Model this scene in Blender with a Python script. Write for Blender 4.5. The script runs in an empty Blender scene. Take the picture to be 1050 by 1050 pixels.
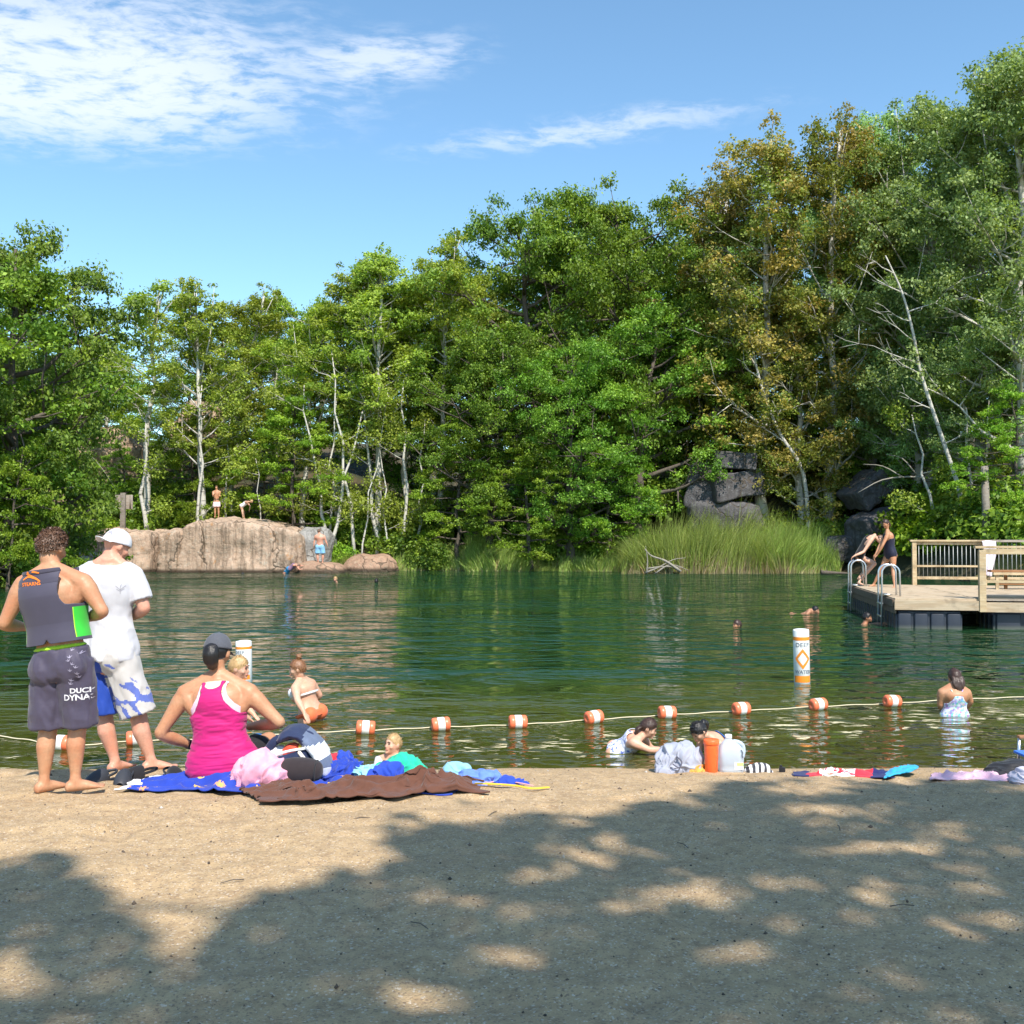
import bpy, bmesh, math, random
import numpy as np
from mathutils import Vector, Matrix, Quaternion
from mathutils.bvhtree import BVHTree
PI = math.pi
R = math.radians
rng = np.random.default_rng(7)
random.seed(7)
S = bpy.context.scene
C = S.collection
DG = bpy.context.evaluated_depsgraph_get

# ------------------------------------------------------------------ camera
CAMZ = 1.9
PITCH = math.atan(25 / 1050)
cam = bpy.data.cameras.new('camera')
cam.sensor_width = 36; cam.lens = 36; cam.clip_end = 3000; cam.clip_start = 0.05
camo = bpy.data.objects.new('camera', cam); C.objects.link(camo)
camo.location = (0, 0, CAMZ); camo.rotation_euler = (PI / 2 + PITCH, 0, 0)
S.camera = camo

def at(px, py, Y):
    """world point seen at photo pixel (px,py) lying Y metres in front"""
    a = (px - 525) / 1050; b = (525 - py) / 1050
    y = math.cos(PITCH) - math.sin(PITCH) * b
    z = math.sin(PITCH) + math.cos(PITCH) * b
    k = Y / y
    return Vector((a * k, Y, CAMZ + z * k))

# ------------------------------------------------------------------ numpy noise
def _h(ix, iy, iz, seed):
    n = (ix.astype(np.int64) * 374761393 + iy.astype(np.int64) * 668265263 + iz.astype(np.int64) * 2147483647 // 7 + seed * 974711) & 0xffffffff
    n = ((n ^ (n >> 13)) * 1274126177) & 0xffffffff
    n = ((n ^ (n >> 16)) * 2246822519) & 0xffffffff
    return ((n ^ (n >> 15)) & 0xffff) / 65535.0

def vnoise(x, y, z=0.0, seed=0):
    x = np.asarray(x, float); y = np.asarray(y, float); z = np.asarray(z, float) + np.zeros_like(x)
    x0 = np.floor(x); y0 = np.floor(y); z0 = np.floor(z)
    fx = x - x0; fy = y - y0; fz = z - z0
    fx = fx * fx * (3 - 2 * fx); fy = fy * fy * (3 - 2 * fy); fz = fz * fz * (3 - 2 * fz)
    r = 0
    for dz in (0, 1):
        for dy in (0, 1):
            for dx in (0, 1):
                w = (fx if dx else 1 - fx) * (fy if dy else 1 - fy) * (fz if dz else 1 - fz)
                r = r + w * _h(x0 + dx, y0 + dy, z0 + dz, seed)
    return r * 2 - 1

def fbm(x, y, z=0.0, oct=4, seed=0, gain=.5):
    r = 0; a = 1; f = 1
    for i in range(oct):
        r = r + a * vnoise(np.asarray(x) * f, np.asarray(y) * f, np.asarray(z) * f, seed + i * 17)
        a *= gain; f *= 2.03
    return r

# ------------------------------------------------------------------ object helpers
def tag(o, label=None, cat=None, group=None, kind=None):
    if label: o['label'] = label
    if cat: o['category'] = cat
    if group: o['group'] = group
    if kind: o['kind'] = kind
    return o

def empty(name, loc=(0, 0, 0), rz=0.0, label=None, cat=None, group=None):
    o = bpy.data.objects.new(name, None); C.objects.link(o)
    o.location = loc; o.rotation_euler = (0, 0, rz); o.empty_display_size = .2
    return tag(o, label, cat, group)

def link(name, me, m=None, parent=None, smooth=True, world=False):
    if m is not None:
        for mm in (m if isinstance(m, (list, tuple)) else [m]): me.materials.append(mm)
    if smooth: me.polygons.foreach_set('use_smooth', [True] * len(me.polygons))
    o = bpy.data.objects.new(name, me); C.objects.link(o)
    if parent is not None:
        o.parent = parent
        if world:      # mesh is in world coordinates although the parent is not at the origin
            o.matrix_parent_inverse = wm(parent).inverted()
    return o

def wm(o):
    m = Matrix.LocRotScale(o.location, o.rotation_euler, o.scale)
    if o.parent: m = wm(o.parent) @ o.matrix_parent_inverse @ m
    return m

def from_bm(name, bm, m=None, parent=None, smooth=True, world=False):
    me = bpy.data.meshes.new(name); bm.to_mesh(me); bm.free()
    return link(name, me, m, parent, smooth, world)

def np_mesh(name, V, F, attrs=None):
    """V (n,3), F (m,k) all faces with k corners"""
    me = bpy.data.meshes.new(name)
    V = np.asarray(V, np.float32); F = np.asarray(F, np.int32)
    n, k = F.shape
    me.vertices.add(len(V)); me.vertices.foreach_set('co', V.ravel())
    me.loops.add(n * k); me.loops.foreach_set('vertex_index', F.ravel())
    me.polygons.add(n)
    me.polygons.foreach_set('loop_start', np.arange(0, n * k, k, dtype=np.int32))
    me.update(calc_edges=True)
    if attrs:
        for an, (dom, arr) in attrs.items():
            a = me.attributes.new(an, 'FLOAT', dom); a.data.foreach_set('value', np.asarray(arr, np.float32))
    return me

def finish(o, remesh=0, smooth=0, solid=0, soff=1, sub=0):
    """apply modifiers to real mesh"""
    if solid:
        md = o.modifiers.new('s', 'SOLIDIFY'); md.thickness = solid; md.offset = soff
    if remesh:
        md = o.modifiers.new('r', 'REMESH'); md.mode = 'VOXEL'; md.voxel_size = remesh
    if smooth:
        md = o.modifiers.new('m', 'SMOOTH'); md.iterations = smooth; md.factor = .6
    if sub:
        md = o.modifiers.new('u', 'SUBSURF'); md.levels = sub; md.render_levels = sub
    mats = list(o.data.materials)
    me = bpy.data.meshes.new_from_object(o.evaluated_get(DG()))
    o.modifiers.clear()
    old = o.data; o.data = me
    me.name = old.name
    if not me.materials:
        for m in mats: me.materials.append(m)
    me.polygons.foreach_set('use_smooth', [True] * len(me.polygons)); me.update()
    return o

def verts(me):
    a = np.empty(len(me.vertices) * 3, np.float32); me.vertices.foreach_get('co', a); return a.reshape(-1, 3)
def setverts(me, V):
    me.vertices.foreach_set('co', np.asarray(V, np.float32).ravel()); me.update()
def vnormals(me):
    a = np.empty(len(me.vertices) * 3, np.float32); me.vertex_normals.foreach_get('vector', a); return a.reshape(-1, 3)
def displace(o, fn):
    me = o.data; V = verts(me); N = vnormals(me); setverts(me, V + N * fn(V)[:, None])

def frame(d, hint=Vector((0, 0, 1))):
    d = d.normalized()
    u = hint - d * hint.dot(d)
    if u.length < 1e-3: u = Vector((0, 1, 0)) - d * d.y
    if u.length < 1e-3: u = Vector((1, 0, 0))
    u.normalize(); return d.cross(u), u, d

def loft(bm, rings, n=16, cap=True):
    """rings: list of (centre, half-axis vector U, half-axis vector V)"""
    rows = []
    for c, U, V in rings:
        rows.append([bm.verts.new(c + U * math.cos(2 * PI * i / n) + V * math.sin(2 * PI * i / n)) for i in range(n)])
    for a, b in zip(rows, rows[1:]):
        for i in range(n):
            j = (i + 1) % n
            bm.faces.new((a[i], a[j], b[j], b[i]))
    if cap:
        bm.faces.new(rows[0][::-1]); bm.faces.new(rows[-1])
    return rows

def tube(bm, pts, rad, n=10, round_=True, flat=1.0, hint=Vector((0, 0, 1))):
    pts = [Vector(p) for p in pts]
    if isinstance(rad, (int, float)): rad = [rad] * len(pts)
    rings = []; u = None
    for i, p in enumerate(pts):
        d = (pts[min(i + 1, len(pts) - 1)] - pts[max(i - 1, 0)])
        if d.length < 1e-9: d = Vector((0, 0, 1))
        d.normalize()
        if u is None: r_, u, _ = frame(d, hint)
        u = (u - d * u.dot(d)); u.normalize(); r_ = d.cross(u)
        if i == 0 and round_:
            rings.append((p - d * rad[0] * .75, r_ * rad[0] * .45, u * rad[0] * .45 * flat))
            rings.append((p - d * rad[0] * .4, r_ * rad[0] * .85, u * rad[0] * .85 * flat))
        rings.append((p, r_ * rad[i], u * rad[i] * flat))
        if i == len(pts) - 1 and round_:
            rings.append((p + d * rad[i] * .4, r_ * rad[i] * .85, u * rad[i] * .85 * flat))
            rings.append((p + d * rad[i] * .75, r_ * rad[i] * .45, u * rad[i] * .45 * flat))
    loft(bm, rings, n)

def smooth_pts(pts, k=4):
    pts = [Vector(p) for p in pts]; out = []
    P = [pts[0] * 2 - pts[1]] + pts + [pts[-1] * 2 - pts[-2]]
    for i in range(1, len(P) - 2):
        a, b, c, d = P[i - 1:i + 3]
        for j in range(k):
            t = j / k
            out.append(.5 * ((2 * b) + (c - a) * t + (2 * a - 5 * b + 4 * c - d) * t * t + (3 * b - a - 3 * c + d) * t ** 3))
    out.append(pts[-1]); return out

def box(bm, c, s, rot=None, bev=0.0):
    c = Vector(c)
    r = bmesh.ops.create_cube(bm, size=1, matrix=Matrix.Translation(c) @ (rot.to_4x4() if rot else Matrix()) @ Matrix.Diagonal((s[0], s[1], s[2], 1)))
    if bev:
        es = list({e for v in r['verts'] for e in v.link_edges})
        bmesh.ops.bevel(bm, geom=es, offset=bev, segments=2, affect='EDGES', profile=.6)

def ball(bm, c, s, rot=None, u=16, v=10):
    return bmesh.ops.create_uvsphere(bm, u_segments=u, v_segments=v, radius=1, matrix=Matrix.Translation(Vector(c)) @ (rot.to_4x4() if rot else Matrix()) @ Matrix.Diagonal((s[0], s[1], s[2], 1)))['verts']

def lathe(bm, prof, n=24, M=Matrix()):
    rows = []
    for r, z in prof:
        rows.append([bm.verts.new(M @ Vector((max(r, 1e-4) * math.cos(2 * PI * i / n), max(r, 1e-4) * math.sin(2 * PI * i / n), z))) for i in range(n)])
    for a, b in zip(rows, rows[1:]):
        for i in range(n):
            j = (i + 1) % n; bm.faces.new((a[i], a[j], b[j], b[i]))
    bm.faces.new(rows[0][::-1]); bm.faces.new(rows[-1])

# ------------------------------------------------------------------ material helpers
class NT:
    def __init__(s, name):
        s.m = bpy.data.materials.new(name); s.m.use_nodes = True; s.t = s.m.node_tree; s.t.nodes.clear()
        s.out = s.t.nodes.new('ShaderNodeOutputMaterial')
    def n(s, typ, props=None, **inp):
        nd = s.t.nodes.new('ShaderNode' + typ)
        for k, v in (props or {}).items(): setattr(nd, k, v)
        for k, v in inp.items():
            k = k.replace('_', ' ')
            sock = nd.inputs[int(k[1:])] if k[0] == 'i' and k[1:].isdigit() else nd.inputs[k]
            s.set(sock, v)
        return nd
    def set(s, sock, v):
        if isinstance(v, bpy.types.NodeSocket): s.t.links.new(v, sock)
        elif isinstance(v, bpy.types.Node): s.t.links.new(v.outputs[0], sock)
        else:
            if isinstance(v, (tuple, list)) and len(v) == 3 and sock.type == 'RGBA': v = (*v, 1)
            sock.default_value = v
    def math(s, op, a, b=0.0, c=0.0): return s.n('Math', {'operation': op}, i0=a, i1=b, i2=c).outputs[0]
    def mix(s, f, a, b, bt='MIX'):
        nd = s.t.nodes.new('ShaderNodeMix'); nd.data_type = 'RGBA'; nd.blend_type = bt
        s.set(nd.inputs[0], f); s.set(nd.inputs[6], a); s.set(nd.inputs[7], b); return nd.outputs[2]
    def ramp(s, f, stops):
        nd = s.t.nodes.new('ShaderNodeValToRGB'); s.set(nd.inputs[0], f)
        e = nd.color_ramp.elements
        while len(e) < len(stops): e.new(.5)
        for el, (p, c) in zip(e, stops): el.position = p; el.color = (*c, 1) if len(c) == 3 else c
        return nd.outputs[0]
    def smooth(s, v, a, b):
        nd = s.n('MapRange', {'interpolation_type': 'SMOOTHSTEP'}, i0=v, i1=a, i2=b, i3=0.0, i4=1.0); return nd.outputs[0]
    def coord(s, kind='Object', scale=None):
        c = s.n('TexCoord').outputs[kind]
        if scale is not None:
            mp = s.n('Mapping', None, Vector=c); mp.inputs['Scale'].default_value = scale; c = mp.outputs[0]
        return c
    def noise(s, vec, scale, detail=3.0, rough=.5, dist=0.0):
        return s.n('TexNoise', None, Vector=vec, Scale=scale, Detail=detail, Roughness=rough, Distortion=dist).outputs[0]
    def bump(s, h, dist, strength=1.0, normal=None):
        nd = s.n('Bump', None, Height=h, Distance=dist, Strength=strength)
        if normal is not None: s.set(nd.inputs['Normal'], normal)
        return nd.outputs[0]
    def pr(s, col, rough=.6, normal=None, **k):
        nd = s.n('BsdfPrincipled', None, **{'Base_Color': col, 'Roughness': rough})
        if normal is not None: s.set(nd.inputs['Normal'], normal)
        for kk, v in k.items(): s.set(nd.inputs[kk.replace('_', ' ')], v)
        return nd.outputs[0]
    def done(s, sh): s.set(s.out.inputs[0], sh); return s.m

_mc = {}
def fabric(name, col, rough=.85, var=.25, scale=30, bump=.002):
    if name in _mc: return _mc[name]
    t = NT(name); co = t.coord('Object')
    nz = t.noise(co, scale, 4, .6)
    c2 = tuple(min(1, c * (1 + var)) for c in col); c1 = tuple(c * (1 - var) for c in col)
    c = t.mix(nz, c1, c2)
    fine = t.noise(co, 420, 2, .6)
    big = t.noise(co, scale * .8, 4, .6)
    h = t.math('MULTIPLY_ADD', fine, .25, big)
    _mc[name] = t.done(t.pr(c, rough, t.bump(h, bump, 1.0), Sheen_Weight=.15, Specular_IOR_Level=.3)); return _mc[name]

def plain(name, col, rough=.5, metal=0.0, var=.08, scale=8, **k):
    if name in _mc: return _mc[name]
    t = NT(name); co = t.coord('Object'); nz = t.noise(co, scale, 5, .6)
    c = t.mix(nz, tuple(x * (1 - var) for x in col), tuple(min(1, x * (1 + var)) for x in col))
    _mc[name] = t.done(t.pr(c, rough, t.bump(nz, .001), Metallic=metal, **k)); return _mc[name]

def skin(name, col):
    if name in _mc: return _mc[name]
    t = NT(name); co = t.coord('Object')
    nz = t.noise(co, 9, 4, .6); n2 = t.noise(co, 60, 3, .6)
    red = (col[0] * 1.0, col[1] * .80, col[2] * .74)
    c = t.mix(t.smooth(nz, .35, .7), col, red)
    c = t.mix(t.math('MULTIPLY', t.smooth(n2, .35, .7), .35), c, tuple(x * .62 for x in col)); c = t.mix(t.math('MULTIPLY', t.smooth(t.noise(co, 3.5, 3, .5), .45, .65), .3), c, (col[0] * .8, col[1] * .66, col[2] * .55))
    _mc[name] = t.done(t.pr(c, .48, t.bump(n2, .0015), Specular_IOR_Level=.4)); return _mc[name]

# ------------------------------------------------------------------ light
SUN_AZ = R(19)      # from behind the camera (-Y) towards +X
SUN_EL = R(51)
sunv = Vector((math.sin(SUN_AZ) * math.cos(SUN_EL), -math.cos(SUN_AZ) * math.cos(SUN_EL), math.sin(SUN_EL)))
sd = bpy.data.lights.new('sun', 'SUN'); sd.energy = 4.6; sd.angle = R(.53); sd.color = (1, .94, .85)
so = bpy.data.objects.new('sun', sd); C.objects.link(so)
so.rotation_euler = sunv.to_track_quat('Z', 'Y').to_euler(); so.location = sunv * 60

w = bpy.data.worlds.new('World'); S.world = w; w.use_nodes = True
wt = w.node_tree; wt.nodes.clear()
class WT(NT):
    def __init__(s, t): s.t = t; s.out = t.nodes.new('ShaderNodeOutputWorld')
q = WT(wt)
sky = q.n('TexSky', {'sky_type': 'NISHITA', 'sun_disc': False, 'sun_elevation': SUN_EL, 'sun_rotation': math.atan2(sunv.x, sunv.y),
                     'altitude': 200.0, 'air_density': 1.0, 'dust_density': .35, 'ozone_density': 3.0})
gen = q.n('TexCoord').outputs['Generated']
sp = q.n('SeparateXYZ', None, Vector=gen)
zz = q.math('MAXIMUM', sp.outputs[2], .03)
cx = q.math('DIVIDE', sp.outputs[0], zz); cy = q.math('DIVIDE', sp.outputs[1], zz)
pl = q.n('CombineXYZ', None, X=cx, Y=cy, Z=0.0).outputs[0]
wob = q.n('TexNoise', None, Vector=pl, Scale=1.3, Detail=4.0, Roughness=.6).outputs['Color']
wobv = q.n('VectorMath', {'operation': 'SCALE'}, i0=q.n('VectorMath', {'operation': 'SUBTRACT'}, i0=wob, i1=(.5, .5, .5)).outputs[0], Scale=.30).outputs[0]
plw = q.n('VectorMath', {'operation': 'ADD'}, i0=pl, i1=wobv).outputs[0]
def blob(c, r, rot, lo=1.0, hi=.35):
    mp = q.n('Mapping', {'vector_type': 'TEXTURE'}, Vector=plw)
    mp.inputs['Location'].default_value = (c[0], c[1], 0); mp.inputs['Rotation'].default_value = (0, 0, rot); mp.inputs['Scale'].default_value = (r[0], r[1], 1)
    ln = q.n('VectorMath', {'operation': 'LENGTH'}, i0=mp.outputs[0]).outputs['Value']
    return q.smooth(ln, lo, hi)
cov = blob((-1.02, 2.20), (.96, .64), R(-2), 1.0, .25)
cov = q.math('MAXIMUM', cov, q.math('MULTIPLY', blob((-.3, 2.15), (.35, .22), R(-30), 1.0, .2), .8))
cov = q.math('MAXIMUM', cov, q.math('MULTIPLY', blob((.17, 2.50), (.66, .13), R(-20), 1.0, .1), .66))
cov = q.math('MAXIMUM', cov, q.math('MULTIPLY', blob((2.4, -1.6), (1.6, 1.1), R(20), 1.0, .3), .6))
cov = q.math('MAXIMUM', cov, q.math('MULTIPLY', blob((-3.2, -1.4), (1.5, .8), R(-20), 1.0, .3), .6))
fine = q.n('TexNoise', None, Vector=q.n('Mapping', None, Vector=plw, Scale=(1.0, 1.35, 1.0)).outputs[0], Scale=12.0, Detail=9.0, Roughness=.62).outputs[0]
dens = q.math('MULTIPLY', cov, q.smooth(q.math('ADD', fine, q.math('MULTIPLY', cov, .20)), .44, .76))
dens = q.math('MULTIPLY', dens, .78)
hz = q.smooth(sp.outputs[2], .42, .0)
skyc = q.mix(q.math('MULTIPLY', hz, .0), sky.outputs[0], (8.0, 9.5, 11.0))
skyt = q.mix(1.0, skyc, (.93, 1.09, 1.05), 'MULTIPLY')
cc = q.mix(dens, skyt, (4.6, 4.9, 5.4))
bg = q.n('Background', None, Color=cc, Strength=.15)
q.set(q.out.inputs[0], bg.outputs[0])
S.view_settings.view_transform = 'Standard'; S.view_settings.look = 'None'
S.view_settings.exposure = 0.62; S.view_settings.gamma = 1
S.cycles.max_bounces = 5; S.cycles.diffuse_bounces = 3; S.cycles.glossy_bounces = 2
S.cycles.transparent_max_bounces = 8; S.cycles.transmission_bounces = 5
S.cycles.caustics_reflective = False; S.cycles.caustics_refractive = False
S.cycles.use_adaptive_sampling = True; S.cycles.adaptive_threshold = .02
S.cycles.use_denoising = True

# ------------------------------------------------------------------ terrain
SHORE = np.array([(-160, 4), (-60, 9), (-36, 14), (-31, 25), (-28, 36), (-25.5, 44), (-23.5, 53), (-21, 55.5), (-12, 56.5), (-9, 56.5), (-4, 57), (4, 57), (6.5, 55), (16.6, 54), (17.8, 50), (19, 46), (20.5, 42), (22.5, 35), (25, 28), (27.5, 18), (31, 11), (60, 8), (160, 4)], float)
def sdist(X, Y):
    best = np.full(X.shape, 1e9); sg = np.zeros(X.shape)
    for (ax, ay), (bx, by) in zip(SHORE, SHORE[1:]):
        dx, dy = bx - ax, by - ay
        t = np.clip(((X - ax) * dx + (Y - ay) * dy) / (dx * dx + dy * dy), 0, 1)
        ex, ey = X - ax - t * dx, Y - ay - t * dy
        d = np.hypot(ex, ey); cr = dx * (Y - ay) - dy * (X - ax)
        up = d < best - 1e-9
        sg = np.where(up, np.sign(cr), sg); best = np.where(up, d, best)
    return best * sg
def terr(X, Y, detail=True):
    X = np.asarray(X, float); Y = np.asarray(Y, float)
    Yn = Y + (vnoise(X * .9, Y * .2, 0, 71) * .10 + vnoise(X * 3.1, Y * .4, 0, 72) * .035) * np.clip((Y - 7.6) / .6, 0, 1)
    zb = np.interp(Yn, [-50, 0, 4.6, 5.6, 6.3, 7.0, 7.6, 8.4, 9.2, 11, 14, 20, 26, 400], [.55, .42, .40, .375, .33, .262, .178, 0, -.2, -.62, -1.2, -2.2, -3, -3])
    s = sdist(X, Y)
    nz = fbm(X * .13, Y * .13, 0, 3, 5)
    s2 = s + nz * .8
    right = np.clip((X - 2) / 8, 0, 1); left = np.clip((-X - 6) / 8, 0, 1)
    mid = [0, .9, 1.5, 2.2, 3.4, 6, 12]; rt = [0, 1.2, 3.2, 4.8, 6.2, 9, 14]; lf = [0, .8, 1.8, 2.8, 4.5, 9, 14]
    sx = [0, 1.5, 5, 8, 14, 30, 80]
    zf = np.interp(s2, sx, mid) * (1 - right) * (1 - left) + np.interp(s2, sx, rt) * right + np.interp(s2, sx, lf) * left
    zf = np.where(s2 < 0, np.maximum(s2 * .8, -3), zf)
    zf = zf + np.where(s2 > 2, nz * .6, 0)
    z = np.where(Y < 8.4, np.where(s > 0, np.maximum(zb, np.minimum(zf, 3) * np.clip(s / 6, 0, 1) + zb), zb), np.maximum(zb, zf))
    if detail:
        wet = np.clip((8.3 - Y) / 1.0, 0, 1)
        lump = fbm(X * 1.1, Y * 1.1, 0, 4, 3) * .012 + fbm(X * 4.6, Y * 4.6, 0, 3, 9) * .012 + fbm(X * 13, Y * 13, 0, 2, 19) * .0045
        foot = np.clip(vnoise(X * 4.4, Y * 3.6, 0, 31) - .35, 0, .4) * -.055
        z = z + np.where(Y < 9.4, (lump + foot) * wet, 0)
    return z
def tz(x, y): return float(terr(np.array([x]), np.array([y]), False)[0])
def on_sand(px, py):
    """beach point seen at the pixel"""
    Ys = 2.8 + np.arange(420) * .015; P = [at(px, py, float(Y)) for Y in (2.8, 9.1)]
    f = (Ys - 2.8) / 6.3; xx = P[0].x + (P[1].x - P[0].x) * f; zl = P[0].z + (P[1].z - P[0].z) * f
    hit = np.nonzero(zl <= terr(xx, Ys, False))[0]; k = int(hit[0]) if len(hit) else 419
    p = Vector((xx[k], Ys[k], 0))
    return Vector((p.x, p.y, tz(p.x, p.y)))

xs = np.unique(np.round(np.concatenate([np.linspace(-300, -60, 13), np.linspace(-60, -6, 46), np.linspace(-6, 6.5, 480), np.linspace(6.5, 60, 46), np.linspace(60, 300, 13)]), 4))
ys1 = np.unique(np.round(np.concatenate([np.linspace(-60, 0, 16), np.linspace(0, 2.6, 14), np.linspace(2.6, 9.0, 250)]), 4))
ys2 = np.linspace(9.0, 44, 60)
ys3 = np.unique(np.round(np.concatenate([np.linspace(44, 100, 113), np.linspace(100, 400, 20)]), 4))
xs2 = xs[::1] if False else np.unique(np.round(np.concatenate([np.linspace(-300, -60, 13), np.linspace(-60, 60, 200), np.linspace(60, 300, 13)]), 4))
def sheet(name, X, Y, m):
    gx, gy = np.meshgrid(X, Y); z = terr(gx, gy)
    V = np.stack([gx, gy, z], -1).reshape(-1, 3); nx = len(X); ny = len(Y)
    i = np.arange((ny - 1) * (nx - 1)); r = i // (nx - 1); c = i % (nx - 1)
    F = np.stack([r * nx + c, r * nx + c + 1, (r + 1) * nx + c + 1, (r + 1) * nx + c], -1)
    o = link(name, np_mesh(name, V, F), m); tag(o, kind='structure'); return o

# sand
t = NT('sand'); co = t.coord('Object'); sx_ = t.n('SeparateXYZ', None, Vector=co)
big = t.noise(co, 1.6, 4, .6); md_ = t.noise(co, 14, 4, .65); fn = t.noise(co, 140, 3, .7)
vor = t.n('TexVoronoi', None, Vector=co, Scale=130.0); vd = vor.outputs['Distance']; vc = vor.outputs['Color']
col = t.mix(big, (.47, .320, .170), (.56, .400, .232))
col = t.mix(t.smooth(md_, .42, .75), col, (.37, .25, .14))
gr = t.n('SeparateColor', None, Color=vc).outputs[0]
col = t.mix(t.math('MULTIPLY', t.smooth(gr, .84, .95), .6), col, (.20, .14, .10))
col = t.mix(t.math('MULTIPLY', t.smooth(gr, .12, .02), .7), col, (.68, .58, .46))
col = t.mix(t.math('MULTIPLY', t.smooth(fn, .52, .75), .5), col, (.24, .17, .11))
wet = t.smooth(sx_.outputs[2], .075, .01)
col = t.mix(t.math('MULTIPLY', wet, .75), col, (.13, .095, .05))
h = t.math('ADD', t.math('MULTIPLY', fn, .8), t.math('MULTIPLY', md_, 1.2)); h = t.math('SUBTRACT', h, t.math('MULTIPLY', vd, .9))
M_SAND = t.done(t.pr(col, t.math('MULTIPLY_ADD', wet, -.4, .95), t.bump(h, .007, .9), Specular_IOR_Level=.25))
# lake bed
t = NT('lake_bed'); co = t.coord('Object'); sx_ = t.n('SeparateXYZ', None, Vector=co)
nz = t.noise(co, .9, 4, .6); n2 = t.noise(co, 7, 4, .7)
c1 = t.mix(n2, (.24, .20, .06), (.36, .29, .10))
col = t.mix(t.smooth(t.math('MULTIPLY_ADD', nz, .7, sx_.outputs[2]), .1, -2.0), c1, (.030, .060, .020))
M_BED = t.done(t.pr(col, .9, t.bump(n2, .03)))
# forest floor
t = NT('forest_floor'); co = t.coord('Object')
nz = t.noise(co, .5, 5, .65); n2 = t.noise(co, 5, 5, .7)
col = t.mix(t.smooth(nz, .4, .62), (.045, .050, .018), (.13, .085, .045)); col = t.mix(t.math('MULTIPLY', n2, .6), col, (.03, .04, .012))
M_FLOOR = t.done(t.pr(col, .95, t.bump(n2, .2)))
sheet('sand_beach', xs, ys1, M_SAND)
sheet('lake_bed', xs, ys2, M_BED)
sheet('forest_ground', xs, ys3, M_FLOOR)

# ------------------------------------------------------------------ water
t = NT('lake_water'); co = t.coord('Object')
def wn(scx, scy, sc, det, rough=.55, dist=0.0):
    mp = t.n('Mapping', None, Vector=co, Scale=(scx, scy, 1.0)).outputs[0]; return t.noise(mp, sc, det, rough, dist)
wA = wn(.55, 1.0, 1.7, 2, .5, .6); wB = wn(.6, 1.0, 5.2, 2, .5, .4); wC = wn(.7, 1.0, 15, 2, .5)
wD = wn(.60, 1.0, 1.25, 2, .5, .6); syw = t.n('SeparateXYZ', None, Vector=co).outputs[1]
gust = t.smooth(wn(.3, 1.0, .16, 2), .35, .65)
h = t.math('ADD', t.math('MULTIPLY', wA, t.math('MULTIPLY_ADD', t.smooth(syw, 8.0, 15.0), .060, .060)), t.math('MULTIPLY', wB, .036)); h = t.math('ADD', h, t.math('MULTIPLY', wC, .0045)); h = t.math('ADD', h, t.math('MULTIPLY', wD, t.math('MULTIPLY', t.smooth(syw, 10.0, 15.0), .36)))
h = t.math('MULTIPLY', h, t.math('MULTIPLY_ADD', gust, .85, .45))
nrm = t.bump(h, 1.0, 1.0)
fr = t.n('Fresnel', None, IOR=1.33, Normal=nrm).outputs[0]
gl = t.n('BsdfGlossy', None, Color=(.97, 1.0, 1.0), Roughness=.015, Normal=nrm).outputs[0]
tr = t.n('BsdfTransparent', None, Color=(.80, .86, .52)).outputs[0]
sy = t.n('SeparateXYZ', None, Vector=co).outputs[1]
bn = t.noise(co, .5, 3, .6)
bc = t.mix(t.smooth(t.math('MULTIPLY_ADD', bn, 4.0, sy), 9.0, 17.5), (.125, .125, .024), (.010, .040, .015))
body = t.n('BsdfDiffuse', None, Color=bc, Normal=nrm).outputs[0]
turb = t.math('MULTIPLY_ADD', t.smooth(sy, 8.4, 14.0), .55, .40)
under = t.n('MixShader', None, i0=turb, i1=tr, i2=body).outputs[0]
M_WATER = t.done(t.n('MixShader', None, i0=fr, i1=under, i2=gl).outputs[0])
bm = bmesh.new(); bmesh.ops.create_grid(bm, x_segments=1, y_segments=1, size=1)
for v in bm.verts: v.co = Vector((v.co.x * 110, 8.0 + (v.co.y + 1) * 40, 0))
wo = from_bm('lake_water', bm, M_WATER); tag(wo, kind='structure')
# ------------------------------------------------------------------ trees
def leaf_mat(name, cA, cB, trans=.35, h0=.474):
    t = NT(name)
    hue = t.n('Attribute', {'attribute_name': 'hue'}).outputs['Fac']; val = t.n('Attribute', {'attribute_name': 'val'}).outputs['Fac']
    rnd = t.n('ObjectInfo').outputs['Random']
    c = t.mix(hue, cA, cB)
    c = t.mix(1.0, c, t.n('CombineColor', None, Red=t.math('MULTIPLY_ADD', val, .9, .55), Green=t.math('MULTIPLY_ADD', val, .8, .6), Blue=t.math('MULTIPLY_ADD', val, .8, .6)).outputs[0], 'MULTIPLY')
    hs = t.n('HueSaturation', None, Hue=t.math('MULTIPLY_ADD', rnd, .028, h0), Saturation=1.0, Value=t.math('MULTIPLY_ADD', rnd, .4, .82), Color=c).outputs[0]
    p = t.pr(hs, .52, Specular_IOR_Level=.35)
    tr = t.n('BsdfTranslucent', None, Color=t.mix(1.0, hs, (1.25, 1.25, .45), 'MULTIPLY')).outputs[0]
    return t.done(t.n('MixShader', None, i0=trans, i1=p, i2=tr).outputs[0])
L_OAK = leaf_mat('oak_leaf', (.110, .240, .026), (.235, .39, .045))
L_BIRCH = leaf_mat('birch_leaf', (.20, .31, .040), (.35, .43, .065), .42)
L_MAPLE = leaf_mat('maple_leaf', (.145, .30, .022), (.26, .42, .036), .4)
L_RUST = leaf_mat('turning_birch_leaf', (.18, .26, .040), (.39, .315, .070), .35)
L_POP = leaf_mat('poplar_leaf', (.23, .36, .115), (.36, .48, .17), .38, .487)
L_SHRUB = leaf_mat('shrub_leaf', (.095, .19, .022), (.21, .32, .036), .35)
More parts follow.
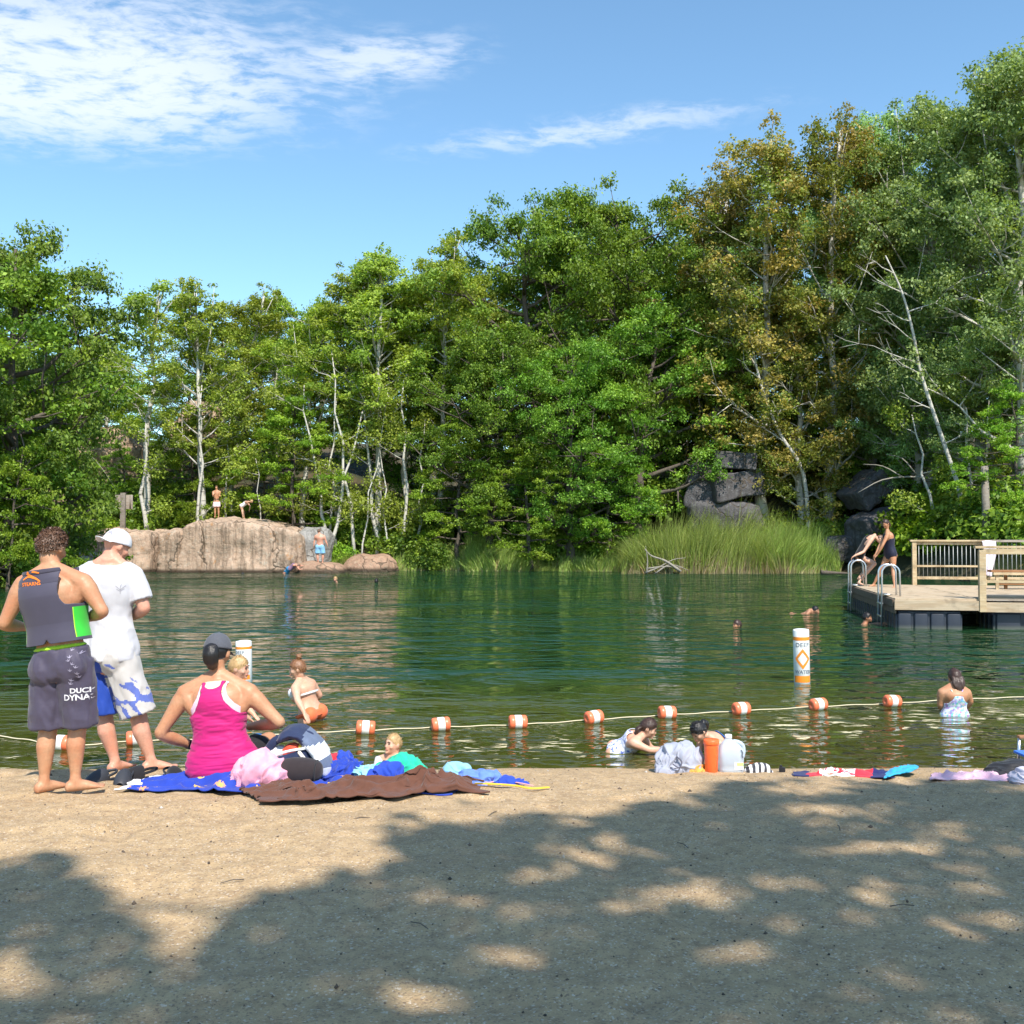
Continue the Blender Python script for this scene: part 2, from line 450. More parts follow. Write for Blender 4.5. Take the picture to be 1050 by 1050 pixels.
L_REED = leaf_mat('reed_blade', (.56, .46, .28), (.25, .40, .075), .38)

t = NT('birch_bark'); co = t.coord('Object', (1, 1, 5.0)); nz = t.noise(co, 2.2, 4, .7); n2 = t.noise(t.coord('Object'), 1.1, 3)
c = t.mix(t.smooth(nz, .57, .66), (.50, .475, .42), (.05, .045, .04)); c = t.mix(t.smooth(n2, .5, .8), c, (.34, .30, .24))
M_BIRCH = t.done(t.pr(c, .7))
t = NT('dark_bark'); co = t.coord('Object', (3, 3, .6)); nz = t.noise(co, 3, 5, .7)
M_BARK = t.done(t.pr(t.mix(nz, (.05, .038, .028), (.17, .14, .11)), .9, t.bump(nz, .05)))
t = NT('dead_wood'); co = t.coord('Object', (3, 3, 1)); nz = t.noise(co, 4, 4, .7)
M_DEAD = t.done(t.pr(t.mix(nz, (.16, .14, .11), (.36, .33, .28)), .85))

def leaves(P, D, size, hue, seed, updir=.55, asp=.62):
    """P centres (n,3), D outward dirs, returns verts/faces of folded diamond leaves"""
    g = np.random.default_rng(seed); n = len(P)
    N = g.normal(size=(n, 3)); N /= np.linalg.norm(N, axis=1)[:, None]
    N = N + D * .70 + np.array([.05, -.25, updir * .8]); N /= np.linalg.norm(N, axis=1)[:, None]
    A = g.normal(size=(n, 3)) + D * .6 - np.array([0, 0, .35]); A -= N * (A * N).sum(1)[:, None]; A /= np.linalg.norm(A, axis=1)[:, None]
    B = np.cross(N, A)
    s = size * g.uniform(.6, 1.35, n)[:, None]
    V = np.stack([P - A * s * .5, P + B * s * asp * .5 + N * s * .08, P + A * s * .5, P - B * s * asp * .5 + N * s * .08], 1).reshape(-1, 3)
    F = np.arange(n * 4).reshape(n, 4)
    return V, F, hue, g.uniform(0, 1, n) ** 1.3

def limb_pts(a, d, L, rise, k=5, wob=.08, g=None):
    a = np.array(a, float); d = np.array(d, float); out = [a.copy()]
    for i in range(1, k):
        f = i / (k - 1)
        p = a + d * L * f + np.array([0, 0, rise * L * f * f]) + (g.normal(size=3) * wob * L * f * (1 - .5 * f))
        out.append(p)
    return out

def grow(kind, seed):
    """returns (wood bmesh, leaf mesh data) for a tree of height 14 m"""
    g = np.random.default_rng(seed); H = 14.0
    K = dict(
        oak=dict(base=.10, Rr=4.6, prof=[(0, .62), (.25, .95), (.5, 1), (.75, .8), (.92, .5), (1, .15)], nl=34, up=.25, rise=.15, sub=6, rc=.90, lf=360, ls=.14, tr=.30, flat=.62, hue=.35),
        maple=dict(base=.12, Rr=4.4, prof=[(0, .9), (.3, 1), (.6, .8), (.85, .45), (1, .12)], nl=26, up=.12, rise=-.05, sub=5, rc=.80, lf=300, ls=.155, tr=.20, flat=.42, hue=.5),
        birch=dict(base=.36, Rr=2.3, prof=[(0, .55), (.2, .9), (.45, 1), (.7, .78), (.9, .42), (1, .12)], nl=30, up=.75, rise=.18, sub=5, rc=.50, lf=215, ls=.112, tr=.13, flat=.95, hue=.45),
        thin=dict(base=.42, Rr=2.2, prof=[(0, .5), (.3, .9), (.6, 1), (.85, .6), (1, .15)], nl=20, up=.7, rise=.15, sub=4, rc=.46, lf=120, ls=.120, tr=.12, flat=.9, hue=.5),
        rust=dict(base=.12, Rr=2.5, prof=[(0, .6), (.3, .9), (.6, 1), (.85, .8), (1, .3)], nl=34, up=.75, rise=.05, sub=5, rc=.58, lf=270, ls=.105, tr=.17, flat=1.1, hue=.40),
        poplar=dict(base=.08, Rr=3.3, prof=[(0, .8), (.3, 1), (.6, .85), (.85, .5), (1, .14)], nl=40, up=.5, rise=.1, sub=6, rc=.70, lf=300, ls=.115, tr=.22, flat=.85, hue=.4),
    )[kind]
    bm = bmesh.new()
    lean = g.normal(size=2) * .35
    kt = 9; tp = []
    for i in range(kt):
        f = i / (kt - 1); tp.append(np.array([lean[0] * f * f * 2 + g.normal() * .10 * (i > 0), lean[1] * f * f * 2 + g.normal() * .10 * (i > 0), f * H * .95]))
    tr_ = [K['tr'] * (1 - .88 * (i / (kt - 1))) + .02 for i in range(kt)]; tr_[0] *= 1.35
    tube(bm, [Vector(p) for p in tp], tr_, 7, False)
    tpa = np.array(tp)
    clumps = []
    for i in range(K['nl']):
        f = (i + g.uniform(0, .8)) / K['nl']; f = f ** .9
        hz_ = (K['base'] + (1 - K['base']) * f) * H * .93
        a = np.array([np.interp(hz_, tpa[:, 2], tpa[:, 0]), np.interp(hz_, tpa[:, 2], tpa[:, 1]), hz_])
        az = i * 2.399 + g.uniform(-.5, .5)
        L = K['Rr'] * np.interp(f, [p[0] for p in K['prof']], [p[1] for p in K['prof']]) * g.uniform(.72, 1.22)
        d = np.array([math.cos(az), math.sin(az), K['up'] * g.uniform(.5, 1.4)]); d /= np.linalg.norm(d)
        if K['up'] > .5: a[2] -= L * .35
        lp = limb_pts(a, d, L, K['rise'], 5, .07, g)
        r0 = max(.02, tr_[0] * (.42 if kind in ('oak', 'maple') else .26) * (1 - .7 * f))
        tube(bm, [Vector(p) for p in lp], [r0 * (1 - .2 * j) for j in range(5)], 5, False)
        clumps.append((lp[-1], K['rc'] * g.uniform(.8, 1.15)))
        for s_ in range(K['sub'] if L > K['Rr'] * .4 else max(2, K['sub'] - 3)):
            fr_ = g.uniform(.28, .95); j = int(fr_ * 4); b = lp[j] + (lp[min(j + 1, 4)] - lp[j]) * (fr_ * 4 - j)
            dd = d + g.normal(size=3) * np.array([.75, .75, .55]); dd /= np.linalg.norm(dd)
            L2 = L * g.uniform(.22, .48)
            sp_ = limb_pts(b, dd, L2, .1, 3, .08, g)
            tube(bm, [Vector(p) for p in sp_], [r0 * .4, r0 * .28, r0 * .12], 4, False)
            clumps.append((sp_[-1], K['rc'] * g.uniform(.55, 1.05)))
    top = tpa[-1]
    for k in range(4 if kind in ('birch', 'thin', 'rust', 'poplar') else 6):
        off = g.normal(size=3) * np.array([.35, .35, .5]) * (1 if kind not in ('oak', 'maple') else 2.2)
        clumps.append((top + off * np.array([1, 1, .6]), K['rc'] * .7))
        tube(bm, [Vector(tpa[-2]), Vector(top + off * np.array([1, 1, .6]))], [.04, .015], 4, False)
    if kind in ('birch', 'thin', 'poplar', 'rust'):
        for k in range(5):
            j = int(g.integers(5, 8)); o_ = g.normal(size=2) * (.75 if kind != 'poplar' else 1.3); b = tpa[j]; tip = np.array([b[0] + o_[0], b[1] + o_[1], H * g.uniform(.84, .99) - abs(o_[0]) * .5])
            tube(bm, [Vector(b), Vector((b + tip) / 2 + np.array([o_[0] * .25, o_[1] * .25, 0])), Vector(tip)], [.05, .03, .01], 4, False)
            for f in (.3, .5, .65, .78, .9, 1.0): clumps.append((b + (tip - b) * f + np.array([o_[0], o_[1], 0]) * .2 * (1 - f), K['rc'] * (1.0 - .55 * f)))
    PV = []; DV = []; HU = []
    for c, rc in clumps:
        n = int(K['lf'] * (rc / K['rc']) ** 2)
        # twigs radiate from the clump centre; leaves sit along their outer part
        nt = 11; T = g.normal(size=(nt, 3)); T[:, 2] = np.abs(T[:, 2]) * .8 + .05 - (.5 if kind == 'rust' else .15); T /= np.linalg.norm(T, axis=1)[:, None]
        k = g.integers(0, nt, n); u = g.uniform(.15, 1, n) ** .55
        P = T[k] * u[:, None] * rc * g.uniform(.75, 1.2, nt)[k][:, None] * np.array([1, 1, K['flat']]) + g.normal(size=(n, 3)) * rc * .15
        PV.append(P + np.array(c)); Dn = P / (np.linalg.norm(P, axis=1)[:, None] + 1e-6); DV.append(Dn)
        hc = np.clip(K['hue'] + g.normal() * (.33 if kind != 'rust' else .42), 0, 1); HU.append(np.clip(hc + g.normal(size=n) * .12, 0, 1))
    P = np.concatenate(PV); D = np.concatenate(DV); hu = np.concatenate(HU)
    V, F, hu, va = leaves(P, D, K['ls'], hu, seed + 1)
    return bm, (V, F, hu, va)

# ------------------------------------------------------------------ rocks
def rock_mat(name, base, lich, stain=(.10, .075, .05), streak=.6, wet=True):
    t = NT(name); co = t.coord('Object'); s3 = t.n('SeparateXYZ', None, Vector=co)
    nz = t.noise(co, .8, 5, .6); n2 = t.noise(co, 5, 6, .7); n3 = t.noise(co, 26, 3, .7)
    st_ = t.noise(t.n('Mapping', None, Vector=co, Scale=(2.0, 2.0, .10)).outputs[0], 1.6, 6, .75)
    c = t.mix(t.smooth(nz, .35, .65), base, tuple(x * 1.25 for x in base)); c = t.mix(t.smooth(n2, .5, .72), c, lich)
    c = t.mix(t.math('MULTIPLY', t.smooth(st_, .47, .62), streak), c, stain)
    if name == 'pink_granite': c = t.mix(t.math('MULTIPLY', t.smooth(t.noise(co, 1.3, 4, .7), .60, .72), .7), c, (.42, .20, .07))
    c = t.mix(t.math('MULTIPLY', t.smooth(n3, .55, .7), .4), c, (.08, .07, .06))
    if wet: c = t.mix(t.smooth(s3.outputs[2], .28, .06), c, (.07, .05, .035))
    v = t.n('TexVoronoi', {'feature': 'DISTANCE_TO_EDGE'}, Vector=t.n('VectorMath', {'operation': 'ADD'}, i0=co, i1=t.n('TexNoise', None, Vector=co, Scale=1.5).outputs['Color']).outputs[0], Scale=.26).outputs['Distance']
    c = t.mix(t.math('MULTIPLY', t.smooth(v, .016, .0), .85), c, (.09, .07, .05))
    h = t.math('ADD', t.math('MULTIPLY', n2, 1.0), t.math('MULTIPLY', t.smooth(v, .0, .02), .3))
    return t.done(t.pr(c, .9, t.bump(h, .10, .9), Specular_IOR_Level=.2))
M_LEDGE = rock_mat('pink_granite', (.41, .295, .215), (.46, .40, .32))
M_GREY = rock_mat('grey_granite', (.27, .26, .245), (.40, .39, .36), (.07, .065, .06), .5)
M_RED = rock_mat('red_granite', (.33, .21, .145), (.36, .28, .2), (.09, .06, .04), .3)
M_DKROCK = rock_mat('dark_granite', (.085, .08, .082), (.17, .17, .175), (.045, .04, .04), .5, False)
M_OUT = rock_mat('tan_outcrop', (.40, .28, .19), (.42, .38, .32), (.1, .075, .05), .5, False)
M_LEDGE_D = M_LEDGE

def rock(name, c, s, m, label, seed, rot=(0, 0, 0), sq=5.0, amp=.10, res=44, group=None, top=None, cat='rock', parent=None, grooves=()):
    """superellipsoid block with facets; mesh kept in world metres, centred at c"""
    bm = bmesh.new(); bmesh.ops.create_cube(bm, size=2)
    bmesh.ops.subdivide_edges(bm, edges=bm.edges[:], cuts=res, use_grid_fill=True)
    me = bpy.data.meshes.new(name); bm.to_mesh(me); bm.free()
    V = verts(me).astype(float)
    ln = (np.abs(V) ** sq).sum(1) ** (1 / sq); U = V / ln[:, None]
    P = U * np.array(s)
    c = Vector(c); W = P + np.array(c)
    N = U / np.linalg.norm(U, axis=1)[:, None]
    m0 = min(s)
    d = fbm(W[:, 0] * .55 + seed, W[:, 1] * .55, W[:, 2] * .55, 3, seed) * amp * 2.4
    cell = np.round(fbm(W[:, 0] * .9, W[:, 1] * .9, W[:, 2] * .5, 2, seed + 5) * 3) / 3
    d += cell * amp * .9 + fbm(W[:, 0] * 4, W[:, 1] * 4, W[:, 2] * 4, 3, seed + 9) * amp * .22
    for gx_, gw_, gd_ in grooves: d -= gd_ * np.exp(-((W[:, 0] + fbm(W[:, 2] * .8 + gx_, W[:, 1] * .5, 0, 2, 7) * .22 - gx_) / gw_) ** 2)
    P = P + N * d[:, None]
    if top is not None: P[:, 2] += top(W[:, 0]) * np.clip(U[:, 2] * .5 + .5, 0, 1) ** 1.5
    Rm = np.array(Matrix.Rotation(R(rot[2]), 3, 'Z') @ Matrix.Rotation(R(rot[1]), 3, 'Y') @ Matrix.Rotation(R(rot[0]), 3, 'X'))
    P = P @ Rm.T + np.array([0, 0, 0])
    setverts(me, P)
    o = link(name, me, m, parent, True); o.location = c
    if label: tag(o, label, cat, group)
    return o
# pink ledge: px 158-303, base y587, top 531..545
k = 54 / 1050
def rx(px, Y=54): return (px - 525) / 1050 * Y
ledge_top = lambda X: np.interp(X, [rx(160), rx(185), rx(205), rx(225), rx(262), rx(290), rx(306)], [-.75, -.5, .05, .1, .05, -.35, -.6])
M_LEDGE.name = 'pink_granite'
# object coordinates are local: shift material z by building rocks around z=0 waterline
def rock_w(name, px0, px1, Y, depth, zt, m, label, seed, **kw):
    x0, x1 = rx(px0, Y), rx(px1, Y)
    o = rock(name, ((x0 + x1) / 2, Y + depth / 2, (zt - 1.2) / 2), ((x1 - x0) / 2, depth / 2, (zt + 1.2) / 2), m, label, seed, **kw)
    # re-origin to the waterline so the damp band sits at the water
    V = verts(o.data); V[:, 2] += o.location.z; setverts(o.data, V); o.location.z = 0
    return o
rock_w('rock_ledge', 160, 306, 53.6, 6.5, 2.75, M_LEDGE, 'broad pink-tan granite ledge with dark water stains that two bathers stand on', 3, top=ledge_top, sq=14, amp=.085, res=90, grooves=[(rx(184), .10, .35), (rx(206), .08, .22), (rx(243), .07, .12), (rx(283), .07, .18)])
rock_w('rock_ledge', 84, 158, 54.2, 6, 2.25, M_LEDGE, 'smaller tan granite block left of the vertical crack, below the wooden sign', 8, sq=9, amp=.10, res=60, grooves=[(rx(118), .09, .3)])
rock_w('boulder', 300, 336, 55.3, 3, 2.15, M_GREY, 'pale lichen-grey block at the right end of the ledge beside the man in blue trunks', 14, sq=4, amp=.12)
rock_w('boulder', 344, 408, 55.2, 3.0, .98, M_RED, 'low rounded reddish mound of rock at the foot of the longest white stem', 21, sq=2.4, amp=.12)
rock_w('boulder', 300, 352, 53.3, 2.8, .55, M_RED, 'flat orange-brown rock shelf at water level under the man in blue trunks', 25, sq=3, amp=.05)
rock_w('boulder', 55, 92, 49, 2.6, 1.3, M_GREY, 'bluish grey boulder seen between the boy and the man in the white cap', 31, sq=3, amp=.15)
rock_w('boulder', 24, 60, 47, 2.6, .9, M_GREY, 'grey boulder behind the neck of the boy in the vest', 36, sq=3, amp=.15)
rock_w('boulder', -12, 22, 44, 2.4, .7, M_LEDGE, 'tan boulder at the left water edge', 41, sq=3, amp=.15)
# hillside outcrops behind the left trees
for i, (px, py, Y, sx__, sz__, lb) in enumerate([(112, 478, 66, 2.0, 2.2, 'tan rock outcrop on the slope seen through the trees above the wooden sign'), (66, 415, 70, 1.8, 1.3, 'tan rock high on the slope behind the low maple'), (38, 520, 52, 2.0, 1.0, 'grey rubble slope behind the dark oak'), (205, 440, 70, 1.6, 1.4, 'rock face showing pale between the birches left of the ledge'), (712, 500, 59.5, .9, .8, 'reddish rock left of the dark cliff blocks')]):
    p = at(px, py, Y); rock('rock_outcrop', p, (sx__, 1.5, sz__), M_OUT, lb, 50 + i, sq=3.5, amp=.25, res=30)
# cliff blocks
Mq = M_DKROCK
p = at(752, 474, 57.6); rock('cliff_block', p, (1.2, 1.4, .50), Mq, 'upper dark granite block with flat top above the reeds', 61, rot=(0, 4, -8), sq=24, amp=.035, res=34)
p = at(748, 498, 57.6); rock('cliff_block', p, (1.5, 1.5, .80), Mq, 'lower dark granite block under the flat-topped one', 63, rot=(0, -9, 12), sq=20, amp=.07, res=34)
p = at(724, 500, 58); rock('cliff_block', p, (.9, 1.4, 1.2), Mq, 'narrow dark block left of the two stacked cliff blocks', 66, rot=(0, 8, -14), sq=18, amp=.08, res=30)
p = at(740, 532, 57.6); rock('cliff_block', p, (2.0, 1.4, .9), Mq, 'shaded base block under the stacked cliff blocks', 67, sq=6, amp=.1, res=30)
p = at(888, 504, 55); rock('cliff_block', p, (1.05, 1.2, .65), M_DKROCK, 'slanted grey boulder on the bank above the two girls on the dock', 69, rot=(0, -38, 10), sq=12, amp=.10, res=34)
p = at(903, 540, 53.6); rock('cliff_block', p, (1.6, 1.3, .85), M_DKROCK, 'dark boulder right behind the two girls on the dock', 71, rot=(0, -16, 14), sq=10, amp=.12, res=34)
p = at(860, 565, 54.6); rock('cliff_block', p, (1.2, 1.2, .9), M_DKROCK, 'dark waterside boulder left of the dock ladders', 74, sq=4, amp=.12, res=30)

# ------------------------------------------------------------------ reeds and grass
def reed_bed(name, label, pxs, Ys, n, hgt, seed, lean=.25, dry=.35, wid=.035, hs=.1):
    g = np.random.default_rng(seed)
    px = g.uniform(pxs[0], pxs[1], n); Y = g.uniform(Ys[0], Ys[1], n)
    x = (px - 525) / 1050 * Y; z0 = terr(x, Y, False); z0 = np.maximum(z0, -.35)
    env = np.interp(px, *hgt[:2]) if isinstance(hgt, tuple) else np.full(n, hgt)
    isdry = g.uniform(0, 1, n) < dry
    L = env * g.uniform(.50, 1.18, n) * np.where(isdry, .50, 1) * (1 + .22 * vnoise(x * 1.7, Y * 1.7, 0, seed + 40))
    clump = vnoise(x * .9, Y * .9, 0, seed); ld = lean * (.4 + .9 * np.abs(clump)) * np.sign(clump + .25) * (1 + .8 * vnoise(x * 2.3, Y * 2.3, 0, seed + 50))
    az = g.normal(0, .9, n); dx = ld + g.normal(0, .14, n); dy = -.12 + g.normal(0, .14, n)
    segs = 5; fs = np.linspace(0, 1, segs)
    V = np.zeros((n, segs, 2, 3)); w_ = wid * g.uniform(.6, 1.3, n)
    for i, f in enumerate(fs):
        cx_ = x + dx * L * f ** 2.0; cy_ = Y + dy * L * f ** 2.0; cz = z0 + L * (f - .22 * f ** 3 * np.abs(dx) * 2)
        ww = w_ * (1 - f ** 2 * .92)
        for s_ in (0, 1):
            sg = (s_ - .5) * ww
            V[:, i, s_, 0] = cx_ + sg * np.cos(az); V[:, i, s_, 1] = cy_ + sg * np.sin(az); V[:, i, s_, 2] = cz
    b = np.arange(n)[:, None] * segs * 2 + np.arange(segs - 1)[None, :] * 2
    F = np.stack([b, b + 1, b + 3, b + 2], -1).reshape(-1, 4)
    hue = np.where(isdry, g.uniform(0, .25, n), g.uniform(.72, 1, n))
    hue = np.repeat(hue, segs - 1).reshape(n, segs - 1); hue = np.where(~isdry[:, None] & (np.arange(segs - 1)[None, :] == 0), .35, hue)
    val = np.repeat(g.uniform(0, 1, n), segs - 1)
    me = np_mesh(name, V.reshape(-1, 3), F, {'hue': ('FACE', hue.ravel()), 'val': ('FACE', val)})
    o = link(name, me, L_REED, None); tag(o, label, 'reeds', None, 'stuff'); return o
reed_bed('reeds', 'tall green reeds with dry tan stalks at the water below the cliff blocks', (636, 812), (52.0, 56.2), 17000, ([636, 655, 690, 745, 790, 812], [1.7, 2.4, 2.8, 2.7, 2.5, 2.3]), 1, .30, .46)
reed_bed('tall_grass', 'darker tall grass arching beside the reeds toward the dock', (770, 862), (52.4, 55.2), 8000, ([770, 800, 835, 862], [2.2, 2.8, 2.5, 1.6]), 2, .42, .24)
reed_bed('bank_grass', 'sunny yellow-green grass patch at the water in the middle of the far bank', (478, 541), (56.0, 58.6), 4500, 1.25, 3, .5, .30, .04)
reed_bed('bank_grass', 'golden grass and weeds on the bank left of the reeds', (572, 645), (55.3, 57.6), 4500, 1.15, 4, .5, .55, .04)
reed_bed('bank_grass', 'short grass along the far waterline and the ledge top', (400, 480), (56.6, 58.2), 2500, .8, 5, .5, .35, .04)
reed_bed('bank_grass', 'tufts of grass beside the man in blue trunks', (322, 360), (56.2, 57.2), 900, .9, 6, .5, .3, .04)
reed_bed('bank_grass', 'low grass on the earth behind the rock ledge', (255, 330), (57.4, 60), 2600, .6, 7, .5, .5, .035)
reed_bed('bank_grass', 'grass fringe in the shade between reeds and centre', (541, 575), (56.2, 57.6), 1200, .6, 8, .5, .3, .035)
# driftwood and fallen branches
def driftwood(label, stems_, m=None, r=.05, name='driftwood_branch'):
    root = empty(name, stems_[0][0], 0, label, 'driftwood'); o0 = Vector(stems_[0][0])
    for i, pts in enumerate(stems_):
        bm = bmesh.new(); q_ = smooth_pts([Vector(p) - o0 for p in pts], 3)
        rr = r * (1 if i == 0 else .6); tube(bm, q_, [rr * (1 - .75 * j / (len(q_) - 1)) for j in range(len(q_))], 6, False)
        from_bm('branch', bm, m or M_DEAD, root)
    return root
Y0 = 51.8
driftwood('bleached tangle of dead branches at the left foot of the reeds', [[at(698, 586, Y0), at(682, 575, Y0), at(668, 570, Y0), at(661, 563, Y0)], [at(662, 587, Y0), at(675, 582, Y0), at(690, 574, Y0), at(703, 572, Y0)], [at(664, 583, Y0), at(680, 581, Y0), at(700, 582, Y0)], [at(663, 588, Y0), at(664, 575, Y0), at(662, 560, Y0)], [at(672, 588, Y0), at(684, 580, Y0), at(694, 580, Y0), at(706, 585, Y0)]], r=.085)
driftwood('pale dead branches leaning on the cliff blocks', [[at(762, 517, 57), at(772, 500, 57), at(786, 484, 57), at(800, 470, 57.5)], [at(780, 512, 57), at(783, 495, 57), at(790, 480, 57)], [at(770, 503, 57), at(779, 488, 57), at(779, 478, 57)]], r=.06)
driftwood('log lying at the water between tall grass and dock', [[at(842, 587, 51), at(858, 587.5, 51), at(874, 588, 51)]], M_BARK, r=.13, name='driftwood_log')
driftwood('broken grey boughs hanging behind the dark oak on the left', [[at(60, 470, 50), at(85, 492, 50), at(108, 520, 50)], [at(40, 520, 48), at(62, 535, 48), at(78, 560, 48)], [at(70, 455, 50), at(96, 470, 50), at(118, 500, 50)]], r=.05)
# a fallen twig tangle on the crag behind the poplars
driftwood('long bare bough reaching left under the big bare trunk', [[at(962, 492, 50), at(935, 489, 50), at(905, 492, 50), at(880, 505, 50)], [at(925, 489, 50), at(905, 478, 50), at(885, 476, 50)], [at(940, 487, 50), at(925, 470, 50), at(908, 466, 50)]], r=.07)

# ------------------------------------------------------------------ wood and sign posts
def wood_mat(name, col, sc=(1, 12, 12), var=.3):
    t = NT(name); co = t.coord('Object', sc); nz = t.noise(co, 2.5, 5, .65); n2 = t.noise(t.coord('Object'), 3, 4, .6)
    c = t.mix(nz, tuple(x * (1 - var) for x in col), tuple(x * (1 + var * .6) for x in col)); c = t.mix(t.smooth(n2, .50, .68), c, tuple(x * .50 for x in col))
    n4 = t.noise(t.n('Mapping', None, Vector=t.coord('Object'), Scale=(1.2, 7.0, 7.0)).outputs[0], 1.7, 2); c = t.mix(t.math('MULTIPLY', t.smooth(n4, .45, .6), .45), c, tuple(x * y for x, y in zip(col, (.72, .62, .52))))
    return t.done(t.pr(c, .8, t.bump(nz, .006)))
M_PLANK = wood_mat('pale_deck_wood', (.52, .41, .28), var=.5); M_RAIL = wood_mat('new_rail_wood', (.56, .43, .26)); M_GREYWOOD = wood_mat('weathered_wood', (.36, .31, .26)); M_REDWOOD = wood_mat('stained_wood', (.33, .16, .07)); M_DARKWOOD = wood_mat('shaded_fascia_wood', (.16, .115, .08)); M_POLE = wood_mat('grey_pole_wood', (.24, .21, .175), (12, 12, 1))  # dark fascia wood also carries the shade of the dock side in its colour
root = empty('wooden_sign', at(126, 540, 56), 0, 'small square wooden sign on a post at the left end of the rock ledge', 'sign')
bm = bmesh.new(); box(bm, (0, 0, .55), (.26, .2, 2.6), bev=.02); from_bm('post', bm, M_POLE, root)
bm = bmesh.new(); box(bm, (0, .14, 1.35), (.95, .05, .78), bev=.01); from_bm('sign_board', bm, M_GREYWOOD, root)
for s_ in (-.36, .36):
    bm = bmesh.new(); box(bm, (s_, .095, 1.35), (.07, .04, .74)); from_bm('batten', bm, M_POLE, root)
p = at(1012, 560, 44); p.z = tz(p.x, 44)
bm = bmesh.new(); zt = at(1012, 478, 44).z - p.z
tube(bm, [Vector((0, 0, -.3)), Vector((-.02, 0, zt * .5)), Vector((-.06, 0, zt))], [.17, .165, .15], 14, False)
o = from_bm('wooden_pole', bm, M_POLE); o.location = p; tag(o, 'thick grey wooden pole standing behind the dock railing', 'pole')

# ------------------------------------------------------------------ dock
TH = R(10); DZ = .62
dock = empty('floating_dock', (7.95, 21.2, 0), -TH, 'wooden floating dock on dark plastic floats with railings at the right edge', 'dock')
def dk(name, parts, m, bev=.006, parent=None):
    bm = bmesh.new()
    for c, s_ in parts: box(bm, c, s_, bev=bev)
    return from_bm(name, bm, m, parent or dock, smooth=False)
U1 = 1.62; U2 = 6.2; V2 = 6.3
g = np.random.default_rng(3)
nb = 42; bwid = V2 / nb
boards = [((U1 / 2 - .02, (i + .5) * bwid, DZ - .02 + g.normal() * .0015), (U1 + .02, bwid - .012, .04)) for i in range(nb)]
dk('deck_boards', boards, M_PLANK, .003)
nb2 = int((V2 - .6) / bwid)
dk('deck_boards', [(((U1 + U2) / 2 + .012, .62 + (i + .5) * bwid, DZ - .02 + g.normal() * .0015), (U2 - U1, bwid - .012, .04)) for i in range(nb2)], M_PLANK, .003)
dk('front_fascia', [((U1 / 2 - .02, -.025, DZ - .135), (U1 + .06, .05, .20))], M_PLANK)
dk('front_trim', [((U1 / 2 - .02, -.055, DZ - .27), (U1 + .02, .04, .065))], M_PLANK) if False else None
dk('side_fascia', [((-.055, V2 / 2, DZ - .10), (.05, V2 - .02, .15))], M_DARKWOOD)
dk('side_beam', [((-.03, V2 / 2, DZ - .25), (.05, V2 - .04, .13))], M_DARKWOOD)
dk('gangway_fascia', [(((U1 + U2) / 2 + .06, .10, DZ - .17), (U2 - U1 - .1, .05, .20))], M_PLANK)
dk('step_board', [(((U1 + U2) / 2 + .06, .36, DZ + .05), (U2 - U1 - .1, .36, .05)), (((U1 + U2) / 2 + .06, .205, DZ - .01), (U2 - U1 - .1, .03, .075))], M_GREYWOOD)
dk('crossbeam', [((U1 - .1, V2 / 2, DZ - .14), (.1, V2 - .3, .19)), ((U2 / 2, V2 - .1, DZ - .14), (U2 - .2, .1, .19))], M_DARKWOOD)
# floats
t = NT('float_plastic'); co = t.coord('Object'); nz = t.noise(co, 4, 4, .7); s3 = t.n('SeparateXYZ', None, Vector=co).outputs[2]
c = t.mix(nz, (.009, .013, .025), (.022, .029, .045)); c = t.mix(t.smooth(s3, .10, -.02), c, (.10, .11, .09)); M_FLOAT = t.done(t.pr(c, .5))
def dfloat(u0, u1, v0, v1, z1=.36, ribs_u=4, ribs_v=4):
    bm = bmesh.new(); z0 = -.25
    box(bm, ((u0 + u1) / 2, (v0 + v1) / 2, (z0 + z1) / 2), (u1 - u0 - .06, v1 - v0 - .06, z1 - z0), bev=.02)
    for i in range(ribs_u):
        a = u0 + (u1 - u0) * (i + .08) / ribs_u; b = u0 + (u1 - u0) * (i + .92) / ribs_u
        box(bm, ((a + b) / 2, (v0 + v1) / 2, (z0 + z1) / 2 - .01), (b - a, v1 - v0 + .03, z1 - z0 - .05), bev=.03)
    for i in range(ribs_v):
        a = v0 + (v1 - v0) * (i + .12) / ribs_v; b = v0 + (v1 - v0) * (i + .88) / ribs_v
        box(bm, ((u0 + u1) / 2, (a + b) / 2, (z0 + z1) / 2 - .02), (u1 - u0 + .03, b - a, z1 - z0 - .07), bev=.03)
    from_bm('pontoon', bm, M_FLOAT, dock)
dfloat(.0, 1.28, .02, 1.5); dfloat(.0, 1.1, 1.6, 3.4, ribs_v=6); dfloat(.0, 1.1, 3.5, 6.0, ribs_v=8); dfloat(1.95, 4.2, .25, 1.6); dfloat(4.4, 6.1, .25, 1.6); dfloat(2.0, 4.0, 4.4, 6.0)
